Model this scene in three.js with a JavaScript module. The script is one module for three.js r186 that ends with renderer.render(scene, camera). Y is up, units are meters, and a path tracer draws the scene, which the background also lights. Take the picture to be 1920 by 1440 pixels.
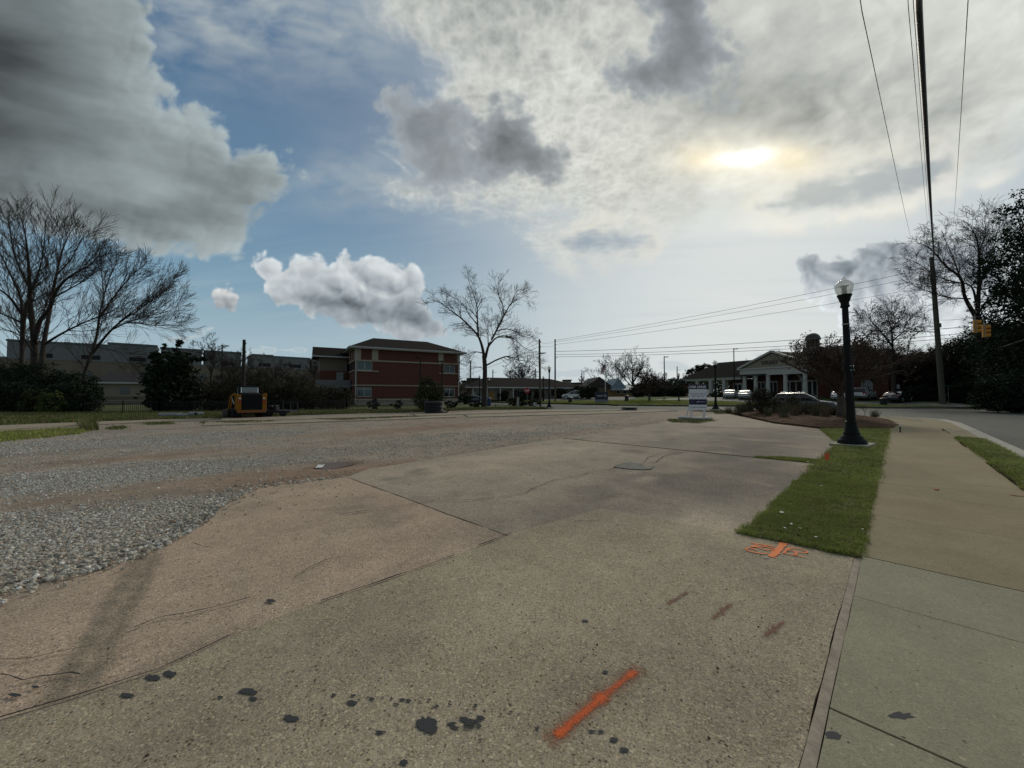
import * as THREE from 'three';
import { mergeGeometries, mergeVertices } from 'three/addons/utils/BufferGeometryUtils.js';
import { RoundedBoxGeometry } from 'three/addons/geometries/RoundedBoxGeometry.js';
import { TextGeometry } from 'three/addons/geometries/TextGeometry.js';
import { FontLoader } from 'three/addons/loaders/FontLoader.js';

// ---------------------------------------------------------------- camera, sky, sun, exposure
const FPX = 721, EYE = 1.5, PITCH = Math.atan(20 / FPX);            // 13 mm phone lens: focal length in photo pixels
const scene = new THREE.Scene();
const camera = new THREE.PerspectiveCamera(2 * Math.atan(720 / FPX) * 180 / Math.PI, 4 / 3, 0.05, 3000);
camera.position.set(0, EYE, 0);
camera.rotation.set(PITCH, 0, 0);
const renderer = new THREE.WebGLRenderer({ antialias: true });
renderer.toneMapping = THREE.LinearToneMapping;
renderer.toneMappingExposure = 1.0;
renderer.shadowMap.enabled = true;

const SUN = new THREE.Vector3(...rayOf(1400, 288));
const sun = new THREE.DirectionalLight(new THREE.Color(1, 0.93, 0.8), 1.25);
sun.name = 'sun';
sun.position.copy(SUN).multiplyScalar(150);
sun.castShadow = true;
sun.shadow.radius = 26;
sun.shadow.mapSize.set(4096, 4096);
Object.assign(sun.shadow.camera, { left: -90, right: 90, top: 90, bottom: -90, near: 1, far: 400 });
scene.add(sun, sun.target);
scene.background = makeSky(4096, 2048);
scene.environment = scene.background;

// ---------------------------------------------------------------- photo pixels to directions and places
function rayOf(px, py) {
  const a = (px - 960) / FPX, b = (720 - py) / FPX, c = Math.cos(PITCH), s = Math.sin(PITCH), l = Math.hypot(a, b, 1);
  return [a / l, (b * c + s) / l, (b * s - c) / l];
}
function G(px, py, y = 0) { const r = rayOf(px, py), t = (y - EYE) / r[1]; return [r[0] * t, r[2] * t]; }   // on level ground
function V(px, py, depth) { const r = rayOf(px, py), t = depth / -r[2]; return new THREE.Vector3(r[0] * t, EYE + r[1] * t, -depth); }
function HY(py, depth) { return V(960, py, depth).y; }              // height of a picture row at a depth
function PX(px, depth) { return (px - 960) / FPX * depth; }

// ---------------------------------------------------------------- random numbers and noise
function rng(seed) { let a = seed | 0; return () => { a = (a + 0x6d2b79f5) | 0; let t = Math.imul(a ^ (a >>> 15), 1 | a); t = (t + Math.imul(t ^ (t >>> 7), 61 | t)) ^ t; return ((t ^ (t >>> 14)) >>> 0) / 4294967296; }; }
var PERM;
function perm() { if (!PERM) { const r = rng(77); PERM = new Uint8Array(512); const p = [...Array(256).keys()]; for (let i = 255; i > 0; i--) { const j = (r() * (i + 1)) | 0; [p[i], p[j]] = [p[j], p[i]]; } for (let i = 0; i < 512; i++) PERM[i] = p[i & 255]; } return PERM; }
function n3(x, y, z) {                                              // gradient noise, about -1..1
  const p = PERM || perm(), X = Math.floor(x), Y = Math.floor(y), Z = Math.floor(z);
  x -= X; y -= Y; z -= Z;
  const u = x * x * x * (x * (x * 6 - 15) + 10), v = y * y * y * (y * (y * 6 - 15) + 10), w = z * z * z * (z * (z * 6 - 15) + 10);
  const a = X & 255, b = Y & 255, c = Z & 255, A = p[a] + b, AA = p[A & 255] + c, AB = p[(A + 1) & 255] + c, B = p[(a + 1) & 255] + b, BA = p[B & 255] + c, BB = p[(B + 1) & 255] + c;
  const g = (h, x, y, z) => { h &= 15; const u = h < 8 ? x : y, v = h < 4 ? y : h === 12 || h === 14 ? x : z; return (h & 1 ? -u : u) + (h & 2 ? -v : v); };
  const l = (t, a, b) => a + t * (b - a);
  return l(w, l(v, l(u, g(p[AA & 511], x, y, z), g(p[BA & 511], x - 1, y, z)), l(u, g(p[AB & 511], x, y - 1, z), g(p[BB & 511], x - 1, y - 1, z))),
    l(v, l(u, g(p[(AA + 1) & 511], x, y, z - 1), g(p[(BA + 1) & 511], x - 1, y, z - 1)), l(u, g(p[(AB + 1) & 511], x, y - 1, z - 1), g(p[(BB + 1) & 511], x - 1, y - 1, z - 1))));
}
function fbm(x, y, z = 0, o = 4) { let s = 0, a = 0.5, f = 1; for (let i = 0; i < o; i++) { s += a * n3(x * f + i * 17.3, y * f - i * 9.1, z * f); a *= 0.5; f *= 2.03; } return s; }
function bil(x, y, z = 0, o = 4) { let s = 0, a = 0.5, f = 1; for (let i = 0; i < o; i++) { s += a * Math.abs(n3(x * f + i * 13.7, y * f - i * 5.3, z)); a *= 0.5; f *= 2.1; } return s; }
function ss(a, b, x) { const t = Math.min(1, Math.max(0, (x - a) / (b - a))); return t * t * (3 - 2 * t); }
function mix(a, b, t) { return a + (b - a) * t; }
function clamp(x, a = 0, b = 1) { return Math.min(b, Math.max(a, x)); }
function polyDist(x, y, p) {                                        // signed distance, positive inside
  let d = 1e18, inside = false;
  for (let i = 0, j = p.length - 1; i < p.length; j = i++) {
    const [ax, ay] = p[j], [bx, by] = p[i], ex = bx - ax, ey = by - ay, t = clamp(((x - ax) * ex + (y - ay) * ey) / (ex * ex + ey * ey || 1)), qx = ax + ex * t - x, qy = ay + ey * t - y;
    d = Math.min(d, qx * qx + qy * qy);
    if ((ay > y) !== (by > y) && x < ax + (y - ay) / (by - ay) * ex) inside = !inside;
  }
  return (inside ? 1 : -1) * Math.sqrt(d);
}

// ---------------------------------------------------------------- sky: clear air, a high broken sheet, and cumulus, placed by direction
function makeSky(W, H) {
  const data = new Float32Array(W * H * 4), c = Math.cos(PITCH), s = Math.sin(PITCH);
  const stops = [[0, 0.42, 0.52, 0.57], [6, 0.33, 0.46, 0.53], [13, 0.19, 0.33, 0.44], [22, 0.098, 0.215, 0.35], [35, 0.055, 0.138, 0.262], [60, 0.075, 0.165, 0.31], [90, 0.07, 0.15, 0.29]];
  const SHEET = [[690, -900], [640, -60], [715, 30], [800, 120], [742, 190], [765, 330], [735, 372], [900, 392], [1060, 425], [1000, 455], [1060, 500], [1120, 500], [1215, 442], [1330, 405], [1400, 425], [1600, 418], [1790, 365], [1890, 318], [1930, 282], [2300, 180], [3000, 60], [3000, -900]];
  const BIG = [[-3000, -900], [235, -900], [262, -40], [285, 80], [318, 180], [395, 205], [432, 240], [440, 275], [500, 278], [535, 305], [548, 350], [505, 385], [470, 402], [452, 428], [458, 452], [440, 480], [395, 472], [330, 474], [240, 482], [160, 452], [60, 420], [-200, 395], [-900, 360], [-3000, 300]];
  const CUM = [[478, 500], [500, 492], [530, 500], [560, 488], [592, 480], [615, 490], [645, 474], [668, 488], [700, 486], [745, 496], [775, 505], [790, 528], [783, 552], [790, 580], [800, 588], [828, 600], [845, 628], [770, 632], [700, 612], [640, 606], [590, 592], [545, 574], [515, 556], [498, 530]];
  const PUFF = [[404, 552], [420, 540], [436, 545], [445, 560], [432, 578], [408, 576]];
  const GREY1 = [[735, 195], [770, 180], [850, 200], [885, 255], [900, 290], [930, 330], [880, 352], [820, 350], [775, 325], [745, 270]];
  const GREY2 = [[900, 235], [935, 212], [985, 225], [1008, 262], [1040, 300], [1015, 325], [960, 335], [915, 340], [890, 300]];
  const GREY3 = [[1200, -120], [1290, -90], [1330, 0], [1345, 60], [1362, 110], [1345, 190], [1328, 205], [1290, 165], [1215, 160], [1170, 150], [1185, 118], [1225, 110], [1240, 40], [1215, -10]];
  const LENS1 = [[1060, 460], [1100, 440], [1160, 435], [1200, 440], [1185, 458], [1130, 476], [1080, 480]];
  const LENS2 = [[1420, 392], [1470, 352], [1550, 318], [1650, 296], [1770, 300], [1750, 340], [1700, 366], [1640, 388], [1560, 408], [1480, 412]];
  const LOW = [[1492, 530], [1496, 492], [1520, 480], [1556, 486], [1585, 474], [1620, 468], [1680, 466], [1780, 450], [1880, 480], [1880, 600], [1780, 630], [1690, 625], [1600, 622], [1570, 596], [1540, 562], [1505, 560]];
  const box = (p, m) => [Math.min(...p.map((q) => q[0])) - m, Math.max(...p.map((q) => q[0])) + m, Math.min(...p.map((q) => q[1])) - m, Math.max(...p.map((q) => q[1])) + m];
  const polys = { SHEET, BIG, CUM, PUFF, GREY1, GREY2, GREY3, LENS1, LENS2, LOW }, boxes = {};
  for (const k in polys) boxes[k] = box(polys[k], 120);
  const out = [0, 0, 0];
  const over = (r, g, b, a) => { if (a > 0) { out[0] += (r - out[0]) * a; out[1] += (g - out[1]) * a; out[2] += (b - out[2]) * a; } };
  const within = (k, u, v) => { const b = boxes[k]; return u > b[0] && u < b[1] && v > b[2] && v < b[3]; };
  for (let j = H / 2; j < H; j++) {
    const el = ((j + 0.5) / H - 0.5) * Math.PI, y = Math.sin(el), ce = Math.cos(el), deg = el * 180 / Math.PI;
    let k = 0; while (deg > stops[k + 1][0]) k++;
    const t = (deg - stops[k][0]) / (stops[k + 1][0] - stops[k][0]);
    for (let i = 0; i < W; i++) {
      const ph = ((i + 0.5) / W - 0.5) * 2 * Math.PI, x = Math.cos(ph) * ce, z = Math.sin(ph) * ce;
      for (let q = 0; q < 3; q++) out[q] = mix(stops[k][q + 1], stops[k + 1][q + 1], t);
      const sd = x * SUN.x + y * SUN.y + z * SUN.z, ang = Math.acos(clamp(sd, -1, 1)) * 180 / Math.PI;
      const daz = Math.acos(clamp((x * SUN.x + z * SUN.z) / (Math.hypot(x, z) * Math.hypot(SUN.x, SUN.z) + 1e-9), -1, 1)) * 180 / Math.PI, wht = Math.min(0.95, 0.88 * Math.exp(-((ang / 34) ** 2)) + 0.3 * Math.exp(-((daz / 38) ** 2)) * ss(24, 5, deg) + 0.02);
      over(0.75, 0.775, 0.755, wht * (1 - 0.35 * ss(25, 60, deg)));
      // direction as seen by someone looking along the lot
      const cy = y * c + z * s, cz = -(z * c - y * s);
      let u = 9e9, v = 9e9, o = 1;
      if (cz > 0.25) { u = 960 + FPX * x / cz; v = 720 - FPX * cy / cz; o = ss(1.25, 2.3, Math.max(Math.abs(u - 960) / 960, (720 - v) / 720)); }
      // flat-layer coordinates of a high cloud deck
      const hx = x / (y + 0.12), hz = z / (y + 0.12);
      const streak = fbm(hx * 0.9 + hz * 0.4, hz * 3.2 - hx * 0.5, 3.1, 4);
      { const st2 = fbm(hx * 0.5 + 0.3 * hz, hz * 5.5 - hx * 1.2, 7.7, 4); over(0.6, 0.66, 0.66, clamp(0.1 + 0.8 * streak + 0.9 * st2) * ss(2, 12, deg) * mix(0.2, 0.6, wht)); over(0.5, 0.57, 0.61, clamp(-0.1 - 1.5 * st2) * ss(2, 10, deg) * 0.55 * wht); }
      if (o < 1) {
        const keep = 1 - o;
        const w1 = fbm(u / 210, v / 210, 1.7, 5), w2 = fbm(u / 60, v / 60, 4.2, 4);
        // fibrous ice cloud round the rim of the clear gap
        if (v < 420 && u > 150 && u < 1000) {
          const fib = fbm(u / 90 + v / 240 + 1.2 * w1, v / 44 - u / 210, 9.3, 5), near = Math.exp(-(((v - 20) / 120) ** 2)) * ss(240, 330, u) * ss(900, 700, u) + 0.8 * Math.exp(-(((v - 335) / 60) ** 2)) * ss(520, 640, u);
          over(0.4, 0.45, 0.47, clamp(0.5 * near + 1.5 * fib * near) * 0.85 * keep);
        }
        if (v < 560 && u > 560) {
          const cell = bil(hx * 11 + 1.2 * w2, hz * 11, 1.5, 4), d = polyDist(u, v, SHEET) + 85 * w1 + 42 * w2 + 110 * (0.24 - cell) * ss(1300, 900, u);
          const a = ss(-30, 60, d) * keep;
          if (a > 0) {
            const fine = fbm(hx * 13 + 0.6 * w1, hz * 13, 0.5, 6), grain = bil(hx * 30, hz * 30, 3.5, 3), big = fbm(hx * 1.5, hz * 1.5, 8.3, 3), rib = fbm(hx * 9 + hz * 7 + 2.4 * w1, hz * 3.2 - hx * 2.6, 2.2, 4);
            let l = 0.555 + 0.07 * ss(1200, 1800, u) + 0.12 * big + 0.19 * fine - 0.36 * (grain - 0.22) * ss(1500, 1000, u) + 0.22 * rib * ss(1250, 1600, u) - 0.22 * (cell - 0.24) * ss(1450, 1000, u);
            l -= 0.16 * Math.exp(-(((u - 1540) / 260) ** 2) - ((v - 190) / 85) ** 2) + 0.12 * Math.exp(-(((u - 960) / 260) ** 2) - ((v + 40) / 80) ** 2) + 0.13 * Math.exp(-(((u - 1390) / 120) ** 2) - ((v - 200) / 55) ** 2) + 0.14 * Math.exp(-(((u - 1300) / 90) ** 2) - ((v - 375) / 40) ** 2);
            l += 0.08 * Math.exp(-(((u - 1080) / 170) ** 2) - ((v - 230) / 130) ** 2) + 0.07 * ss(110, 0, d);
            l = clamp(l, 0.27, 0.84);
            const sh = clamp((0.58 - l) * 2.6);
            over(l * mix(0.99, 0.92, sh), l * mix(1.015, 1.0, sh), l * mix(0.95, 0.995, sh), a * (0.45 + 0.55 * ss(-20, 120, d)));
          }
        }
        const lens = (P, k, kk) => {
          if (!within(k, u, v)) return;
          const d = polyDist(u, v, P) + 46 * w1 + 34 * w2 + 40 * (bil(u / 60 + v / 90, v / 26, 3.5, 3) - 0.24);
          over(0.72, 0.71, 0.65, 0.75 * ss(-58, -6, d) * (1 - ss(-6, 16, d)) * clamp(0.75 + 1.6 * w2) * keep);
          over(...kk, ss(-16, 26, d) * 0.85 * keep);
        };
        lens(LENS1, 'LENS1', [0.3, 0.37, 0.44]); lens(LENS2, 'LENS2', [0.36, 0.405, 0.43]);
        if (u > 1330 && u < 1960 && v > 260 && v < 500) { const t = (u - 1400) / 490, v0 = 428 - 12 * t - 95 * t * t * ss(0, 0.6, t) + 26 * w1 + 14 * w2; over(0.84, 0.825, 0.755, 0.72 * Math.exp(-(((v - v0) / (v > v0 ? 10 : 20)) ** 2)) * ss(1340, 1440, u) * ss(1950, 1850, u) * clamp(0.75 + 1.2 * w2) * keep); }
        // ragged scud: soft grey body, frayed border
        const scud = (P, k, l0, l1, sc, seed) => {
          if (!within(k, u, v)) return;
          const f = fbm(u / sc, v / sc, seed, 6), d = polyDist(u, v, P) + 12 + 72 * f + 60 * (bil(u / 40, v / 40, seed, 3) - 0.22) + 20 * w2;
          const a = ss(-18, 16, d) * keep; if (a <= 0) return;
          const l = clamp(mix(l1, l0, ss(0, 55, d)) - 0.12 * (fbm((u + 16) / sc, (v + 4) / sc, seed, 4) - f) + 0.07 * w2 + 0.05 * w1, 0.12, 0.6);
          over(l * 0.9, l, l * 1.08, a * 0.94);
        };
        scud(GREY1, 'GREY1', 0.27, 0.38, 85, 6.1); scud(GREY2, 'GREY2', 0.18, 0.33, 80, 7.7); scud(GREY3, 'GREY3', 0.21, 0.35, 90, 11.2);
        // heaped clouds: round bulges, creased between, lit from the sun's side
        const heap = (P, k, amp, sc, lo, hi, sun, rim, relief, tint) => {
          if (!within(k, u, v)) return;
          const h = bil(u / sc + 0.35 * w2, v / sc, 6.1, 4), d = polyDist(u, v, P) + 5 + amp * (h - 0.22) * 2.4 + 14 * w2;
          const a = ss(-3.5, 5.5, d) * keep; if (a <= 0) return;
          const b = boxes[k], rel = bil((u + sun[0]) / sc + 0.35 * w2, (v + sun[1]) / sc, 6.1, 3) - bil(u / sc + 0.35 * w2, v / sc, 6.1, 3), down = (v - b[2] - 120) / (b[3] - b[2] - 240);
          const l = clamp(mix(hi, lo, ss(0.05, 0.8, down + 0.35 * w1)) + rim * Math.exp(-((Math.max(0, d) / 11) ** 1.5)) - relief * rel + 0.05 * w1, 0.12, 0.86);
          const sh = clamp((0.62 - l) * 2.6); over(l * tint[0] * (1 - 0.08 * sh), l * tint[1], l * tint[2] * (1 + 0.09 * sh), a);
        };
        if (within('BIG', u, v) || u < 300) {
          const h = bil(u / 78 + 0.3 * w2, v / 62, 2.4, 4), d = polyDist(u, v, BIG) + 34 * w1 + 100 * (h - 0.22) * ss(-100, 300, u);
          const a = ss(-12, 16, d) * keep;
          if (a > 0) {
            const rel = bil((u + 12) / 78 + 0.3 * w2, (v - 4) / 62, 2.4, 3) - bil(u / 78 + 0.3 * w2, v / 62, 2.4, 3), soft = fbm(u / 260 + 0.2 * w1, (v - 0.22 * u) / 85, 5.5, 4);
            const deep = ss(10, 330, d), left = ss(330, -20, u);
            let l = mix(0.345, 0.2, deep) - 0.15 * left * ss(-60, 140, v) + 0.24 * soft * (1 - 0.5 * left) - 0.35 * rel * Math.exp(-Math.max(0, d) / 75) + 0.09 * Math.exp(-((Math.max(0, d) / 14) ** 1.5)) + 0.03 * w1;
            l -= 0.05 * Math.exp(-(((u - 420) / 120) ** 2) - ((v - 330) / 26) ** 2) + 0.05 * Math.exp(-(((u - 300) / 190) ** 2) - ((v - 400 - 0.12 * (u - 300)) / 22) ** 2);
            l = clamp(l, 0.065, 0.52);
            over(l * 0.87, l * 1.02, l * 1.05, a);
          }
        }
        heap(CUM, 'CUM', 30, 84, 0.3, 0.6, [10, -11], 0.14, 0.85, [0.935, 1, 1.03]);
        heap(PUFF, 'PUFF', 12, 30, 0.36, 0.62, [6, -6], 0.05, 0.4, [0.98, 1, 1]);
        heap(LOW, 'LOW', 40, 84, 0.66, 0.3, [-12, 4], 0.2, 1.0, [0.93, 1, 1.04]);
        // far low clouds on the horizon
        if (v > 590 && v < 745) {
          const q = fbm(u / 110, v / 34, 7.7, 4) - 0.13 - Math.abs(v - 690) / 300;
          over(0.47, 0.54, 0.58, 0.55 * ss(0.0, 0.12, q) * keep);
          over(0.66, 0.68, 0.66, 0.4 * ss(-0.02, 0.02, q) * (1 - ss(0.02, 0.06, q)) * keep);
        }
        // the sun behind the sheet: warm broad glow and a burnt-out slot in the cloud
        const vv = v + 22 * w1 + 16 * w2, uu = u + 30 * w2, rg = Math.hypot((uu - 1400) / 3.6, vv - 291 + (u - 1400) * 0.08), gl = Math.exp(-(((u - 1400) / 260) ** 2) - ((v - 310) / 120) ** 2), g2 = Math.exp(-(((u - 1405) / 105) ** 2) - ((vv - 294) / 36) ** 2), g3 = 1 / (1 + (rg / 6.5) ** 3.2), warm = Math.exp(-(((Math.abs(u - 1402) - 85) / 45) ** 2) - ((vv - 296) / 26) ** 2);
        out[0] += keep * (0.17 * gl + 0.22 * g2 + 3.6 * g3 + 0.15 * warm); out[1] += keep * (0.15 * gl + 0.19 * g2 + 3.6 * g3 + 0.07 * warm); out[2] += keep * (0.1 * gl + 0.12 * g2 + 3.6 * g3 - 0.04 * warm);
      }
      if (o > 0) {                                                  // the same broken sky goes on round and above
        const f = fbm(hx * 0.8, hz * 0.8, 12.5, 5);
        const a = ss(-0.3, 0.1, f) * o * ss(1, 14, deg), l = clamp(0.2 - 0.3 * f + 0.25 * wht, 0.1, 0.6);
        over(l * 0.95, l * 1.01, l, a * 0.93);
      }
      const at = (j * W + i) * 4;
      data[at] = out[0]; data[at + 1] = out[1]; data[at + 2] = out[2]; data[at + 3] = 1;
    }
  }
  for (let j = 0; j < H / 2; j++) for (let i = 0; i < W; i++) { const at = (j * W + i) * 4; data[at] = 0.1; data[at + 1] = 0.1; data[at + 2] = 0.09; data[at + 3] = 1; }
  const tex = new THREE.DataTexture(data, W, H, THREE.RGBAFormat, THREE.FloatType);
  tex.mapping = THREE.EquirectangularReflectionMapping; tex.magFilter = tex.minFilter = THREE.LinearFilter; tex.colorSpace = THREE.LinearSRGBColorSpace; tex.needsUpdate = true;
  return tex;
}

// ---------------------------------------------------------------- helpers for naming and building
const taken = new Map();
function numbered(name) { const n = taken.get(name) || 0; taken.set(name, n + 1); return n ? name + '_' + String(n).padStart(3, '0') : name; }
function tag(o, label, category, group, kind) { o.userData.label = label; if (category) o.userData.category = category; if (group) o.userData.group = group; if (kind) o.userData.kind = kind; return o; }
function thing(name, label, category, pos = [0, 0, 0], turn = 0, group) {
  const o = new THREE.Group(); o.name = numbered(name); scene.add(o);
  o.position.set(...pos); o.rotation.y = turn;
  return tag(o, label, category, group);
}
function part(parent, name, geo, mat, kind) { const m = new THREE.Mesh(geo, mat); m.name = name; parent.add(m); if (kind) m.userData.kind = kind; return m; }
function solo(name, geo, mat, label, category, group) { const m = new THREE.Mesh(geo, mat); m.name = numbered(name); scene.add(m); return tag(m, label, category, group); }
function setting(name, geo, mat, kind = 'structure') { const m = new THREE.Mesh(geo, mat); m.name = numbered(name); scene.add(m); m.userData.kind = kind; return m; }
function clone(o, label, pos, turn, scale) {
  const c = o.clone(); c.name = numbered(o.name.replace(/_\d{3}$/, '')); c.userData = { ...o.userData }; scene.add(c);
  if (label) c.userData.label = label;
  if (pos) c.position.set(...pos);
  if (turn !== undefined) c.rotation.y = turn;
  if (scale) c.scale.setScalar(scale);
  return c;
}
function lin(r, g, b) { return new THREE.Color().setRGB(r, g, b); }
function mat(r, g, b, rough = 0.9, more = {}) { return new THREE.MeshStandardMaterial({ color: lin(r, g, b), roughness: rough, metalness: 0, ...more }); }
class GB {                                                          // collects shapes, gives one geometry with uv in metres
  constructor() { this.list = []; }
  add(g, m) { g = g.index ? g.toNonIndexed() : g.clone(); if (m) g.applyMatrix4(m); for (const k of Object.keys(g.attributes)) if (!['position', 'normal', 'uv'].includes(k)) g.deleteAttribute(k); if (!g.attributes.uv) g.setAttribute('uv', new THREE.BufferAttribute(new Float32Array(g.attributes.position.count * 2), 2)); this.list.push(g); return this; }
  at(g, x, y, z, rx = 0, ry = 0, rz = 0) { return this.add(g, new THREE.Matrix4().compose(new THREE.Vector3(x, y, z), new THREE.Quaternion().setFromEuler(new THREE.Euler(rx, ry, rz)), new THREE.Vector3(1, 1, 1))); }
  box(w, h, d, x, y, z, rx = 0, ry = 0, rz = 0) { return this.at(new THREE.BoxGeometry(w, h, d), x, y, z, rx, ry, rz); }
  round(w, h, d, r, x, y, z, rx = 0, ry = 0, rz = 0) { return this.at(new RoundedBoxGeometry(w, h, d, 2, r), x, y, z, rx, ry, rz); }
  cyl(r0, r1, h, x, y, z, n = 12, rx = 0, ry = 0, rz = 0) { return this.at(new THREE.CylinderGeometry(r1, r0, h, n), x, y, z, rx, ry, rz); }   // r0 below, r1 above
  bar(a, b, r0, r1 = r0, n = 8) {
    const A = new THREE.Vector3(...a), B = new THREE.Vector3(...b), d = B.clone().sub(A), L = d.length();
    const q = new THREE.Quaternion().setFromUnitVectors(new THREE.Vector3(0, 1, 0), d.normalize());
    return this.add(new THREE.CylinderGeometry(r1, r0, L, n), new THREE.Matrix4().compose(A.add(B).multiplyScalar(0.5), q, new THREE.Vector3(1, 1, 1)));
  }
  lathe(pts, n = 20, x = 0, y = 0, z = 0) { return this.at(new THREE.LatheGeometry(pts.map((p) => new THREE.Vector2(p[0], p[1])), n), x, y, z); }
  get geo() { return metric(mergeGeometries(this.list)); }
}
function metric(g) {                                                // uv in metres, by the way each triangle faces
  const p = g.attributes.position, uv = g.attributes.uv, a = new THREE.Vector3(), b = new THREE.Vector3(), c = new THREE.Vector3(), n = new THREE.Vector3();
  for (let i = 0; i < p.count; i += 3) {
    a.fromBufferAttribute(p, i); b.fromBufferAttribute(p, i + 1); c.fromBufferAttribute(p, i + 2);
    n.copy(b).sub(a).cross(c.clone().sub(a));
    const x = Math.abs(n.x), y = Math.abs(n.y), z = Math.abs(n.z);
    for (let k = 0; k < 3; k++) { const q = k === 0 ? a : k === 1 ? b : c; if (y >= x && y >= z) uv.setXY(i + k, q.x, q.z); else if (x >= z) uv.setXY(i + k, q.z, q.y); else uv.setXY(i + k, q.x, q.y); }
  }
  return g;
}
function S(a, b) { return [(a + b) * Math.SQRT1_2, (b - a) * Math.SQRT1_2]; }          // street axes: a along the pavement, b across it towards the road
function AB(x, z) { return [(x - z) * Math.SQRT1_2, (x + z) * Math.SQRT1_2]; }

// ---------------------------------------------------------------- tiling textures (values are shares of the base colour)
function lattice(n, seed) {
  const r = rng(seed), g = new Float32Array(n * n).map(() => r());
  return (x, y) => { x *= n; y *= n; const i = Math.floor(x), j = Math.floor(y); let u = x - i, v = y - j; u = u * u * (3 - 2 * u); v = v * v * (3 - 2 * v); const I = ((i % n) + n) % n, J = ((j % n) + n) % n, I1 = (I + 1) % n, J1 = (J + 1) % n; return mix(mix(g[J * n + I], g[J * n + I1], u), mix(g[J1 * n + I], g[J1 * n + I1], u), v) - 0.5; };
}
function surfaceTexture(N, metres, { grain = 0.1, grains = [8, 32, 128, 512], dots = 0, dotR = [1, 3], dotTone = () => [1, 1, 1], dotHeight = 0.5, base = 0.62, chips = 0, seed = 1}) {
  const c = new Float32Array(N * N * 3), h = new Float32Array(N * N), L = grains.map((g, i) => lattice(g, seed * 31 + i)), r = rng(seed);
  for (let y = 0; y < N; y++) for (let x = 0; x < N; x++) {
    let v = 0; L.forEach((f, i) => { v += f(x / N, y / N) * [0.22, 0.3, 0.3, 1.3][i]; });
    const k = y * N + x; h[k] = 0.5 + v * 0.22; const t = base * (1 + grain * v * 2);
    c[k * 3] = t; c[k * 3 + 1] = t; c[k * 3 + 2] = t;
  }
  for (let d = 0; d < dots; d++) {
    const x = r() * N, y = r() * N, R = mix(dotR[0], dotR[1], r() ** 2.2), q = 0.6 + 0.5 * r(), th = r() * 3.14, tone = dotTone(r), ct = Math.cos(th), st = Math.sin(th), hh = dotHeight * (0.4 + 0.6 * r());
    for (let j = Math.floor(-R - 1); j <= R + 1; j++) for (let i = Math.floor(-R - 1); i <= R + 1; i++) {
      const u = (i * ct + j * st) / R, v = (j * ct - i * st) / (R * q), e = u * u + v * v; if (e > 1) continue;
      const k = ((Math.floor(y + j) + N) % N) * N + (Math.floor(x + i) + N) % N, a = 0.85 * ss(1, 0.5, e);
      for (let q2 = 0; q2 < 3; q2++) c[k * 3 + q2] = mix(c[k * 3 + q2], base * tone[q2], a);
      h[k] = mix(h[k], 0.5 + 0.5 * hh * Math.sqrt(1 - e), a);
    }
  }
  for (let d = 0; d < chips; d++) {                                   // pale and dark stone chips
    const x = r() * N, y = r() * N, R = 1.3 + 2.3 * r() ** 2, q = 0.5 + 0.5 * r(), th = r() * 3.14, t = r() < 0.75 ? 1.45 + 0.3 * r() : 0.35, ct = Math.cos(th), st = Math.sin(th);
    for (let j = -4; j <= 4; j++) for (let i = -4; i <= 4; i++) { const u = (i * ct + j * st) / R, v = (j * ct - i * st) / (R * q); if (u * u + v * v > 1) continue; const k = ((Math.floor(y + j) + N) % N) * N + (Math.floor(x + i) + N) % N; c[k * 3] = base * t; c[k * 3 + 1] = base * t * 0.97; c[k * 3 + 2] = base * t * 0.9; h[k] = 0.75; }
  }
  const cb = new Uint8Array(N * N * 4), hb = new Uint8Array(N * N * 4);
  for (let k = 0; k < N * N; k++) { for (let q = 0; q < 3; q++) cb[k * 4 + q] = clamp(c[k * 3 + q]) * 255; hb[k * 4] = hb[k * 4 + 1] = hb[k * 4 + 2] = clamp(h[k]) * 255; cb[k * 4 + 3] = hb[k * 4 + 3] = 255; }
  const mk = (b) => { const t = new THREE.DataTexture(b, N, N, THREE.RGBAFormat); t.wrapS = t.wrapT = THREE.RepeatWrapping; t.magFilter = THREE.LinearFilter; t.minFilter = THREE.LinearFilter; t.repeat.set(1 / metres, 1 / metres); t.needsUpdate = true; return t; };
  return { map: mk(cb), bumpMap: mk(hb) };
}
const pebbleTone = (r) => { const k = r(); if (k < 0.4) { const l = 1.2 + 0.5 * r(); return [l, l * 0.97, l * 0.88]; } if (k < 0.66) { const l = 0.4 + 0.25 * r(); return [l, l * 0.96, l * 0.9]; } const l = 0.8 + 0.3 * r(); return [l * 1.07, l * 0.97, l * 0.82]; };
const TEX = {
  aggregate: surfaceTexture(1024, 2.3, { grain: 0.3, dots: 34000, dotR: [0.9, 3.6], dotTone: pebbleTone, chips: 5200, seed: 3 }),
  broom: surfaceTexture(1024, 2.1, { grain: 0.16, grains: [6, 24, 100, 420], dots: 2600, dotR: [0.7, 2], dotTone: pebbleTone, chips: 500, seed: 5 }),
  asphalt: surfaceTexture(512, 1.7, { grain: 0.22, dots: 6000, dotR: [0.7, 2.2], dotTone: pebbleTone, seed: 7 }),
  dirt: surfaceTexture(1024, 2.9, { grain: 0.3, dots: 9000, dotR: [0.8, 4.5], dotTone: (r) => { const l = 0.75 + 0.7 * r(); return [l, l, l * 0.98]; }, seed: 9 }),
  bark: surfaceTexture(256, 0.8, { grain: 0.5, grains: [6, 20, 60], seed: 11 }),
  plaster: surfaceTexture(512, 6.3, { grain: 0.1, grains: [4, 16, 64, 256], seed: 13 }),
};
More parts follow.
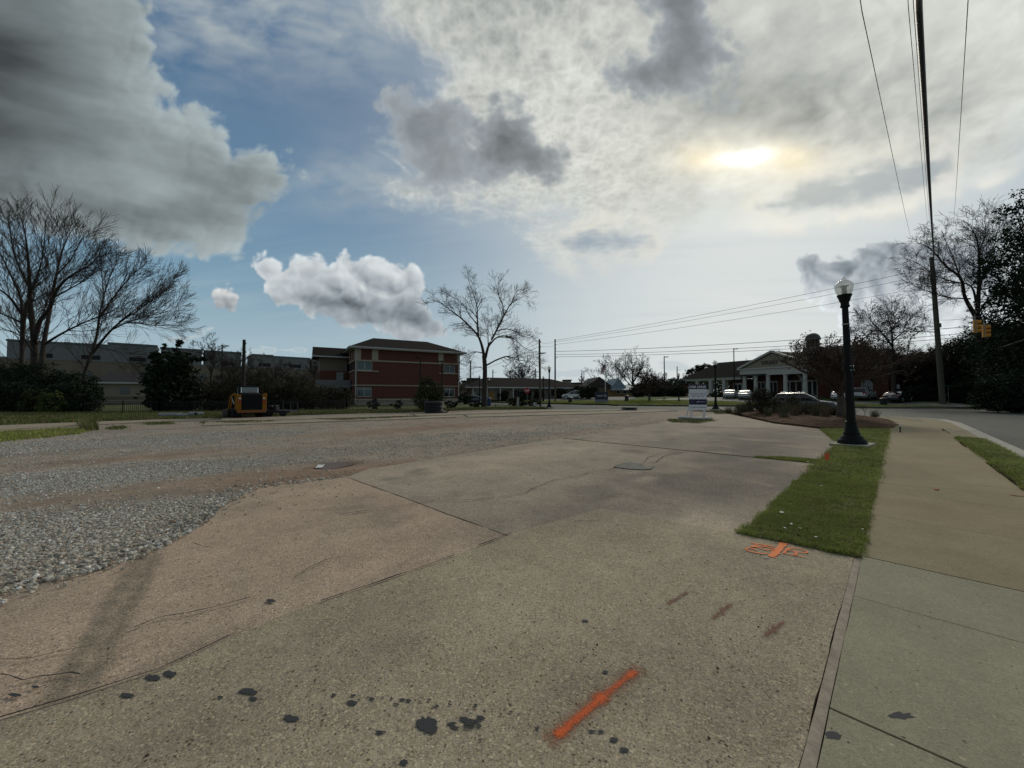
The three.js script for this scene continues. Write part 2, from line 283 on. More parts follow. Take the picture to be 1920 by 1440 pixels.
function surf(tex, rough, bump, more = {}) { return new THREE.MeshPhysicalMaterial({ ...TEX[tex], bumpScale: bump, roughness: rough, specularIntensity: 0.25, vertexColors: true, ...more }); }
function tinted(r, g, b, tex, rough = 0.9, bump = 0.004) { return new THREE.MeshStandardMaterial({ ...TEX[tex], bumpScale: bump, roughness: rough, color: lin(r / 0.62, g / 0.62, b / 0.62) }); }

// ---------------------------------------------------------------- sheets cut to an outline, with colour and height given by place
function rough(poly, step, amp, seed = 1, closed = true) {
  const out = [];
  for (let i = 0; i < poly.length - (closed ? 0 : 1); i++) {
    const [ax, ay] = poly[i], [bx, by] = poly[(i + 1) % poly.length], L = Math.hypot(bx - ax, by - ay), n = Math.max(1, Math.min(160, Math.round(L / step)));
    for (let k = 0; k < n; k++) { const t = k / n, x = mix(ax, bx, t), y = mix(ay, by, t), o = (fbm(x * 1.3, y * 1.3, seed, 2) * 1.4 + n3(x * 6, y * 6, seed + 3) * 0.7) * amp * (k ? 1 : 0.5); out.push([x - (by - ay) / L * o, y + (bx - ax) / L * o]); }
  }
  if (!closed) out.push(poly[poly.length - 1]);
  return out;
}
function spaced(lo, hi, cell, grow) { const v = [lo]; while (v[v.length - 1] < hi) { const p = v[v.length - 1]; v.push(p + Math.max(cell, grow * Math.abs(p))); } v[v.length - 1] = hi; return v; }
function sheet(poly, { y = 0, height = null, color = () => [1, 1, 1], cell = 0.08, grow = 0.03, skirt = 0 } = {}) {
  const xs = spaced(Math.min(...poly.map((p) => p[0])) - 1e-3, Math.max(...poly.map((p) => p[0])) + 1e-3, cell, grow), zs = spaced(Math.min(...poly.map((p) => p[1])) - 1e-3, Math.max(...poly.map((p) => p[1])) + 1e-3, cell, grow);
  const pos = [], nor = [], col = [], uv = [], idx = [], H = (x, z) => y + (height ? height(x, z) : 0);
  const vert = (x, z) => { const h = H(x, z); pos.push(x, h, z); if (height) { const e = 0.01, nx = (h - H(x + e, z)) / e, nz = (h - H(x, z + e)) / e, l = Math.hypot(nx, 1, nz); nor.push(nx / l, 1 / l, nz / l); } else nor.push(0, 1, 0); col.push(...color(x, z)); uv.push(x, z); return pos.length / 3 - 1; };
  const nx = xs.length - 1, nz = zs.length - 1, cross = new Uint8Array(nx * nz), find = (v, q) => { let a = 0, b = v.length - 1; while (b - a > 1) { const m = (a + b) >> 1; if (v[m] <= q) a = m; else b = m; } return a; };
  for (let i = 0, j = poly.length - 1; i < poly.length; j = i++) {
    const [ax, az] = poly[j], [bx, bz] = poly[i], i0 = find(xs, Math.min(ax, bx)), i1 = find(xs, Math.max(ax, bx)), k0 = find(zs, Math.min(az, bz)), k1 = find(zs, Math.max(az, bz));
    for (let k = k0; k <= k1; k++) for (let m = i0; m <= i1; m++) {
      if (cross[k * nx + m]) continue;
      let t0 = 0, t1 = 1, ok = true;
      for (const [p, d, lo, hi] of [[ax, bx - ax, xs[m] - 1e-6, xs[m + 1] + 1e-6], [az, bz - az, zs[k] - 1e-6, zs[k + 1] + 1e-6]]) { if (Math.abs(d) < 1e-12) { if (p < lo || p > hi) ok = false; } else { let u = (lo - p) / d, w = (hi - p) / d; if (u > w) [u, w] = [w, u]; t0 = Math.max(t0, u); t1 = Math.min(t1, w); if (t0 > t1) ok = false; } }
      if (ok) cross[k * nx + m] = 1;
    }
  }
  const grid = new Map(), corner = (m, k) => { const key = k * (nx + 1) + m; if (!grid.has(key)) grid.set(key, vert(xs[m], zs[k])); return grid.get(key); };
  const clip = (p, ax, lim, sign) => { const o = []; for (let i = 0, j = p.length - 1; i < p.length; j = i++) { const a = p[j], b = p[i], da = sign * (a[ax] - lim), db = sign * (b[ax] - lim); if (da >= 0 !== db >= 0) { const t = da / (da - db); o.push([mix(a[0], b[0], t), mix(a[1], b[1], t)]); } if (db >= 0) o.push(b); } return o; };
  for (let k = 0; k < nz; k++) {
    let strip = null;
    for (let m = 0; m < nx; m++) {
      if (!cross[k * nx + m]) { if (polyDistSign((xs[m] + xs[m + 1]) / 2, (zs[k] + zs[k + 1]) / 2, poly)) { const a = corner(m, k), b = corner(m + 1, k), c = corner(m + 1, k + 1), d = corner(m, k + 1); idx.push(a, d, c, a, c, b); } continue; }
      strip = strip || clip(clip(poly, 1, zs[k], 1), 1, zs[k + 1], -1);
      const p = clip(clip(strip, 0, xs[m], 1), 0, xs[m + 1], -1);
      if (p.length < 3) continue;
      const q = p.map((w) => new THREE.Vector2(w[0], w[1]));
      const id = p.map((w) => vert(w[0], w[1]));
      for (const [a, b, c] of THREE.ShapeUtils.triangulateShape(q, [])) { const A = q[a], B = q[b], C = q[c], up = (B.y - A.y) * (C.x - A.x) - (B.x - A.x) * (C.y - A.y) > 0; idx.push(id[a], id[up ? b : c], id[up ? c : b]); }
    }
  }
  if (skirt) {
    const flip = THREE.ShapeUtils.area(poly.map((w) => new THREE.Vector2(w[0], w[1]))) > 0;
    for (let i = 0, j = poly.length - 1; i < poly.length; j = i++) {
      const [ax, az] = poly[j], [bx, bz] = poly[i], L = Math.hypot(bx - ax, bz - az); if (L < 1e-6) continue;
      const n = [(flip ? 1 : -1) * (bz - az) / L, 0, (flip ? -1 : 1) * (bx - ax) / L], at = pos.length / 3;
      for (const [x, z] of [[ax, az], [bx, bz]]) for (const d of [0, -skirt]) { pos.push(x, H(x, z) + d, z); nor.push(...n); col.push(...color(x, z)); uv.push((x + z) * 0.7, d); }
      idx.push(at, at + 2, at + 1, at + 1, at + 2, at + 3);
    }
  }
  const g = new THREE.BufferGeometry();
  g.setAttribute('position', new THREE.Float32BufferAttribute(pos, 3)); g.setAttribute('normal', new THREE.Float32BufferAttribute(nor, 3)); g.setAttribute('color', new THREE.Float32BufferAttribute(col, 3)); g.setAttribute('uv', new THREE.Float32BufferAttribute(uv, 2));
  g.setIndex(idx); return g;
}
function polyDistSign(x, y, p) { let inside = false; for (let i = 0, j = p.length - 1; i < p.length; j = i++) { const [ax, ay] = p[j], [bx, by] = p[i]; if ((ay > y) !== (by > y) && x < ax + (y - ay) / (by - ay) * (bx - ax)) inside = !inside; } return inside; }
function inPoly(poly) { const x0 = Math.min(...poly.map((p) => p[0])), x1 = Math.max(...poly.map((p) => p[0])), z0 = Math.min(...poly.map((p) => p[1])), z1 = Math.max(...poly.map((p) => p[1])); const f = (x, z) => x > x0 && x < x1 && z > z0 && z < z1 && polyDistSign(x, z, poly); f.box = [x0, x1, z0, z1]; return f; }
function ribbon(pts, width, y, jitter = 0.3, seed = 1) {            // a thin ragged strip on the ground
  const g = new THREE.BufferGeometry(), pos = [], idx = [], r = rng(seed), n = pts.length;
  for (let i = 0; i < n; i++) { const a = pts[Math.max(0, i - 1)], b = pts[Math.min(n - 1, i + 1)], dx = b[0] - a[0], dz = b[1] - a[1], l = Math.hypot(dx, dz) || 1, w = (typeof width === 'function' ? width(i / (n - 1)) : width) * 0.5; const w1 = w * (1 + jitter * (r() * 2 - 1)), w2 = w * (1 + jitter * (r() * 2 - 1)); pos.push(pts[i][0] - dz / l * w1, y, pts[i][1] + dx / l * w1, pts[i][0] + dz / l * w2, y, pts[i][1] - dx / l * w2); }
  for (let i = 0; i < n - 1; i++) idx.push(2 * i, 2 * i + 1, 2 * i + 2, 2 * i + 1, 2 * i + 3, 2 * i + 2);
  g.setAttribute('position', new THREE.Float32BufferAttribute(pos, 3)); g.setIndex(idx); g.computeVertexNormals();
  if (g.attributes.normal.getY(0) < 0) { g.setIndex(idx.map((_, i) => idx[i - i % 3 + [0, 2, 1][i % 3]])); g.computeVertexNormals(); }
  return g;
}
function blobs(list) { const w = list.map(([px, py, ra, rb, s]) => { const [a, b] = AB(...G(px, py)); return [a, b, ra, rb, s]; }); return (a, b) => { let s = 0; for (const [A, B, ra, rb, k] of w) { const e = ((a - A) / ra) ** 2 + ((b - B) / rb) ** 2; if (e < 6) s += k * Math.exp(-e); } return s; }; }
const P = (list) => list.map(([x, y]) => G(x, y));

// ================================================================= THE SETTING: ground, pavements, road
const earthMat = surf('dirt', 1, 0.012), slabMat = surf('aggregate', 0.95, 0.004), walkMat = surf('broom', 0.92, 0.0025), roadMat = surf('asphalt', 0.82, 0.004), oldMat = surf('aggregate', 0.92, 0.006);
const crackMat = mat(0.045, 0.038, 0.03, 1), dirtJoint = mat(0.09, 0.07, 0.05, 1), soilMat = mat(0.07, 0.05, 0.033, 1);

// land under and around everything
setting('ground', sheet([[-700, 60], [700, 60], [700, -900], [-700, -900]], { y: -0.14, cell: 12, grow: 0.12, color: (x, z) => { const n = fbm(x / 30, z / 30, 2, 3); return [0.12 + 0.05 * n, 0.125 + 0.05 * n, 0.065 + 0.03 * n]; } }), earthMat);

// ---- broken stone and dirt lot
const GRAVEL_EDGE = P([[0, 1112], [120, 1082], [200, 1062], [300, 1026], [345, 1003], [385, 978], [415, 950], [450, 930], [490, 913], [560, 905], [650, 894]]);
const LOT_EDGE = P([[650, 894], [690, 879], [760, 868], [900, 845], [1000, 829], [1100, 815], [1180, 802], [1260, 789]]);
const grey = blobs([[60, 840, 5, 1.6, 0.5], [150, 890, 4, 1.2, 0.55], [420, 862, 3, 0.9, 0.35], [60, 1020, 2.2, 1.2, 0.6], [300, 960, 2, 0.8, 0.4], [560, 912, 1.2, 0.5, 0.4], [500, 810, 6, 1.6, 0.25], [930, 815, 5, 1.5, 0.3], [1100, 795, 6, 2, 0.3], [620, 898, 0.9, 0.4, 0.5], [800, 850, 3, 0.6, 0.25]]);
const red = blobs([[640, 880, 1.6, 0.7, 0.8], [760, 866, 1.6, 0.6, 0.5], [560, 885, 1.5, 0.6, 0.6], [800, 800, 4, 1.0, 0.9], [960, 792, 4, 0.7, 0.6], [330, 850, 2.4, 0.6, 0.5], [180, 885, 1.5, 0.4, 0.4], [430, 890, 2, 0.4, 0.4], [690, 812, 3, 0.7, 0.4], [480, 910, 1, 0.4, 0.4], [1080, 808, 3, 0.6, 0.4]]);
function stoniness(x, z) { const [a, b] = AB(x, z); return clamp(0.3 + 0.8 * grey(a, b) - 0.75 * red(a, b) + 0.95 * fbm(a / 5.5, b / 1.9, 3.3, 3) + 0.6 * fbm(a / 0.9, b / 0.6, 8, 2) + 0.15 * ss(-5, -12, x)); }
function lotColor(x, z) {
  const [a, b] = AB(x, z), s = stoniness(x, z), r = clamp(red(a, b)), n = fbm(x / 0.7, z / 0.7, 5, 3), m = fbm(a / 7, b / 2.2, 15, 3);
  let c = [0.405, 0.316, 0.238];                                       // sandy dirt
  const to = (q, t) => { for (let k = 0; k < 3; k++) c[k] = mix(c[k], q[k], t); };
  to([0.46, 0.385, 0.31], 0.75 * ss(0.02, 0.28, m)); to([0.285, 0.24, 0.195], 0.7 * ss(0.02, -0.25, m));
  to([0.34, 0.22, 0.15], 0.7 * r); to([0.4, 0.37, 0.315], 0.75 * s); to([0.2, 0.13, 0.085], 0.8 * ss(0.3, 0.8, wet(a, b)));
  const q = 1.4 * (1 + 0.4 * n); return [c[0] * q, c[1] * q, c[2] * q];
}
const PUD = (() => { const [a, b] = AB(...G(628, 869)); return [a, b]; })();
function wet(a, b) { return Math.exp(-(((a - PUD[0]) / 0.75) ** 2) - ((b - PUD[1]) / 0.4) ** 2 + 0.3 * n3(a * 2, b * 3, 4)); }
const LOT = [...[...GRAVEL_EDGE].reverse().map(([x, z]) => [x + 0.12, z + 0.12]), S(-2, -7.2), S(-40, -9), S(-40, -60), G(-400, 792), G(0, 795), G(420, 782), G(900, 768), G(1180, 766), G(1330, 768), G(1345, 778), ...[...LOT_EDGE].reverse().map(([x, z]) => [x + 0.12, z + 0.12])];
function lotHeight(x, z) { const [a, b] = AB(x, z); return 0.022 * fbm(x / 0.9, z / 0.9, 2, 3) + 0.02 * fbm(x / 3, z / 3, 9, 2) - 0.03 * wet(a, b); }
setting('gravel_lot', sheet(LOT, { y: -0.03, height: lotHeight, color: lotColor, cell: 0.1, grow: 0.02, skirt: 0.1 }), earthMat);

// loose stones
{
  const r = rng(41), kinds = [0, 1, 2].map((k) => { const g = mergeVertices(new THREE.IcosahedronGeometry(1, 1).deleteAttribute('uv').deleteAttribute('normal'), 1e-3), p = g.attributes.position, rr = rng(50 + k); for (let i = 0; i < p.count; i++) { const s = 0.72 + 0.5 * rr(); p.setXYZ(i, p.getX(i) * s, p.getY(i) * s * 0.62, p.getZ(i) * s * (0.7 + 0.1 * k)); } const q = g.toNonIndexed(); q.computeVertexNormals(); return q; });
  const lists = [[], [], []], inside = inPoly(LOT), m4 = new THREE.Matrix4(), q = new THREE.Quaternion(), e = new THREE.Euler(), put = (x, z, s, y, tone) => { e.set(r() * 0.7 - 0.35, r() * 6.3, r() * 0.7 - 0.35); q.setFromEuler(e); lists[(r() * 3) | 0].push([m4.clone().compose(new THREE.Vector3(x, y, z), q.clone(), new THREE.Vector3(s, s * (0.7 + 0.5 * r()), s)), tone]); };
  const tone = (x, cold) => { const l = 0.28 + 0.34 * r() ** 1.3, k = r(); return k < 0.12 ? lin(l * 0.9, l * 0.68, l * 0.5) : k < 0.2 ? lin(l * 1.5, l * 1.48, l * 1.4) : lin(l * mix(1.12, 1.04, cold), l * 1.01, l * mix(0.8, 0.9, cold)); };
  for (const [z0, z1, dens, s0, s1] of [[-2.5, -5.2, 3000, 0.007, 0.024], [-5.2, -9, 1500, 0.008, 0.023], [-9, -16, 380, 0.01, 0.026], [-16, -27, 50, 0.014, 0.032]]) {
    const w = 1.9 * -z1, x0 = -w - 1, x1 = z1 < -9 ? 12 : 0, N = Math.round((z0 - z1) * (x1 - x0) * dens);
    for (let i = 0; i < N; i++) {
      const x = mix(x0, x1, r()), z = mix(z1, z0, r()), t = r(); if (x > -z * 1.42 + 0.6 || x < z * 1.9 - 0.6) continue;
      const s = stoniness(x, z); if (t > 0.05 + 0.9 * s * s + 0.1 * s || !inside(x, z)) continue;
      const [a, b] = AB(x, z); if (wet(a, b) > 0.55) continue;
      const sz = mix(s0, s1, r() ** 2.4); put(x, z, sz, -0.03 + lotHeight(x, z) + sz * 0.12, tone(x, ss(-2, -8, x)));
    }
  }
  for (let i = 0; i < 1000; i++) { const k = (r() * (GRAVEL_EDGE.length - 1)) | 0, t = r(), A = GRAVEL_EDGE[k], B = GRAVEL_EDGE[k + 1], o = (r() - 0.75) * (r() < 0.6 ? 0.4 : 1.1); const x = mix(A[0], B[0], t) + o * 0.75, z = mix(A[1], B[1], t) + o * 0.66, sz = mix(0.01, 0.034, r() ** 2); put(x, z, o > 0.02 ? sz * 0.6 : sz, (o > 0.0 ? 0.004 : -0.026) + sz * 0.2, tone(x, 0.4)); }
  const stoneMat = new THREE.MeshStandardMaterial({ color: lin(1, 1, 1), roughness: 0.95 });
  kinds.forEach((g, k) => { const im = new THREE.InstancedMesh(g, stoneMat, lists[k].length); lists[k].forEach(([m, c], i) => { im.setMatrixAt(i, m); im.setColorAt(i, c); }); im.name = numbered('gravel'); tag(im, 'loose grey crushed stone spread over the dirt lot', 'gravel', 'crushed stone on the lot', 'stuff'); scene.add(im); });
  console.log('stones', lists.map((l) => l.length).join(' '));
}

// ---- concrete slabs; joints are real gaps over packed dirt
const stainC = blobs([[1180, 890, 1.0, 0.8, 0.5], [1320, 900, 2.2, 1.0, 1.0], [1400, 850, 3.0, 1.0, 0.9], [1450, 900, 1.6, 0.6, 0.7], [1000, 1090, 0.8, 0.5, -0.5], [1230, 1080, 0.6, 0.35, -0.45], [1360, 1010, 0.6, 0.25, -0.5], [1250, 1240, 0.5, 0.35, 0.5], [1430, 1290, 0.45, 0.3, 0.45], [620, 1230, 0.5, 0.35, 0.4], [250, 1400, 0.4, 0.25, 0.45], [1060, 960, 0.8, 0.7, 0.6], [870, 990, 0.5, 0.5, 0.5], [1430, 820, 4.5, 1.4, 0.9], [1250, 830, 2.5, 0.8, 0.4], [660, 950, 0.7, 0.5, 0.4], [1330, 985, 0.5, 0.25, -0.6], [1300, 975, 0.5, 0.15, -0.7], [1000, 850, 3, 0.7, -0.45], [880, 870, 2, 0.7, -0.5], [1212, 897, 0.42, 0.13, -1.3], [1190, 884, 0.3, 0.1, -0.9]]);
const slabTone = (base, amt, pink = 0, seed = 1) => (x, z) => {
  const [a, b] = AB(x, z), n = fbm(x / 0.8, z / 0.8, seed, 4), m = fbm(x / 2.6, z / 2.6, seed + 5, 3), st = clamp(stainC(a, b) * (1 + 0.9 * n) + 0.35 * ss(0.1, 0.4, m), -0.5, 1) * amt, p = clamp(pink * (0.5 + 1.5 * fbm(a / 1.2, b / 1.2, seed + 9, 3)));
  let c = [base[0], base[1], base[2]]; const to = (q, t) => { for (let k = 0; k < 3; k++) c[k] = mix(c[k], q[k], t); };
  if (st > 0) to([0.15, 0.138, 0.118], 0.85 * st); else to([0.6, 0.5, 0.38], -0.8 * st);
  to([0.54, 0.4, 0.305], p);
  const w = fbm(a / 0.55 + 0.8 * n, b / 0.4, seed + 21, 4), v = fbm(a / 1.5, b / 0.9, seed + 33, 4);
  to([0.17, 0.152, 0.125], amt * (0.5 * ss(0.1, 0.34, v) + 0.28 * ss(0.12, 0.4, w))); to([0.45, 0.37, 0.275], amt * 0.5 * ss(0.12, 0.36, fbm(a / 0.9, b / 1.3, seed + 41, 4)));
  const q = 1.613 * (1 + 0.2 * n + 0.12 * m); return [c[0] * q, c[1] * q, c[2] * q];
};
const slabBump = (x, z) => 0.004 * fbm(x / 0.6, z / 0.6, 4, 2) + 0.006 * n3(x / 2.5, z / 2.5, 1);
setting('joint_dirt', sheet([S(-12, -14), S(25, -14), S(25, 2), S(-12, 2)], { y: -0.1, cell: 3, grow: 0, color: () => [0.17, 0.13, 0.09] }), earthMat);
const pavement = new THREE.Group(); pavement.name = 'concrete_pavement'; pavement.userData.kind = 'structure'; scene.add(pavement);
const slab = (poly, o, m = slabMat, label) => { const q = part(pavement, 'concrete_slab', sheet(poly, { y: 0, height: slabBump, skirt: 0.12, cell: 0.06, grow: 0.022, ...o }), m); if (label) q.userData.label = label; return q; };
const APRON = rough([...P([[-60, 1372], [0, 1350], [150, 1305], [300, 1256], [430, 1196], [560, 1142], [770, 1073], [958, 1001], [1128, 953], [1250, 977], [1375, 999], [1470, 1017]]), S(4.8, -0.305), S(3.8, -0.31), S(-3, -0.31), S(-9, -0.31), S(-9, -3.0)], 0.15, 0.012, 1);
slab(APRON, { color: slabTone([0.405, 0.348, 0.252], 0.5, 0.03, 3) }, slabMat);
const SLAB_B = rough([...GRAVEL_EDGE, S(2.86, -6.9), S(2.89, -2.85), S(-9, -2.85), S(-9, -7.6), S(-1.2, -7.2)], 0.12, 0.02, 2);
const TRACK = [G(275, 1045), G(165, 1240), G(60, 1420)];
const bTone = slabTone([0.47, 0.368, 0.278], 0.8, 0.5, 7);
slab(SLAB_B, { y: -0.007, color: (x, z) => { const c = bTone(x, z); let d = 9; for (let i = 0; i < 2; i++) { const [ax, az] = TRACK[i], [bx, bz] = TRACK[i + 1], ex = bx - ax, ez = bz - az, t = clamp(((x - ax) * ex + (z - az) * ez) / (ex * ex + ez * ez)); d = Math.min(d, Math.hypot(ax + ex * t - x, az + ez * t - z)); } const k = 0.3 * ss(0.17, 0.08, d) * (0.75 + 0.8 * n3(x * 9, z * 9, 2)) + 0.2 * (ss(0.05, 0.03, Math.abs(d - 0.06))); const q = [0.3, 0.26, 0.195]; return c.map((v, i) => mix(v, q[i], clamp(1.5 * k))); } }, slabMat);
const C_LEFT = [...LOT_EDGE];
const cut = (p, ax, lim, sgn) => { const o = []; for (let i = 0, j = p.length - 1; i < p.length; j = i++) { const A = AB(...p[j]), B = AB(...p[i]), da = sgn * (A[ax] - lim), db = sgn * (B[ax] - lim); if (da >= 0 !== db >= 0) { const t = da / (da - db); o.push(S(mix(A[0], B[0], t), mix(A[1], B[1], t))); } if (db >= 0) o.push(S(...B)); } return o; };
const C_ALL = [...C_LEFT, ...P([[1330, 777], [1365, 776], [1400, 783], [1450, 794], [1536, 804]]), ...P([[1572, 832], [1532, 868], [1478, 920], [1432, 965], [1388, 994]]), S(4.6, -1.25), S(4.5, -2.6), S(4.4, -2.8), S(2.915, -2.85), S(2.885, -6.8)];
slab(rough(cut(C_ALL, 0, 10.62, -1), 0.15, 0.012, 5), { y: -0.006, color: slabTone([0.385, 0.33, 0.262], 1.0, 0.22, 11), cell: 0.07 }, slabMat);
slab(rough(cut(cut(C_ALL, 0, 10.7, 1), 0, 19.6, -1), 0.2, 0.012, 6), { color: slabTone([0.34, 0.298, 0.24], 1.0, 0.16, 13), cell: 0.12 }, slabMat);
slab(rough(cut(C_ALL, 0, 19.66, 1), 0.3, 0.015, 7), { color: slabTone([0.4, 0.345, 0.275], 0.6, 0.16, 17), cell: 0.16 }, slabMat);
// pavement panels beside the road
const walkTone = (base, seed) => (x, z) => { const [a, b] = AB(x, z), n = fbm(x / 0.7, z / 0.7, seed, 4), m = fbm(a / 3, b / 0.9, seed + 3, 3), q = 1.613 * (1 + 0.16 * n + 0.16 * m); return [base[0] * q, base[1] * q * (1 + 0.02 * m), base[2] * q]; };
const walkway = new THREE.Group(); walkway.name = 'sidewalk'; walkway.userData.kind = 'structure'; scene.add(walkway);
const panel = (a0, a1, b0, b1, base, seed, cell) => part(walkway, 'walk_panel', sheet(rough([S(a0, b0), S(a1, b0), S(a1, b1), S(a0, b1)], 0.25, 0.004, seed), { y: 0.004, height: slabBump, skirt: 0.12, cell, grow: 0.02, color: walkTone(base, seed) }), walkMat);
panel(-6, 0.94, -0.255, 2.0, [0.345, 0.318, 0.222], 20, 0.1); panel(0.95, 2.4, -0.255, 2.0, [0.345, 0.318, 0.22], 21, 0.06); panel(2.415, 3.845, -0.255, 2.0, [0.35, 0.322, 0.225], 22, 0.06); panel(3.852, 4.84, -0.255, 2.0, [0.35, 0.325, 0.23], 23, 0.08);
{ let a = 4.86, k = 0; while (a < 25.4) { const a1 = a + 1.72; panel(a, a1 - 0.006, -0.262, 1.39 + 0.05 * Math.sin(a), [0.335 + 0.01 * Math.sin(a * 5), 0.278, 0.172], 30 + k++, 0.09); a = a1; } }
// the walk widens and rounds the corner to the crossing
const CORNER = [S(25.55, -0.26), S(27.2, 0.0), ...P([[1668, 787], [1640, 782], [1610, 780]]), S(36.2, -2.2), S(36.6, -0.6), S(36.1, 0.7), S(34.4, 1.7), S(31, 2.02), S(20.6, 2.02), S(20.9, 1.42), S(25.2, 1.42)];
part(walkway, 'walk_panel', sheet(rough(CORNER, 0.4, 0.008, 3), { y: 0.004, skirt: 0.1, cell: 0.2, grow: 0.02, color: walkTone([0.35, 0.295, 0.19], 60) }), walkMat);
{ // ramp strips at the corner
  const arc = (off) => [[31.6, 1.05], [33.2, 0.85], [34.6, 0.3], [35.3, -0.6]].map(([a, b]) => S(a - off, b - off * 0.3));
  for (const off of [0, 0.35, 1.2]) part(walkway, 'ramp_groove', ribbon(rough(arc(off), 0.3, 0, 1, false), 0.09, 0.009, 0.2, 4), mat(0.16, 0.14, 0.115, 1));
}
// filler board between apron and walk
part(pavement, 'joint_board', new GB().add(sheet(rough([S(-6, -0.306), S(4.8, -0.306), S(4.8, -0.259), S(-6, -0.259)], 0.1, 0.003, 9), { y: -0.002, cell: 0.2, skirt: 0.02 })).geo, tinted(0.36, 0.3, 0.235, 'bark', 0.95, 0.01));

// cracks in the slabs
for (const [pts, w, sd] of [
  [[[640, 965], [760, 948], [800, 940], [900, 938], [985, 925], [1010, 912], [1040, 900], [1085, 893], [1110, 885], [1145, 881], [1160, 872]], 0.012, 1],
  [[[1195, 869], [1230, 867], [1245, 855], [1280, 848], [1330, 845]], 0.016, 2], [[[1208, 866], [1216, 858], [1236, 852]], 0.012, 3],
  [[[0, 1268], [40, 1281], [100, 1272], [150, 1268]], 0.008, 4], [[[250, 1180], [300, 1160], [350, 1152], [420, 1135], [470, 1122]], 0.009, 5], [[[552, 1085], [580, 1066], [610, 1052], [640, 1046]], 0.008, 6], [[[362, 1018], [380, 1027], [400, 1028]], 0.006, 7],
  [[[0, 1240], [60, 1238], [110, 1226], [170, 1215]], 0.006, 8], [[[560, 960], [640, 952], [700, 948]], 0.006, 9], [[[1300, 800], [1380, 803], [1450, 804], [1545, 808]], 0.05, 11],
  [[[1075, 978], [1130, 976]], 0.006, 12], [[[1620, 905], [1700, 912], [1800, 920], [1850, 926]], 0.008, 13],
]) part(pavement, 'crack', ribbon(rough(P(pts), 0.07, 0.03, sd * 3.7, false), w, 0.0125, 0.7, sd), crackMat);

{ // broken edge of the apron
  const edge = APRON.filter(([x, z]) => { const [a, b] = AB(x, z); return z < -1.2 && (b < -2.6 || a > 4.3) && b < -1.0; }); let run = [];
  edge.forEach((p, i) => { if (run.length && Math.hypot(p[0] - run[run.length - 1][0], p[1] - run[run.length - 1][1]) > 0.5) run = []; if (n3(p[0] * 1.7, p[1] * 1.7, 9) > -0.22) run.push(p); if (run.length > 1 && (n3(p[0] * 1.7, p[1] * 1.7, 9) <= -0.22 || i === edge.length - 1)) { part(pavement, 'crack', ribbon(run, (t) => 0.012 + 0.014 * Math.max(0, n3(t * 7, i, 2)), 0.013, 0.9, i), crackMat); run = []; } });
}

// ---- asphalt streets
const roadTone = (x, z) => { const [a, b] = AB(x, z), n = fbm(a / 9, b / 1.3, 3, 3) + 0.5 * fbm(x / 1.2, z / 1.2, 6, 3), q = 1.613 * (1 + 0.28 * n); return [0.135 * q, 0.138 * q, 0.12 * q]; };
const CROSS = [S(41.3, -220), S(41.3, -40), ...P([[1030, 765.5], [1110, 766.8], [1180, 767.5], [1250, 767.5], [1342, 769.5]]), S(39.6, -7.2), S(38.6, -4.4), S(37.2, -2.2), S(37.0, -0.4), S(36.3, 1.2), S(34.6, 2.12), S(31, 2.4), S(-50, 2.4), S(-50, 17), S(37, 17), S(37, 140), S(64, 140), ...P([[1900, 765.5], [1760, 765], [1650, 764.5], [1500, 762.3], [1400, 761.2], [1250, 760.5], [1150, 759.6], [1140, 758.4], [1100, 758], [1040, 756.6]]), S(52, -60), S(52, -220)];
setting('road', sheet(CROSS, { y: -0.11, cell: 0.5, grow: 0.03, color: roadTone }), roadMat);
// kerbs: stretches of cast stone along the road edge
const kerbs = new THREE.Group(); kerbs.name = 'kerb'; kerbs.userData.kind = 'structure'; scene.add(kerbs);
const kerbMat = tinted(0.4, 0.375, 0.31, 'broom', 0.85, 0.003);
function kerbLine(pts, w, h) { const dense = []; for (let i = 0; i < pts.length - 1; i++) { const L = Math.hypot(pts[i + 1][0] - pts[i][0], pts[i + 1][1] - pts[i][1]), n = Math.max(1, Math.round(L / 3)); for (let k = 0; k < n; k++) dense.push([mix(pts[i][0], pts[i + 1][0], k / n), mix(pts[i][1], pts[i + 1][1], k / n)]); } dense.push(pts[pts.length - 1]);
  for (let i = 0; i < dense.length - 1; i++) { const [ax, az] = dense[i], [bx, bz] = dense[i + 1], L = Math.hypot(bx - ax, bz - az); part(kerbs, 'kerb_stone', new GB().round(L - 0.012, h + 0.12, w, 0.025, (ax + bx) / 2, h / 2 - 0.11 - 0.06, (az + bz) / 2, 0, Math.atan2(-(bz - az), bx - ax)).geo, kerbMat); } }
kerbLine([S(-6, 2.2), S(31, 2.2), S(34.5, 1.92), S(36.2, 1.05), S(36.85, -0.4)], 0.36, 0.13);
kerbLine(P([[1900, 765.2], [1760, 764.6], [1650, 764], [1500, 761.8], [1400, 760.8], [1250, 760], [1160, 759.4]]), 0.3, 0.24);

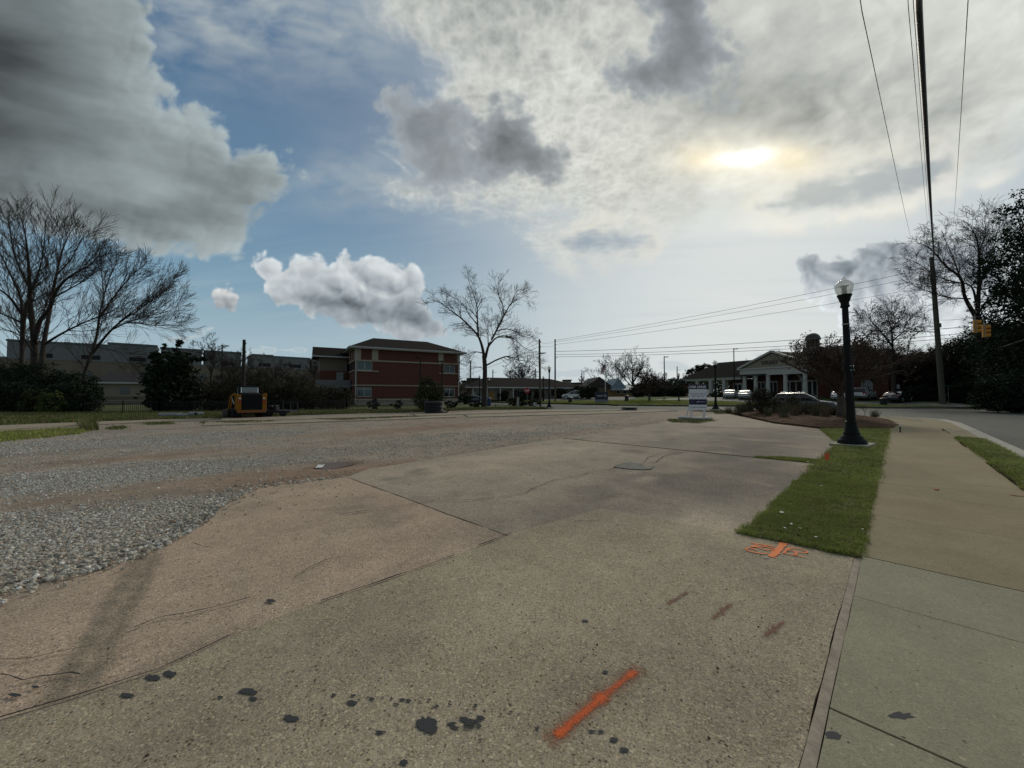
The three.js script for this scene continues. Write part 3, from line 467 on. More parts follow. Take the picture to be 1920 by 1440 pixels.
// ---------------------------------------------------------------- lawns, mulch, verges
function tuftGeometry(blades, h, w, spread, seed, lean = 0.5) {
  const r = rng(seed), pos = [], idx = [];
  for (let i = 0; i < blades; i++) {
    const th = r() * 6.283, x = (r() - 0.5) * spread, z = (r() - 0.5) * spread, H = h * (0.5 + 0.7 * r()), k = lean * (0.3 + r()) * H, cx = Math.cos(th), cz = Math.sin(th), b = pos.length / 3, W = w * (0.7 + 0.6 * r());
    pos.push(x - cz * W, 0, z + cx * W, x + cz * W, 0, z - cx * W, x - cz * W * 0.7 + cx * k * 0.35, H * 0.6, z + cx * W * 0.7 + cz * k * 0.35, x + cz * W * 0.7 + cx * k * 0.35, H * 0.6, z - cx * W * 0.7 + cz * k * 0.35, x + cx * k, H, z + cz * k);
    idx.push(b, b + 1, b + 2, b + 1, b + 3, b + 2, b + 2, b + 3, b + 4);
  }
  const g = new THREE.BufferGeometry(); g.setAttribute('position', new THREE.Float32BufferAttribute(pos, 3)); g.setIndex(idx); g.computeVertexNormals(); return g;
}
const bladeMat = new THREE.MeshPhysicalMaterial({ color: lin(1, 1, 1), roughness: 0.8, specularIntensity: 0.25, side: THREE.DoubleSide, transmission: 0.25, thickness: 0 });
function turf(poly, geo, dens, seed, tone, label, height = () => 0, keep = () => 1, group) {
  const f = inPoly(poly), [x0, x1, z0, z1] = f.box, r = rng(seed), list = [], N = Math.round((x1 - x0) * (z1 - z0) * dens);
  for (let i = 0; i < N; i++) { const x = mix(x0, x1, r()), z = mix(z0, z1, r()), t = r(), s = 0.65 + 0.7 * r(), a = r() * 6.283; if (f(x, z) && t < keep(x, z)) list.push([x + (r() - 0.5) * 0.045, z + (r() - 0.5) * 0.045, s, a, tone(x, z, r)]); }
  const im = new THREE.InstancedMesh(geo, bladeMat, list.length), m = new THREE.Matrix4(), q = new THREE.Quaternion(), up = new THREE.Vector3(0, 1, 0);
  list.forEach(([x, z, s, a, c], i) => { m.compose(new THREE.Vector3(x, height(x, z), z), q.setFromAxisAngle(up, a), new THREE.Vector3(s, s, s)); im.setMatrixAt(i, m); im.setColorAt(i, c); });
  im.name = numbered('grass'); tag(im, label, 'grass', group, 'stuff'); scene.add(im); return im;
}
const green = (x, z, r) => { const k = 0.75 + 0.5 * r() + 0.5 * fbm(x / 0.8, z / 0.8, 3, 3), y = r(); return y < 0.22 ? lin(0.42 * k, 0.37 * k, 0.17 * k) : lin(0.31 * k, 0.36 * k, 0.09 * k); };
const dull = (x, z, r) => { const k = 0.7 + 0.6 * r(); return r() < 0.35 ? lin(0.26 * k, 0.21 * k, 0.11 * k) : lin(0.14 * k, 0.18 * k, 0.055 * k); };
const soilTone = (x, z) => { const k = 1 + 0.5 * fbm(x / 0.3, z / 0.3, 2, 3); return [0.19 * k, 0.19 * k, 0.085 * k]; };

const LAWN = rough([...P([[1380, 1000], [1432, 966], [1478, 921], [1532, 869], [1573, 833], [1540, 805], [1668, 805]]), S(25.4, -0.275), S(4.86, -0.275), ...P([[1606, 1045], [1472, 1018]])], 0.2, 0.045, 21);
setting('lawn_strip', sheet(LAWN, { y: 0.012, height: (x, z) => 0.02 * fbm(x / 0.5, z / 0.5, 6, 2), color: soilTone, cell: 0.08, grow: 0.02, skirt: 0.1 }), earthMat);
const bare = blobs([[1590, 945, 0.9, 0.22, 1], [1440, 1005, 0.35, 0.3, 0.6], [1530, 900, 0.3, 0.2, 0.5], [1500, 1012, 0.3, 0.15, 0.4]]);
const lawnH = (x, z) => 0.012 + 0.02 * fbm(x / 0.5, z / 0.5, 6, 2);
const T1 = tuftGeometry(10, 0.032, 0.0028, 0.055, 5, 1.5), T2 = tuftGeometry(8, 0.042, 0.006, 0.13, 6, 1.5), T3 = tuftGeometry(8, 0.09, 0.012, 0.3, 7), T4 = tuftGeometry(9, 0.16, 0.02, 0.5, 8), T5 = tuftGeometry(9, 0.32, 0.012, 0.25, 9, 0.7);
const nearHalf = cut(LAWN, 0, 9, -1), farHalf = cut(LAWN, 0, 9, 1);
const keepL = (x, z) => { const [a, b] = AB(x, z); return 1 - 0.93 * clamp(bare(a, b) * (1 + fbm(x / 0.2, z / 0.2, 4, 2))); };
turf(nearHalf, T1, 2600, 61, green, 'short green turf between the slabs and the sidewalk', lawnH, keepL, 'turf of the lawn strip');
turf(farHalf, T2, 420, 62, green, 'short green turf between the slabs and the sidewalk', lawnH, keepL, 'turf of the lawn strip');
const VERGE = rough([S(-4, 1.45), S(20.5, 1.43), S(20.2, 2.0), S(-4, 2.0)], 0.3, 0.015, 23);
setting('lawn_verge', sheet(VERGE, { y: 0.02, color: soilTone, cell: 0.12, grow: 0.02, skirt: 0.1 }), earthMat);
turf(cut(VERGE, 0, 5, 1), T2, 600, 63, green, 'short green turf between the sidewalk and the kerb', () => 0.02);
// grass-filled joint
const JOINT = rough(P([[1408, 856], [1470, 857], [1545, 863], [1538, 870], [1480, 864], [1440, 860]]), 0.2, 0.02, 24);
turf(JOINT, T1, 1600, 64, green, 'grass growing in the long joint between two slabs', () => -0.004);
// pine-straw bed at the corner
const BED = rough([...P([[1544, 802], [1450, 791], [1402, 780], [1368, 772], [1350, 769]]), S(39.2, -7.4), S(37.9, -4.6), S(36.0, -2.4), ...P([[1612, 781], [1642, 783], [1668, 788], [1684, 797], [1672, 803]])], 0.4, 0.06, 25);
const bedH = (x, z) => { const d = polyDist(x, z, BED); return 0.02 + 0.14 * ss(0, 1.2, d) + 0.05 * fbm(x / 0.5, z / 0.5, 4, 3); };
setting('mulch_bed', sheet(BED, { y: 0.0, height: bedH, cell: 0.18, grow: 0.01, skirt: 0.12, color: (x, z) => { const k = 1.4 * (1 + 0.8 * fbm(x / 0.25, z / 0.25, 3, 4)); return [0.15 * k, 0.09 * k, 0.056 * k]; } }), earthMat);
const straw = (x, z, r) => { const k = 0.6 + 0.8 * r(); return lin(0.2 * k, 0.115 * k, 0.065 * k); };
{ const im = turf(BED, tuftGeometry(9, 0.02, 0.006, 0.3, 12, 6), 70, 66, straw, 'reddish brown pine straw over the planting bed', bedH); im.name = numbered('pine_straw'); im.userData.category = 'pine straw'; }
// weedy verges along the back of the lot
const VLEFT = rough(P([[-500, 773], [0, 775], [300, 774], [560, 770.5], [760, 769], [900, 765], [1010, 763.5], [1025, 765], [900, 768], [760, 773], [560, 776.5], [420, 783], [300, 786], [150, 791], [0, 797], [-500, 812]]), 0.8, 0.25, 26);
const VH = (x, z) => -0.02 + 0.06 * fbm(x / 1.5, z / 1.5, 2, 2);
setting('weedy_verge', sheet(VLEFT, { y: 0, height: VH, color: (x, z) => soilTone(x, z).map((v) => v * 0.8), cell: 0.5, grow: 0.01, skirt: 0.1 }), earthMat);
turf(VLEFT, T4, 24, 67, dull, 'unmown weedy grass in front of the iron fence', VH);
const STRIP = rough(P([[-500, 840], [0, 811], [110, 804], [165, 803], [150, 812], [60, 822], [0, 828], [-500, 868]]), 0.5, 0.15, 27);
turf(STRIP, T3, 120, 68, green, 'low green weeds in a strip across the gravel', () => -0.03, (x, z) => clamp(0.75 + 1.5 * fbm(x / 0.8, z / 0.8, 5, 2)));
for (const [pl, sd] of [[[[370, 792], [470, 789], [530, 790], [460, 794]], 28], [[[210, 800], [235, 799], [232, 804], [208, 805]], 29], [[[590, 786], [680, 784], [760, 781], [800, 781], [700, 786], [640, 789]], 30], [[[1255, 786], [1300, 786], [1345, 788], [1310, 794], [1260, 793]], 31], [[[150, 792], [172, 791], [176, 806], [155, 806]], 32], [[[270, 793], [320, 791], [325, 795], [280, 796]], 33], [[[1290, 770], [1450, 771], [1350, 773]], 34]])
  turf(rough(P(pl), 0.4, 0.12, sd), sd === 32 ? T5 : T3, sd === 32 ? 30 : 60, 70 + sd, dull, 'patch of low weeds growing through the lot surface', () => -0.03, () => 0.8, 'weed patches on the lot');
// old concrete left at the back of the lot
const oldTone = slabTone([0.38, 0.33, 0.255], 0.6, 0.2, 31);
for (const [pl, sd] of [[[[-500, 815], [0, 798], [150, 792], [300, 787], [405, 784.5], [390, 787.5], [250, 793], [120, 799], [0, 806], [-500, 830]], 1], [[[420, 784], [600, 780], [770, 776.5], [760, 780], [640, 784], [500, 788], [410, 789.5]], 2], [[[775, 776], [900, 771.5], [1030, 768.5], [1175, 768.3], [1150, 770], [1020, 772], [900, 776], [780, 780]], 3], [[[385, 792], [520, 788.5], [640, 785.5], [760, 782.5], [860, 779.5], [855, 782], [700, 788], [520, 794], [380, 798]], 4], [[[870, 778], [1000, 774], [1180, 770.5], [1270, 770.5], [1150, 775], [1000, 779], [880, 782]], 5]])
  slab(rough(P(pl), 0.5, 0.12, sd + 40), { y: 0.02, color: oldTone, cell: 0.25, skirt: 0.14 }, oldMat);
// tire and patch marks on the slab: a sand-filled hollow with a sunken cover of older asphalt
const patchPoly = rough(P([[1150, 876], [1168, 868], [1182, 867], [1200, 870], [1215, 878], [1228, 874], [1222, 880], [1200, 881], [1172, 879]]), 0.1, 0.03, 35);
part(pavement, 'asphalt_patch', sheet(patchPoly, { y: 0.008, height: slabBump, cell: 0.1, color: (x, z) => { const k = 0.36 * (1 + 0.5 * n3(x * 6, z * 6, 2)); return [k, k * 0.96, k * 0.88]; } }), slabMat);
// bank lawn and parking court beyond the cross street, rising gently
function rise(x, z) { const [a, b] = AB(x, z), d = a - (53.2 + 0.27 * Math.max(0, b + 24)); return 0.06 + 0.95 * ss(0, 26, d) ; }
const FAR = [...P([[1040, 756.4], [1100, 757.8], [1140, 758.2], [1150, 759.4], [1250, 760.3], [1400, 761], [1500, 762], [1650, 764.2], [1760, 764.8], [1900, 765.3]]), S(64, 60), S(64, 140), S(240, 140), S(240, -200), S(52.2, -200), S(52.2, -60)];
setting('lawn', sheet(FAR, { y: 0, height: rise, cell: 1.2, grow: 0.03, color: (x, z) => { const n = fbm(x / 5, z / 5, 3, 3), k = 1.6 * (1 + 0.5 * n); return [0.085 * k, 0.125 * k, 0.035 * k]; } }), earthMat);
turf(cut(FAR.slice(0, 10).concat([S(66, 6), S(66, -30), S(58, -60)]), 1, 8, -1), T4, 9, 69, green, 'mown green lawn between the cross street and the bank', rise);
const court = (pl, sd, name = 'parking_court', base = [0.2, 0.195, 0.19]) => setting(name, sheet(rough(pl, 1.5, 0.05, sd), { y: 0.012, height: rise, cell: 1, grow: 0.02, color: (x, z) => { const k = 1.6 * (1 + 0.3 * fbm(x / 3, z / 3, 2, 3)); return base.map((v) => v * k); } }), roadMat);
court([S(59.5, -24), S(63.5, -5), S(66, 6), S(72, 10), S(73, -22), S(71, -30)], 51);
court([S(52.4, -44), S(56.5, -33.5), S(72, -37), S(90, -46), S(92, -60), S(60, -62)], 52, 'side_street', [0.24, 0.23, 0.22]);
court(P([[1215, 756.5], [1300, 755.8], [1360, 756.2], [1360, 755.3], [1300, 755], [1215, 755.7]]).map(([x, z]) => [x, z]), 53, 'lawn_path', [0.4, 0.37, 0.31]);
// land beyond the fence
setting('field', sheet([G(-500, 772), G(0, 774), G(300, 773), G(560, 769.5), G(760, 768), G(900, 764), G(1000, 762.5), S(37, -36), S(41, -60), S(41, -200), [-700, -500], [-700, -20]], { y: -0.05, height: (x, z) => 0.15 * fbm(x / 8, z / 8, 3, 2), cell: 2, grow: 0.04, color: (x, z) => { const n = fbm(x / 4, z / 4, 3, 3), k = 1.6 * (1 + 0.5 * n); return [0.1 * k, 0.115 * k, 0.05 * k]; } }), earthMat);

// ================================================================= MARKS AND SMALL THINGS ON THE GROUND
function paintTexture(draw, w = 256, h = 64) { const c = document.createElement('canvas'); c.width = w; c.height = h; const g = c.getContext('2d'); g.clearRect(0, 0, w, h); draw(g, w, h); const t = new THREE.CanvasTexture(c); t.colorSpace = THREE.SRGBColorSpace; t.magFilter = THREE.LinearFilter; return t; }
function groundPatch(A, B, width, y = 0.004, n = 24) {               // a strip laid on the slab from A to B, uv along it
  const dx = B[0] - A[0], dz = B[1] - A[1], L = Math.hypot(dx, dz), pos = [], uv = [], idx = [];
  for (let i = 0; i <= n; i++) for (let j = 0; j <= 4; j++) { const t = i / n, o = (j / 4 - 0.5) * width, x = A[0] + dx * t - dz / L * o, z = A[1] + dz * t + dx / L * o; pos.push(x, slabBump(x, z) + y, z); uv.push(t, j / 4); if (i < n && j < 4) { const a = i * 5 + j; idx.push(a, a + 1, a + 5, a + 1, a + 6, a + 5); } }
  const g = new THREE.BufferGeometry(); g.setAttribute('position', new THREE.Float32BufferAttribute(pos, 3)); g.setAttribute('uv', new THREE.Float32BufferAttribute(uv, 2)); g.setIndex(idx); g.computeVertexNormals(); return g;
}
const spray = (col, seed, strokes, len, wid) => (g, w, h) => {         // droplets: thick in the core, thinning out; strokes: [u0, v0, u1, v1, radius in metres, cover]
  const r = rng(seed), im = g.createImageData(w, h), d = im.data;
  for (let y = 0; y < h; y++) for (let x = 0; x < w; x++) {
    let c = 0; for (const [u0, v0, u1, v1, rad, cov] of strokes) { const ax = u0 * len, ay = v0 * wid, ex = (u1 - u0) * len, ey = (v1 - v0) * wid, px = x / w * len, py = y / h * wid, t = clamp(((px - ax) * ex + (py - ay) * ey) / (ex * ex + ey * ey || 1)), q = Math.hypot(ax + ex * t - px, ay + ey * t - py) / (rad * (1 + 0.3 * n3(px * 40, seed, 1))); c = Math.max(c, cov * Math.exp(-(q ** 2.2))); }
    const k = (y * w + x) * 4, on = r() < c ? 1 : 0; d[k] = col[0] - 18 * r(); d[k + 1] = col[1] + 24 * r() - 12; d[k + 2] = col[2] + 16 * r() - 8; d[k + 3] = on * 255 * (0.7 + 0.3 * r());
  }
  g.putImageData(im, 0, 0);
};
const decalMat = (t) => new THREE.MeshStandardMaterial({ map: t, transparent: true, roughness: 0.95 });
solo('paint_mark', groundPatch(G(1026, 1396), G(1198, 1248), 0.26), decalMat(paintTexture(spray([255, 112, 54], 3, [[0.1, 0.5, 0.5, 0.5, 0.026, 0.92], [0.5, 0.5, 0.9, 0.46, 0.024, 0.8], [0.51, 0.5, 0.53, 0.5, 0.042, 1], [0.1, 0.5, 0.13, 0.5, 0.032, 0.98], [0.86, 0.465, 0.9, 0.46, 0.032, 0.9], [0.03, 0.52, 0.97, 0.46, 0.05, 0.3]], 0.74, 0.26), 512, 180)), 'long orange spray paint dash with a bright dot at its middle', 'paint mark');
for (const [p, q, sd, lab] of [[[1250, 1138], [1288, 1108], 5, 'faded red paint smear, plain short dash on the apron slab'], [[1336, 1166], [1372, 1128], 6, 'faded red paint smear with a jagged cross stroke'], [[1436, 1200], [1468, 1162], 7, 'faded red paint smear beside the joint board']])
  solo('red_smear', groundPatch(G(...p), G(...q), 0.12), decalMat(paintTexture(spray([172, 62, 58], sd, [[0.15, 0.6, 0.88, 0.42, 0.016, 0.5], ...(sd > 5 ? [[0.4, 0.42, 0.6, 0.62, 0.02, 0.5]] : []), ...(sd > 6 ? [[0.15, 0.6, 0.4, 0.62, 0.02, 0.5]] : [])], 0.25, 0.12), 160, 80)), lab, 'paint mark');
{ // utility letters sprayed at the lawn edge
  const orange = mat(1, 0.3, 0.11, 0.95), t = thing('utility_paint', 'orange sprayed letters FO and a thick bar at the lawn edge', 'paint mark');
  const z12 = (l) => l.map(([x, y]) => G(1380 + x / 12, 1000 + y / 12));
  const stroke = (l, w, sd, name = 'letter_stroke') => { const g = ribbon(rough(z12(l), 0.02, 0.003, sd, false), w, 0, 0.35, sd), p = g.attributes.position; for (let i = 0; i < p.count; i++) p.setY(i, slabBump(p.getX(i), p.getZ(i)) + 0.0045 + sd * 0.0004); g.computeVertexNormals(); return part(t, name, g, orange); };
  stroke([[1080, 225], [1000, 330], [900, 430], [790, 545]], 0.062, 1, 'bar'); stroke([[1060, 225], [1190, 262]], 0.02, 2);
  stroke([[330, 228], [560, 262], [870, 312]], 0.02, 3); stroke([[480, 272], [330, 320], [560, 305], [760, 330], [900, 368]], 0.022, 4); stroke([[400, 310], [560, 355], [720, 400]], 0.016, 5); stroke([[470, 395], [330, 348], [215, 352], [270, 405], [450, 450], [620, 476], [730, 470]], 0.018, 6); stroke([[640, 255], [660, 310]], 0.014, 7); stroke([[700, 380], [870, 400]], 0.02, 8);
  stroke([[1190, 365], [1280, 348], [1400, 358], [1520, 390], [1605, 432], [1595, 462], [1480, 452], [1300, 408], [1200, 372]], 0.016, 9); stroke([[1180, 350], [1120, 420], [1070, 465], [1220, 492], [1400, 525], [1550, 558]], 0.018, 10); stroke([[1090, 385], [1220, 400]], 0.018, 11); stroke([[1310, 430], [1375, 478], [1290, 505]], 0.022, 12);
  const dab = sheet(rough(z12([[630, 560], [690, 535], [740, 560], [700, 582]]), 0.05, 0.003, 3), { y: 0.006, height: slabBump, cell: 0.1 }); part(t, 'grey_dab', dab, mat(0.42, 0.42, 0.4, 0.9));
}
// tar and gum patches on the slabs
const tarMat = mat(0.045, 0.047, 0.05, 0.85), tarLabels = ['roundish black tar patch stuck on the concrete slab', 'small black tar spot on the concrete slab'];
function tar(px, py, rx, ry, seed, label, group = 'tar spots on the concrete') {
  const r = rng(seed * 7 + 1), pts = [], n = 22; for (let i = 0; i < n; i++) { const th = i / n * 6.283, k = 0.72 + 0.28 * Math.sin(th * 2 + r() * 1.5) * r() + 0.35 * r(); pts.push(G(px + Math.cos(th) * rx * k, py + Math.sin(th) * ry * k)); }
  return solo('tar_patch', sheet(pts, { y: 0.0045, height: slabBump, cell: 0.05 }), tarMat, label, 'tar patch', group);
}
tar(287, 1272, 14, 7, 1, 'flat black tar patch, one of two side by side'); tar(319, 1265, 13, 7, 2, 'flat black tar patch, one of two side by side'); tar(238, 1305, 14, 5, 3, 'narrow pointed black tar patch beside the slab edge'); tar(467, 1299, 18, 7, 4, 'lumpy wide black tar patch'); tar(474, 1312, 8, 4, 5, 'small black tar spot on the concrete slab'); tar(413, 1309, 5, 3, 6, 'small black tar spot on the concrete slab');
tar(546, 1349, 15, 8, 7, 'black tar patch with a thin tail'); tar(800, 1362, 21, 19, 8, 'largest black tar patch, lobed, on the apron slab'); tar(507, 1127, 9, 4, 9, 'lone black tar patch on the pinkish slab'); tar(1562, 1380, 17, 9, 10, 'smooth oval black tar patch beside the joint board'); tar(1689, 1343, 23, 8, 11, 'bent black tar patch on the sidewalk panel');
for (const [x, y, rx, ry] of [[711, 1375, 7, 4], [757, 1432, 8, 6], [1152, 1388, 9, 5], [1170, 1407, 9, 6], [1135, 1260, 6, 4], [1007, 1367, 4, 3], [1097, 1165, 6, 3], [720, 1374, 4, 2], [900, 1390, 3, 2], [660, 1320, 9, 6], [1110, 1372, 8, 3], [1127, 1373, 7, 3], [28, 1305, 13, 4], [66, 1290, 8, 3]]) tar(x, y, rx, ry, x + y, 'small black tar spot on the concrete slab');
for (let i = 0, r = rng(9); i < 26; i++) tar(835 + r() * 70, 1345 + r() * 24, 3 + r() * 6, 1.5 + r() * 3, 300 + i, 'crumbled bit of black tar in the cluster beside the largest patch', 'crumbled tar bits');
for (let i = 0, r = rng(19); i < 26; i++) { const t = i / 25; tar(mix(625, 960, t ** 0.85) + r() * 16, mix(1305, 1336, t) + r() * 14 - 5, 1.5 + r() * 6 * (1 - t * 0.7), 1 + r() * 2.6 * (1 - t * 0.5), 400 + i, 'bit of tar in the broken dark line across the apron', 'broken tar line'); }
{ // grit and twigs on the slabs
  const r = rng(71), g = new THREE.IcosahedronGeometry(1, 0), list = [];
  for (let i = 0; i < 900; i++) { const b = mix(-7, -0.6, r()), a = mix(-2.5, 9, r()), [x, z] = S(a, b); if (z > -1.3) continue; list.push([x, z, mix(0.002, 0.007, r() ** 3), r()]); }
  for (let i = 0; i < 500; i++) { const t = r(), [x, z] = S(mix(-2, 2.6, t), -7 + 1.2 * r() ** 2 + 0.2); list.push([x, z, mix(0.002, 0.011, r() ** 3), r()]); }
  const im = new THREE.InstancedMesh(g, new THREE.MeshStandardMaterial({ color: lin(1, 1, 1), roughness: 1 }), list.length), m = new THREE.Matrix4();
  list.forEach(([x, z, s, k], i) => { m.makeRotationY(k * 9).scale(new THREE.Vector3(s * 1.3, s * 0.8, s)).setPosition(x, slabBump(x, z) + s * 0.4, z); im.setMatrixAt(i, m); im.setColorAt(i, k < 0.6 ? lin(0.09, 0.065, 0.05) : k < 0.85 ? lin(0.32, 0.25, 0.18) : lin(0.6, 0.57, 0.5)); });
  im.name = 'grit'; tag(im, 'fine grit and crumbs scattered on the slabs', 'grit', null, 'stuff'); scene.add(im);
}
// puddle with a scrap of paper
{ const w = rough(P([[592, 872], [606, 866], [626, 863.5], [645, 863], [662, 864.5], [668, 866], [650, 871], [628, 875], [606, 876.5]]), 0.1, 0.03, 77);
  const m = solo('puddle', sheet(w, { y: -0.036, cell: 0.3 }), new THREE.MeshPhysicalMaterial({ color: lin(0.13, 0.07, 0.035), roughness: 0.25, specularIntensity: 0.15 }), 'muddy brown puddle in the dirt beside the slab corner', 'puddle');
  const sc = G(600, 873), pg = new THREE.PlaneGeometry(0.13, 0.2, 6, 8).rotateX(-Math.PI / 2), p = pg.attributes.position; for (let i = 0; i < p.count; i++) p.setY(i, 0.02 * fbm(p.getX(i) * 9, p.getZ(i) * 9, 2, 2) + 0.035 * clamp(0.5 - p.getZ(i) * 4)); pg.computeVertexNormals();
  const s = solo('paper_scrap', pg, new THREE.MeshStandardMaterial({ color: lin(0.8, 0.8, 0.78), roughness: 0.8, side: THREE.DoubleSide }), 'white paper scrap lying in the edge of the muddy puddle', 'litter'); s.position.set(sc[0], -0.03, sc[1]); s.rotation.y = 0.2;
}
{ // litter flecks on the lawn
  const r = rng(5), white = new THREE.MeshStandardMaterial({ color: lin(0.75, 0.75, 0.72), roughness: 0.8, side: THREE.DoubleSide });
  for (const [x, y, s] of [[1466, 968, 0.035], [1484, 990, 0.022], [1472, 998, 0.018], [1500, 998, 0.016], [1530, 1015, 0.02], [1540, 916, 0.02], [1515, 870, 0.02], [1300, 975, 0.02], [1618, 1000, 0.014]]) { const q = G(x, y), g = new THREE.PlaneGeometry(s * 2, s, 3, 2).rotateX(-Math.PI / 2), p = g.attributes.position; for (let i = 0; i < p.count; i++) p.setY(i, r() * s * 0.4); g.computeVertexNormals(); const m = solo('litter_fleck', g, white, 'tiny white litter fleck in the grass strip', 'litter', 'white flecks on the lawn strip'); m.position.set(q[0], 0.045, q[1]); m.rotation.y = r() * 6; }
  // survey flag and a pin in the walk
  const [fx, fz] = G(1549, 872), f = thing('survey_flag', 'small orange survey flag on a wire in the lawn strip', 'flag', [fx, 0.0, fz]);
  part(f, 'wire', new GB().cyl(0.002, 0.002, 0.26, 0, 0.13, 0, 6).geo, mat(0.3, 0.3, 0.3, 0.5));
  const fg = new THREE.PlaneGeometry(0.075, 0.15, 4, 5), p = fg.attributes.position; for (let i = 0; i < p.count; i++) p.setXYZ(i, p.getX(i) + 0.02, p.getY(i) + 0.18, 0.015 * Math.sin(p.getX(i) * 60)); fg.computeVertexNormals(); part(f, 'flag_cloth', fg, new THREE.MeshStandardMaterial({ color: lin(0.9, 0.13, 0.05), roughness: 0.7, side: THREE.DoubleSide }));
  const [px, pz] = G(1688, 811), pin = thing('metal_pin', 'short dark metal pin standing in the sidewalk', 'pin', [px, 0.004, pz]);
  part(pin, 'stem', new GB().cyl(0.025, 0.02, 0.2, 0, 0.1, 0, 10).geo, mat(0.05, 0.035, 0.03, 0.7)); part(pin, 'cap', new GB().cyl(0.034, 0.03, 0.03, 0, 0.215, 0, 10).geo, mat(0.06, 0.045, 0.04, 0.6));
  for (const [x, y, w, a] of [[1755, 918, 0.05, 0.7], [1910, 930, 0.06, -0.7]]) { const q = G(x, y); solo('orange_dash', ribbon(rough([[q[0] - 0.07, q[1] + 0.09 * a], [q[0] + 0.07, q[1] - 0.09 * a]], 0.03, 0.004, x, false), w, 0.018, 0.5, x), mat(0.42, 0.2, 0.1, 1), x < 1800 ? 'worn orange paint dash on the middle of the sidewalk' : 'worn orange paint dash at the grassy edge of the sidewalk', 'paint mark'); }
}

// ================================================================= STREET FURNITURE
const castIron = new THREE.MeshPhysicalMaterial({ color: lin(0.008, 0.009, 0.009), roughness: 0.55, specularIntensity: 0.35 });
const globeMat = new THREE.MeshPhysicalMaterial({ color: lin(0.86, 0.87, 0.84), roughness: 0.35, transmission: 0.75, thickness: 0, side: THREE.DoubleSide });
const concreteMat = tinted(0.38, 0.35, 0.29, 'broom', 0.9, 0.003);
function lampPost(label, x, z, y = 0, near = false, pad = true) {
  const t = thing('lamp_post', label, 'lamp post', [x, y, z], 0, 'acorn lamp posts');
  if (near) t.rotation.z = 0.028;
  if (pad) part(t, 'footing', new GB().round(0.86, 0.12, 0.86, 0.02, 0, 0.02, 0, 0, 0.6, 0).geo, concreteMat);
  part(t, 'pedestal', new GB().lathe([[0, 0.07], [0.345, 0.07], [0.345, 0.11], [0.33, 0.13], [0.335, 0.17], [0.3, 0.2], [0.275, 0.22], [0.26, 0.27], [0.205, 0.31], [0.19, 0.34], [0.2, 0.36], [0.2, 0.38], [0.175, 0.4], [0.16, 0.48], [0.135, 0.6], [0.125, 0.66], [0.14, 0.68], [0.14, 0.71], [0.115, 0.73], [0, 0.73]], near ? 28 : 14).geo, castIron);
  const sh = [], n = near ? 48 : 10; const g = new THREE.CylinderGeometry(0.072, 0.105, 3.4, n, 1), p = g.attributes.position;
  if (near) for (let i = 0; i < p.count; i++) { const a = Math.atan2(p.getZ(i), p.getX(i)), k = 1 + 0.05 * Math.cos(a * 12); p.setX(i, p.getX(i) * k); p.setZ(i, p.getZ(i) * k); }
  g.computeVertexNormals(); part(t, 'shaft', new GB().at(g, 0, 2.42, 0).geo, castIron);
  part(t, 'capital', new GB().lathe([[0, 4.08], [0.1, 4.08], [0.115, 4.1], [0.115, 4.13], [0.1, 4.15], [0.1, 4.22], [0.12, 4.27], [0.135, 4.29], [0.135, 4.32], [0.155, 4.38], [0.175, 4.42], [0.18, 4.46], [0, 4.46]], near ? 24 : 12).geo, castIron);
  const gl = part(t, 'lamp_globe', new GB().lathe([[0.15, 4.46], [0.19, 4.54], [0.215, 4.63], [0.228, 4.74], [0.22, 4.755], [0.2, 4.79], [0.165, 4.83], [0.14, 4.845], [0.13, 4.87], [0.08, 4.89], [0.05, 4.9]], near ? 28 : 12).geo, globeMat);
  part(gl, 'reflector', new GB().lathe([[0, 4.46], [0.06, 4.47], [0.06, 4.68], [0.12, 4.72], [0.02, 4.74]], 14).geo, mat(0.5, 0.5, 0.48, 0.5));
  part(t, 'finial', new GB().lathe([[0.05, 4.895], [0.055, 4.92], [0.05, 4.95], [0.03, 4.985], [0, 4.99]], 12).geo, globeMat);
  if (near) { part(t, 'tape_band', new GB().cyl(0.102, 0.1, 0.02, 0, 3.58, 0, 28).geo, mat(0.6, 0.6, 0.55, 0.6)); const b = part(t, 'bracket', new GB().cyl(0.128, 0.126, 0.16, 0, 2.28, 0, 24).geo, castIron); for (const [dx, dy] of [[-0.04, 0.06], [0.04, 0.06], [-0.04, -0.06], [0.04, -0.06]]) part(b, 'bolt', new GB().cyl(0.014, 0.014, 0.03, dx, 2.28 + dy, 0.128, 8, Math.PI / 2).geo, mat(0.5, 0.5, 0.5, 0.35, { metalness: 0.8 })); }
  return t;
}
{ const [x, z] = G(1598, 836); lampPost('black fluted lamp post standing in the lawn strip beside the sidewalk', x, z, 0, true); }
{ const [x, z] = G(1342, 768.2); lampPost('black lamp post behind the lease board at the pine straw bed', x, z); }
lampPost('black lamp post on the bank lawn near the flagpole', ...G(1273, 757.3), 0.1);
lampPost('black lamp post beside the brown wooden utility pole', ...G(1030, 764), -0.03);
lampPost('black lamp post across the street in front of the low building', PX(1019, 72), -72, 0.1, false, false);
lampPost('black lamp post in the grass beside the large bare tree', PX(899, 68), -68, 0, false, false);
lampPost('black lamp post hidden among bare branches near the black sedan', PX(1651, 60), -60, 0.9, false, false);
lampPost('black lamp post behind the trunk of the large bare tree', PX(917, 84), -84, 0.1, false, false);

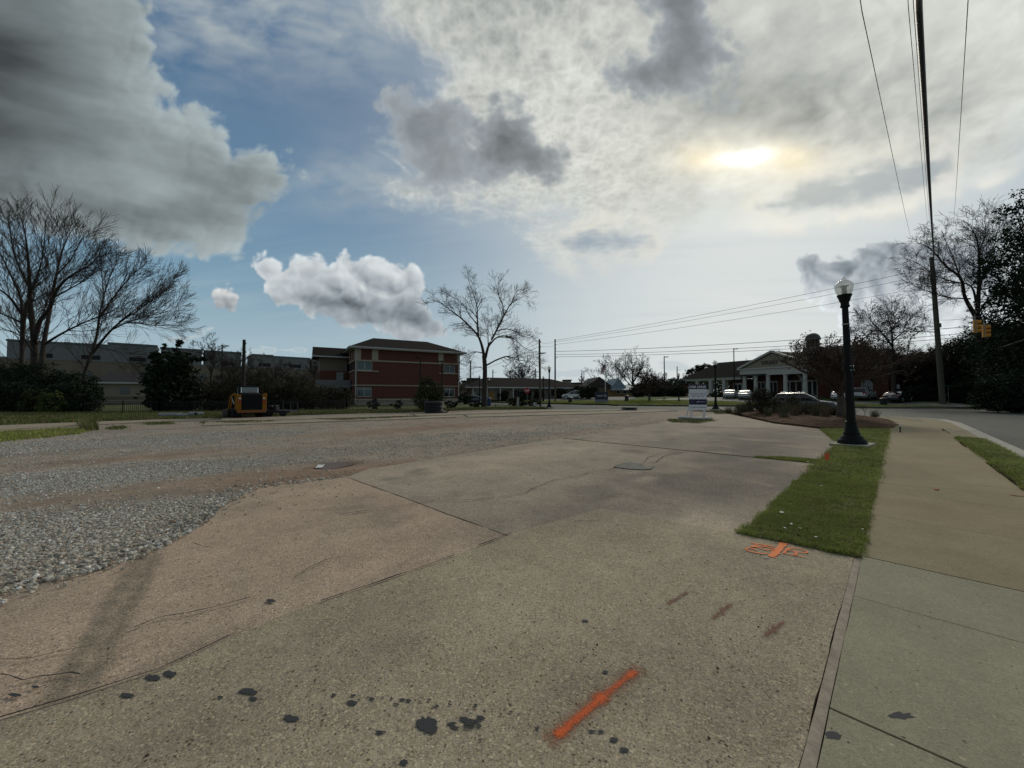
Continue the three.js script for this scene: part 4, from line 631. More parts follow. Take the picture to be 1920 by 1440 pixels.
// utility poles
const poleMat = tinted(0.11, 0.085, 0.065, 'bark', 0.95, 0.01), wireMat = mat(0.02, 0.02, 0.022, 0.6), metalMat = mat(0.22, 0.23, 0.23, 0.45, { metalness: 0.6 });
function utilityPole(label, x, z, h, y, lean = 0, arms = [], wood = poleMat, R = 0.17) {
  const t = thing('utility_pole', label, 'utility pole', [x, y, z], 0, 'wooden utility poles'); t.rotation.z = lean;
  part(t, 'mast', new GB().cyl(R, R * 0.7, h, 0, h / 2, 0, 12).geo, wood);
  for (const [hh, w, ang, what] of arms) part(t, what, new GB().box(w, 0.09, 0.1, w * 0.3, hh, 0.14, 0, ang, 0).geo, what === 'crossarm' ? poleMat : metalMat);
  for (let i = 0; i < 3; i++) part(t, 'insulator', new GB().lathe([[0, 0], [0.05, 0], [0.06, 0.05], [0.03, 0.08], [0.05, 0.12], [0, 0.16]], 8, 0.16, h - 0.4 - 0.75 * i, 0).geo, mat(0.18, 0.16, 0.15, 0.3));
  return t;
}
function wire(points, r, label, group = 'overhead wires', sag = 0.02) {
  const pts = []; for (let i = 0; i < points.length - 1; i++) { const A = points[i], B = points[i + 1], L = A.distanceTo(B), n = 22; for (let k = 0; k < n; k++) { const t = k / n, p = A.clone().lerp(B, t); p.y -= 4 * sag * L * t * (1 - t); pts.push(p); } } pts.push(points[points.length - 1]);
  const curve = new THREE.CatmullRomCurve3(pts);
  return solo('overhead_wire', new GB().add(new THREE.TubeGeometry(curve, pts.length * 2, r, 5)).geo, wireMat, label, 'wire', group);
}
const poleA = [PX(1013, 51), -51], poleB = [PX(1041, 72), -72], poleC = [PX(1767, 47), -47];
utilityPole('brown wooden utility pole carrying two street lights', ...poleA, HY(636, 51), 0, 0.012, [[HY(662, 51), 1.1, 0, 'light_arm'], [HY(662.5, 51) - 0.05, 0.9, 2.6, 'light_arm']]);
utilityPole('taller wooden utility pole with a transformer on the bank side lawn', ...poleB, HY(636, 72) - 0.1, 0.1, 0, [[HY(672, 72), 0.5, 0, 'transformer_box']]);
{ const t = utilityPole('tall pale utility pole at the far corner under the thick cable', ...poleC, HY(482, 47), 0, 0.045, [], tinted(0.12, 0.115, 0.09, 'bark', 0.95, 0.01), 0.3); t.userData.label = 'tall leaning utility pole at the far street corner under the thick cable'; part(t, 'signal_arm', new GB().bar([0, 9.2, 0], [-3.4, 9.3, 0.6], 0.05).geo, metalMat); part(t, 'cable_box', new GB().box(0.34, 0.5, 0.3, 0.25, 10, 0).geo, metalMat); }
utilityPole('thin dark utility pole behind the brick building', PX(882, 80), -80, HY(676, 80), 0);
utilityPole('distant utility pole behind the low building roof', PX(924, 110), -110, HY(693, 110), 0, 0, [[HY(698, 110), 1.4, 0, 'crossarm']]);
utilityPole('distant utility pole with a wide transformer above the low roof', PX(1004, 110), -110, HY(691, 110), 0, 0, [[HY(706, 110), 2.0, 0, 'transformer_box']]);
utilityPole('short pale utility pole beside the bare tree cluster', PX(1091, 95), -95, HY(702, 95), 0.5);
utilityPole('distant slim utility pole between the two street lamps', PX(1270, 120), -120, HY(690, 120), 0.5, 0, [[HY(697, 120), 1.2, 0, 'crossarm']]);
utilityPole('slender dark pole standing by the weedy fence line', PX(456, 34), -34, HY(637, 34), 0, 0, [], tinted(0.03, 0.026, 0.022, 'bark', 0.95, 0.01));
// wires: along the cross street and over the pavement
const top = (p, h, dx = 0) => new THREE.Vector3(p[0] + dx, h, p[1]);
const hC = HY(482, 47) - 0.4, over = (px, py, d) => V(px, py, d);
for (const [y0, y1, r] of [[638, 512, 0.022], [641, 524, 0.02], [646, 545, 0.02], [659, 622, 0.035], [665, 634, 0.03], [669, 641, 0.03]]) wire([V(1041, y0, 72), V(1700, y1, 47), V(2300, y1 - 60, 36)], r, 'thin overhead wire running along the cross street', 'wires along the cross street', 0.008);
for (const dy of [0, 7]) wire([V(1041, 640 + dy, 72), V(1013, 642 + dy, 51), V(860, 700 + dy, 75)], 0.02, 'thin overhead wire between the wooden poles and the bare tree', 'wires behind the tree', 0.01);
wire([V(1751, 484, 47), V(1722, 0, 7.0), V(1722, -900, 1.9)], 0.055, 'thick black cable bundle overhead running to the leaning pole', null, 0.003);
wire([V(1710, 455, 60), V(1612, 0, 9), V(1560, -700, 3)], 0.011, 'thin single overhead wire on the lamp post side of the thick cable', null, 0.004);
for (const [a, b] of [[1740, 1702], [1744, 1712]]) wire([V(a, 430, 60), V(b, 0, 9), V(b - 30, -700, 3)], 0.009, 'thin overhead wire close beside the thick cable', 'pair of thin wires by the thick cable', 0.003);
wire([V(1788, 420, 60), V(1815, 0, 9), V(1835, -700, 3)], 0.011, 'thin single overhead wire on the road side of the thick cable', null, 0.003);

// traffic signals on their span wire
const sigYellow = mat(0.62, 0.27, 0.03, 0.55), lensDark = mat(0.03, 0.02, 0.02, 0.2);
function signal(label, px, py, d) {
  const p = V(px, py, d), t = thing('traffic_signal', label, 'traffic signal', [p.x, p.y, p.z], 0.9, 'yellow traffic signals'), H = 0.34;
  for (let i = 0; i < 3; i++) {
    const s = part(t, 'signal_section', new GB().round(0.34, 0.33, 0.2, 0.03, 0, -i * H, 0).geo, sigYellow);
    const v = new THREE.CylinderGeometry(0.15, 0.15, 0.24, 16, 1, true, Math.PI * 0.15, Math.PI * 1.7).rotateX(Math.PI / 2).rotateZ(Math.PI); part(s, 'visor', new GB().at(v, 0, -i * H, 0.2).geo, new THREE.MeshStandardMaterial({ color: sigYellow.color, roughness: 0.55, side: THREE.DoubleSide }));
    part(s, 'signal_lens', new GB().cyl(0.14, 0.14, 0.02, 0, -i * H, 0.105, 16, Math.PI / 2).geo, lensDark);
  }
  part(t, 'hanger', new GB().bar([0, 0.16, 0], [0, 0.62, 0], 0.025).bar([-0.22, 0.2, 0], [-0.22, -0.9, 0], 0.02).geo, metalMat);
  return t;
}
signal('yellow three-light traffic signal, the higher of two on the span wire', 1828, 604, 30); signal('yellow three-light traffic signal, the lower of two on the span wire', 1845, 613, 31);
wire([V(1764, 600, 47), V(1828, 594, 30), V(1845, 593, 31), V(2250, 560, 22)], 0.02, 'span wire carrying the yellow traffic signals', null, 0.004);
wire([V(1860, 655, 40), V(1925, 635, 30), V(2250, 560, 22)], 0.018, 'lower guy wire in front of the dark trees', null, 0.004);
{ const t = thing('signal_pole', 'steel signal pole across the road that holds the span wire', 'signal pole', [V(2250, 560, 22).x, -0.05, -22]); const h = HY(560, 22) + 0.25; part(t, 'mast', new GB().cyl(0.18, 0.12, h, 0, h / 2, 0, 14).geo, metalMat); part(t, 'flange', new GB().cyl(0.3, 0.3, 0.06, 0, 0.04, 0, 14).geo, metalMat); }
// tall parking-lot lights
function areaLight(label, px, d, yTop, y = 0.6, w = 0.7, dir = 1) { const h = HY(yTop, d) - y, t = thing('area_light', label, 'area light', [PX(px, d), y, -d], 0, 'parking lot lights'); part(t, 'mast', new GB().cyl(0.11, 0.08, h, 0, h / 2, 0, 10).geo, castIron); part(t, 'lamp_head', new GB().round(w, 0.12, 0.34, 0.03, dir * (w / 2 + 0.05), h - 0.12, 0).geo, castIron); part(t, 'footing', new GB().cyl(0.24, 0.22, 0.7, 0, 0.2, 0, 12).geo, concreteMat); return t; }
areaLight('tall single-head parking light on the bank lawn', 1246, 70, 668); areaLight('tall single-head parking light behind the bank wing roof', 1377, 72, 653, 0.9); areaLight('small far parking light beyond the bank lawn', 1281, 120, 700, 0.8);
areaLight('double-head parking light pole above the scrub', 415, 52, 647, 0, 0.8, 1); 
for (const [px, dir] of [[788, -1], [829, -1]]) areaLight(px < 800 ? 'slim pale parking light in front of the brick wall' : 'slim dark parking light in front of the brick pilaster', px, 52, px < 800 ? 669 : 676, 0, 0.7, dir);
{ const t = thing('area_light', 'twin-head light pole among the far rooftops', 'area light', [PX(1095, 110), 0.6, -110], 0, 'parking lot lights'), h = HY(697, 110) - 0.6; part(t, 'mast', new GB().cyl(0.12, 0.09, h, 0, h / 2, 0, 8).geo, metalMat); for (const s of [-1, 1]) part(t, 'lamp_head', new GB().box(0.9, 0.14, 0.3, s * 0.45, h + 0.15, 0, 0, 0, s * 0.5).geo, castIron); }

// ================================================================= VEHICLES
const glassDark = new THREE.MeshPhysicalMaterial({ color: lin(0.015, 0.018, 0.02), roughness: 0.04, specularIntensity: 1, clearcoat: 1, clearcoatRoughness: 0.02 });
const tyreMat = mat(0.015, 0.015, 0.015, 0.9), rimMat = mat(0.45, 0.45, 0.46, 0.3, { metalness: 0.8 }), chromeMat = mat(0.6, 0.6, 0.6, 0.2, { metalness: 0.9 }), blackTrim = mat(0.015, 0.015, 0.016, 0.6), redLens = mat(0.3, 0.012, 0.01, 0.2), clearLens = mat(0.6, 0.6, 0.6, 0.15), plateMat = mat(0.6, 0.6, 0.58, 0.5);
function paint(r, g, b) { return new THREE.MeshPhysicalMaterial({ color: lin(r, g, b), roughness: 0.35, metalness: 0.1, clearcoat: 1, clearcoatRoughness: 0.05 }); }
function loft(stations) {                                            // stations: rings of equal length, closed round; ends capped
  const n = stations[0].length, pos = [], idx = []; stations.forEach((s) => s.forEach((p) => pos.push(...p)));
  for (let i = 0; i < stations.length - 1; i++) for (let j = 0; j < n; j++) { const a = i * n + j, b = i * n + (j + 1) % n; idx.push(a, b, a + n, b, b + n, a + n); }
  for (const i of [0, stations.length - 1]) { const c = pos.length / 3, s = stations[i]; pos.push(...[0, 1, 2].map((k) => s.reduce((t, p) => t + p[k], 0) / n)); for (let j = 0; j < n; j++) { const a = i * n + j, b = i * n + (j + 1) % n; i ? idx.push(a, b, c) : idx.push(b, a, c); } }
  const g = new THREE.BufferGeometry(); g.setAttribute('position', new THREE.Float32BufferAttribute(pos, 3)); g.setIndex(idx); g.computeVertexNormals(); return g;
}
function lerpTable(t, x) { for (let i = 0; i < t.length - 1; i++) if (x <= t[i + 1][0]) { const k = ss(0, 1, (x - t[i][0]) / (t[i + 1][0] - t[i][0])) * 0.5 + 0.5 * (x - t[i][0]) / (t[i + 1][0] - t[i][0]); return mix(t[i][1], t[i + 1][1], clamp(k)); } return t[t.length - 1][1]; }
function car(label, pos, turn, body, k = 'sedan', group = 'parked cars') {
  const suv = k === 'suv', L = suv ? 4.85 : 4.8, W = suv ? 1.92 : 1.82, H = suv ? 1.74 : 1.45, w = W / 2, y0 = suv ? 0.3 : 0.22;
  const t = thing('car', label, 'car', pos, turn, group); if (suv) { t.name = numbered('suv'); t.userData.category = 'car'; }
  const topLine = suv ? [[-2.42, 0.78], [-2.36, 1.02], [-2.0, 1.1], [0.7, 1.08], [1.1, 1.08], [1.9, 0.98], [2.3, 0.86], [2.42, 0.7]] : [[-2.4, 0.72], [-2.34, 0.92], [-1.75, 0.98], [-1.2, 0.95], [0.7, 0.92], [1.0, 0.93], [1.9, 0.8], [2.28, 0.68], [2.4, 0.52]];
  const half = [[-2.42, 0.8], [-2.2, 0.93], [-1.5, 1], [1.4, 1], [2.1, 0.92], [2.42, 0.74]], xs = [-2.4, -2.36, -2.2, -1.9, -1.5, -1, -0.4, 0.3, 0.9, 1.3, 1.7, 2.0, 2.2, 2.34, 2.4], sc = L / 4.84;
  const ring = (x) => { const yt = lerpTable(topLine, x), ww = w * lerpTable(half, x), yb = y0 + (Math.abs(x) > 2.2 ? 0.1 : 0), m = mix(yb, yt, 0.5); const h = [[0, yb], [ww * 0.85, yb], [ww * 0.96, yb + 0.06], [ww, m - 0.08], [ww, m + 0.08], [ww * 0.97, yt - 0.06], [ww * 0.9, yt - 0.005], [ww * 0.5, yt + 0.015], [0, yt + 0.02]]; return [...h.map(([z, y]) => [x * sc, y, z]), ...h.slice(1, -1).reverse().map(([z, y]) => [x * sc, y, -z])]; };
  const b = part(t, 'body', loft(xs.map(ring)), body);
  const gh = suv ? [[-2.32, 1.05, 1.06], [-2.15, 1.06, 1.5], [-2.0, 1.06, 1.68], [-1.4, 1.06, 1.74], [-0.4, 1.05, 1.74], [0.2, 1.04, 1.66], [0.7, 1.04, 1.4], [1.15, 1.06, 1.08]] : [[-1.95, 0.93, 0.96], [-1.5, 0.93, 1.18], [-1.0, 0.92, 1.38], [-0.4, 0.9, 1.45], [0.1, 0.9, 1.42], [0.5, 0.9, 1.26], [1.1, 0.9, 0.94]];
  const gring = (f) => gh.map(([x, a, c]) => { const wr = mix(0.95, 0.76, (c - a) / 0.7) * w * f, wb = 0.95 * w * f; const h = [[0, a], [wb, a], [mix(wb, wr, 0.6), mix(a, c, 0.55)], [wr, c - 0.06], [wr * 0.88, c], [0, c + 0.02]]; return [...h.map(([z, y]) => [x * sc, y, z]), ...h.slice(1, -1).reverse().map(([z, y]) => [x * sc, y, -z])]; });
  part(t, 'windows', loft(gring(0.985)), glassDark);
  // roof skin and pillars
  const mid = gh.slice(suv ? 2 : 2, suv ? 6 : 5), skin = new GB(), lo = mid.map(([x, a, c]) => { const wr = mix(0.95, 0.76, (c - a) / 0.7) * w; return [[-wr, c - 0.03], [-wr * 0.86, c + 0.012], [0, c + 0.035], [wr * 0.86, c + 0.012], [wr, c - 0.03], [0, c - 0.05]].map(([z, y]) => [x * sc, y, z]); });
  part(t, 'roof', loft(lo), body);
  const pil = (x0, x1, nm) => { for (const s of [-1, 1]) { const at = (x) => { const i = gh.findIndex((q, n2) => n2 < gh.length - 1 && x <= gh[n2 + 1][0]), A = gh[i], B = gh[i + 1], k2 = (x - A[0]) / (B[0] - A[0]), c = mix(A[2], B[2], k2), a = mix(A[1], B[1], k2); return [c, a, mix(0.95, 0.76, (c - a) / 0.7) * w]; }; const [c1] = at(x1), a0 = at(x0)[1], w1 = at(x1)[2]; part(t, nm, new GB().bar([x0 * sc, a0 - 0.02, s * 0.95 * w], [x1 * sc, c1 - 0.04, s * w1], 0.045, 0.035, 6).geo, body); } };
  if (suv) { pil(1.05, 0.2, 'pillar'); pil(-0.2, -0.35, 'pillar'); pil(-1.35, -1.4, 'pillar'); pil(-2.25, -2.0, 'pillar'); } else { pil(1.0, 0.3, 'pillar'); pil(-0.3, -0.4, 'pillar'); pil(-1.85, -1.0, 'pillar'); }
  for (const x of [-1.42, 1.45]) for (const s of [-1, 1]) {
    const R = suv ? 0.37 : 0.33; part(t, 'wheel_arch', new GB().cyl(R + 0.06, R + 0.06, 0.03, x * sc, R + 0.02, s * (w * 0.985), 24, Math.PI / 2).geo, blackTrim);
    const wh = part(t, 'wheel', new GB().cyl(R, R, 0.22, x * sc, R, s * (w - 0.07), 24, Math.PI / 2).geo, tyreMat);
    part(wh, 'rim', new GB().cyl(R * 0.66, R * 0.6, 0.03, x * sc, R, s * (w + 0.05), 20, Math.PI / 2).geo, rimMat);
    for (let q = 0; q < 5; q++) part(wh, 'spoke', new GB().box(0.05, R * 0.6, 0.02, x * sc + Math.sin(q * 1.257) * R * 0.33, R + Math.cos(q * 1.257) * R * 0.33, s * (w + 0.065), 0, 0, -q * 1.257).geo, chromeMat);
  }
  const yl = suv ? 0.86 : 0.7;
  for (const s of [-1, 1]) {
    part(t, 'headlight', new GB().round(0.34, 0.13, 0.34, 0.04, 2.16 * sc, yl - 0.08, s * w * 0.72, 0, -s * 0.35, 0.1).geo, clearLens);
    part(t, 'tail_light', new GB().round(0.1, suv ? 0.32 : 0.16, 0.34, 0.03, -2.34 * sc, yl + 0.04, s * w * 0.72, 0, s * 0.25, 0).geo, redLens);
    part(t, 'mirror', new GB().round(0.12, 0.13, 0.2, 0.04, 0.72, suv ? 1.12 : 0.98, s * (w + 0.08)).geo, body);
    for (const x of [0.25, -0.75]) part(t, 'door_handle', new GB().round(0.2, 0.03, 0.03, 0.01, x, yl + 0.06, s * (w + 0.005)).geo, chromeMat);
    part(t, 'door_seam', new GB().box(0.012, 0.52, 0.01, -0.3, 0.62, s * (w + 0.001)).box(0.012, 0.52, 0.01, 0.85, 0.62, s * (w + 0.001)).geo, blackTrim);
    part(t, 'sill', new GB().box(2.3, 0.1, 0.06, 0, y0 + 0.03, s * (w - 0.03)).geo, blackTrim);
  }
  part(t, 'grille', new GB().round(0.06, 0.22, W * 0.5, 0.02, 2.38 * sc, yl - 0.18, 0).geo, blackTrim); part(t, 'bumper', new GB().round(0.1, 0.14, W * 0.8, 0.04, 2.36 * sc, y0 + 0.2, 0).geo, blackTrim); part(t, 'bumper', new GB().round(0.1, 0.16, W * 0.82, 0.04, -2.36 * sc, y0 + 0.2, 0).geo, blackTrim);
  part(t, 'number_plate', new GB().box(0.02, 0.15, 0.3, -2.405 * sc, suv ? 0.78 : 0.76, 0).geo, plateMat);
  if (suv) for (const s of [-1, 1]) part(t, 'roof_rail', new GB().bar([-1.8, 1.8, s * 0.62], [0, 1.8, s * 0.62], 0.025).geo, chromeMat);
  return t;
}
const onCourt = (px, d) => { const x = PX(px, d), z = -d; return [x, rise(x, z) + 0.015, z]; };
{ const [x, z] = S(43.7, -5.9); car('dark grey SUV driving along the cross street behind the planting bed', [x, -0.105, z], -Math.PI / 4, paint(0.075, 0.08, 0.09), 'suv', null); }
const white = paint(0.72, 0.73, 0.74), black = paint(0.012, 0.013, 0.016);
car('white sedan parked tail out beside the bank drive-through', onCourt(1370, 67), 0.9, white); car('white sedan parked tail out half hidden by the dark bush', onCourt(1398, 64), 0.9, white);
car('white sedan parked behind the small bedding tree', onCourt(1576, 56), 0.75, white); car('white SUV with dark rear window parked by the bare trees', onCourt(1620, 56), 0.55, white, 'suv'); car('glossy black sedan parked at the edge of the bank court', onCourt(1682, 51), 0.5, black);
car('white pickup parked beside the long low building', [PX(1075, 82), rise(PX(1075, 82), -82), -82], 2.9, white, 'suv');
for (const [px, d, c, lab] of [[318, 46, white, 'white car parked beyond the fence under the magnolia'], [365, 48, white, 'white car parked beyond the fence next to the magnolia'], [420, 50, white, 'white car parked beyond the fence behind the loader'], [545, 46, paint(0.3, 0.31, 0.32), 'silver car parked beyond the scrub by the brick building']]) car(lab, [PX(px, d), 0, -d], 1.2 + px * 0.01, c, 'sedan', 'cars beyond the fence');
car('dark blue car parked beside the large bare tree', [PX(888, 72), 0, -72], 0.4, paint(0.02, 0.03, 0.07), 'sedan', 'cars beyond the fence');

// compact track loader, seen from behind
{
  const D = 25.7, t = thing('track_loader', 'yellow compact track loader parked with its black grille facing the lot', 'loader', [PX(467, D), -0.02, -D], 0.78);
  const flat = (r, g, b) => new THREE.MeshPhysicalMaterial({ color: lin(r, g, b), roughness: 0.75, specularIntensity: 0.25 }), yel = flat(0.25, 0.11, 0.013), blk = flat(0.008, 0.009, 0.01), cab = flat(0.016, 0.019, 0.02);
  // local z+ = rear of the machine, towards the lot
  for (const s of [-1, 1]) {
    const tr = new THREE.Shape(); tr.moveTo(-1.05, 0.1); tr.quadraticCurveTo(-1.15, 0.32, -0.85, 0.45); tr.lineTo(-0.1, 0.62); tr.lineTo(0.7, 0.5); tr.quadraticCurveTo(1.0, 0.36, 0.85, 0.08); tr.quadraticCurveTo(0.8, 0, 0.6, 0); tr.lineTo(-0.85, 0); tr.quadraticCurveTo(-1.0, 0, -1.05, 0.1);
    const tk = part(t, 'track', new GB().at(new THREE.ExtrudeGeometry(tr, { depth: 0.4, bevelEnabled: true, bevelSize: 0.02, bevelThickness: 0.02, bevelSegments: 1 }).rotateY(-Math.PI / 2), s * 0.78 + 0.2, 0, 0).geo, blk);
    for (let i = 0; i < 12; i++) part(tk, 'tread_bar', new GB().box(0.42, 0.035, 0.07, s * 0.78, 0.06 + (i % 6) * 0.075, 0.9 - Math.abs(i - 6) * 0.02).geo, blk);
    part(t, 'rear_post', new GB().round(0.27, 1.02, 0.7, 0.05, s * 0.69, 1.02, 0.62).geo, yel);
    part(t, 'tail_lamp', new GB().round(0.12, 0.2, 0.03, 0.01, s * 0.66, 1.08, 0.98).geo, redLens); part(t, 'work_lamp', new GB().round(0.12, 0.09, 0.03, 0.01, s * 0.66, 1.28, 0.98).geo, clearLens);
    part(t, 'lift_arm', new GB().bar([s * 0.86, 1.55, 0.5], [s * 0.86, 1.42, -0.7], 0.11, 0.09, 4).bar([s * 0.86, 1.42, -0.7], [s * 0.86, 0.5, -1.45], 0.09, 0.08, 4).geo, yel);
    part(t, 'lift_cylinder', new GB().bar([s * 0.86, 0.9, 0.4], [s * 0.86, 1.35, -0.4], 0.045).geo, chromeMat);
  }
  const g = part(t, 'rear_grille', new GB().round(1.12, 1.02, 0.18, 0.05, 0, 1.03, 0.92).geo, blk); for (let i = 0; i < 9; i++) part(g, 'louver', new GB().box(0.86, 0.03, 0.03, 0, 0.62 + i * 0.085, 1.005, 0.5).geo, cab); part(g, 'badge', new GB().box(0.17, 0.06, 0.012, 0.02, 1.43, 1.003).geo, plateMat);
  part(t, 'rear_bumper', new GB().round(1.6, 0.2, 0.2, 0.04, 0, 0.44, 0.92).geo, mat(0.2, 0.075, 0.02, 0.7)); part(t, 'chassis', new GB().box(1.1, 0.6, 1.9, 0, 0.62, -0.1).geo, blk);
  part(t, 'engine_hood', new GB().round(1.1, 0.12, 0.7, 0.05, 0, 1.56, 0.6, 0.12).geo, blk);
  part(t, 'cab_roof', new GB().round(1.12, 0.1, 1.3, 0.04, 0, 2.06, -0.35).geo, cab); part(t, 'rear_window', new GB().box(0.84, 0.44, 0.02, 0, 1.8, 0.24).geo, new THREE.MeshPhysicalMaterial({ color: lin(0.06, 0.08, 0.085), roughness: 0.08, clearcoat: 1 }));
  for (const s of [-1, 1]) { part(t, 'cab_post', new GB().bar([s * 0.46, 1.5, 0.24], [s * 0.45, 2.05, 0.2], 0.035).bar([s * 0.46, 1.0, -0.95], [s * 0.45, 2.05, -0.9], 0.035).geo, chromeMat.clone()); part(t, 'side_screen', new GB().box(0.02, 0.8, 1.1, s * 0.47, 1.6, -0.35).geo, cab); }
  part(t, 'bucket', new GB().box(1.85, 0.55, 0.06, 0, 0.3, -1.75, 0.3).box(1.85, 0.05, 0.6, 0, 0.06, -1.95).box(0.05, 0.5, 0.6, -0.9, 0.28, -1.95).box(0.05, 0.5, 0.6, 0.9, 0.28, -1.95).geo, mat(0.05, 0.045, 0.04, 0.7));
  part(t, 'spare_roller', new GB().cyl(0.28, 0.28, 0.2, -1.25, 0.28, -0.4, 20, 0, 0, Math.PI / 2).geo, mat(0.09, 0.06, 0.05, 0.8));
}

// ================================================================= SIGNS AND YARD THINGS
const signWhite = mat(0.62, 0.63, 0.66, 0.6);
function canvasMat(w, h, draw, more = {}) { const c = document.createElement('canvas'); c.width = w; c.height = h; draw(c.getContext('2d'), w, h); const t = new THREE.CanvasTexture(c); t.colorSpace = THREE.SRGBColorSpace; t.magFilter = THREE.LinearFilter; return new THREE.MeshStandardMaterial({ map: t, roughness: 0.6, ...more }); }
{
  const [x, z] = G(1309, 785), t = thing('lease_sign', 'white and navy FOR LEASE board on two white posts with sandbagged feet', 'sign', [x, -0.01, z], -0.28);
  const face = canvasMat(384, 600, (g, w, h) => {
    g.fillStyle = '#d9dce2'; g.fillRect(0, 0, w, h); g.fillStyle = '#17182f'; g.fillRect(0, 0, w, 112); g.fillRect(0, 352, w, 128);
    g.fillStyle = '#f2f2f4'; g.textAlign = 'center'; g.textBaseline = 'middle'; g.font = 'bold 74px sans-serif'; g.fillText('FOR LEASE', w / 2, 60, w - 30);
    const r = rng(4), line = (y, x0, x1, s) => { g.fillStyle = '#3a3d45'; for (let x = x0; x < x1;) { const n = 3 + (r() * 2 | 0); for (let i = 0; i < n && x < x1; i++) { const q = r() * 3 | 0; g.fillRect(x, y, 5, s); if (q !== 0) g.fillRect(x, y + (q === 1 ? 0 : s - 6), s * 0.5, 6); if (q !== 1) g.fillRect(x + s * 0.42, y + s * 0.3, 5, s * 0.7); x += s * 0.66; } x += s * 0.4; } };
    line(206, 22, w - 22, 34); line(262, 66, w - 66, 34);            // two lines too small to read in the photograph
    g.fillStyle = '#3e4570'; g.beginPath(); g.ellipse(64, 410, 34, 26, 0, 0, 7); g.fill(); g.fillStyle = '#9aa0c0'; g.fillRect(210, 404, 150, 12); g.beginPath(); g.moveTo(150, 436); g.lineTo(196, 388); g.lineTo(226, 420); g.lineTo(206, 430); g.lineTo(194, 412); g.lineTo(168, 438); g.fill();
    g.fillStyle = '#2b2c33'; g.font = 'bold 40px sans-serif'; g.fillText('\u00b1 2,500 SF Available', w / 2, 540, w - 36);
  });
  const W = 1.03, H = 1.6, yb = 0.56;
  const b = part(t, 'board', new GB().box(W, H, 0.03, 0, yb + H / 2, 0).geo, signWhite);
  const fg = new THREE.PlaneGeometry(W - 0.01, H - 0.01).translate(0, yb + H / 2, 0.019); part(b, 'printed_face', fg, face);
  for (const s of [-1, 1]) part(t, 'post', new GB().round(0.1, 2.1, 0.1, 0.01, s * 0.38, 1.06, -0.07).geo, signWhite);
  part(t, 'brace', new GB().bar([-0.42, 1.1, -0.1], [-0.75, 0.06, 0.42], 0.035, 0.035, 4).bar([0.42, 1.1, -0.1], [0.42, 0.06, -0.8], 0.035, 0.035, 4).geo, signWhite);
  part(t, 'foot_beam', new GB().round(1.3, 0.09, 0.12, 0.01, 0, 0.055, 0.05).round(0.12, 0.09, 1.2, 0.01, -0.5, 0.055, 0).round(0.12, 0.09, 1.2, 0.01, 0.5, 0.055, 0).geo, signWhite);
  for (const [dx, dz, a, k, lab] of [[-0.95, 0.35, 0.3, 1, 'pale grey sandbag lying at the braced foot of the lease board'], [-0.6, 0.5, -0.4, 0.8, 'smaller sandbag tucked against the lease board brace'], [0.55, 0.42, 0.2, 0.75, 'flat sandbag on the lease board foot beside the bed']]) {
    const g = new THREE.SphereGeometry(1, 18, 12), p = g.attributes.position; for (let i = 0; i < p.count; i++) { const q = 1 + 0.14 * n3(p.getX(i) * 2 + dx, p.getY(i) * 2, p.getZ(i) * 2); p.setXYZ(i, Math.sign(p.getX(i)) * Math.abs(p.getX(i)) ** 0.7 * 0.3 * q * k, p.getY(i) * 0.1 * q * k + 0.09 * k, Math.sign(p.getZ(i)) * Math.abs(p.getZ(i)) ** 0.7 * 0.19 * q * k); } g.computeVertexNormals();
    const c = Math.cos(-0.28), s = Math.sin(-0.28), m = solo('sandbag', g, mat(0.5, 0.5, 0.47, 0.9), lab, 'sandbag'); m.position.set(x + dx * c + dz * s, -0.01, z - dx * s + dz * c); m.rotation.y = a;
  }
}
{ // bank monument sign
  const D = 64, x = PX(1127.5, D), y = rise(x, -D), t = thing('monument_sign', 'navy monument sign reading TRUIST on a pale stone base', 'sign', [x, y, -D], 0.05);
  const W = 2.15, h0 = HY(749, D) - y, h1 = HY(734.6, D) - y;
  part(t, 'plinth', new GB().box(W * 1.02, Math.max(0.3, h0), 0.5, 0.02, Math.max(0.3, h0) / 2, 0).geo, mat(0.22, 0.235, 0.25, 0.8)); part(t, 'slab_foot', new GB().box(W * 1.4, 0.12, 1.1, -0.1, 0.05, 0).geo, concreteMat);
  const p = part(t, 'cabinet', new GB().box(W, h1 - h0, 0.36, 0, (h0 + h1) / 2 + 0.002, 0).geo, mat(0.012, 0.009, 0.03, 0.4));
  part(p, 'printed_face', new THREE.PlaneGeometry(W - 0.04, h1 - h0 - 0.04).translate(0, (h0 + h1) / 2, 0.184), canvasMat(512, 320, (g, w, h) => { g.fillStyle = '#15102a'; g.fillRect(0, 0, w, h); g.fillStyle = '#d6cfe0'; g.font = 'bold 76px sans-serif'; g.textBaseline = 'middle'; g.fillText('TRUIST', 56, 168, 270); g.lineWidth = 9; g.strokeStyle = '#d6cfe0'; g.fillRect(352, 118, 96, 12); g.fillRect(352, 206, 36, 12); g.fillRect(412, 206, 36, 12); g.fillRect(352, 160, 96, 12); g.fillRect(352, 118, 12, 54); g.fillRect(436, 118, 12, 54); g.fillRect(376, 172, 12, 46); g.fillRect(412, 172, 12, 46); }, { roughness: 0.4 }));
}
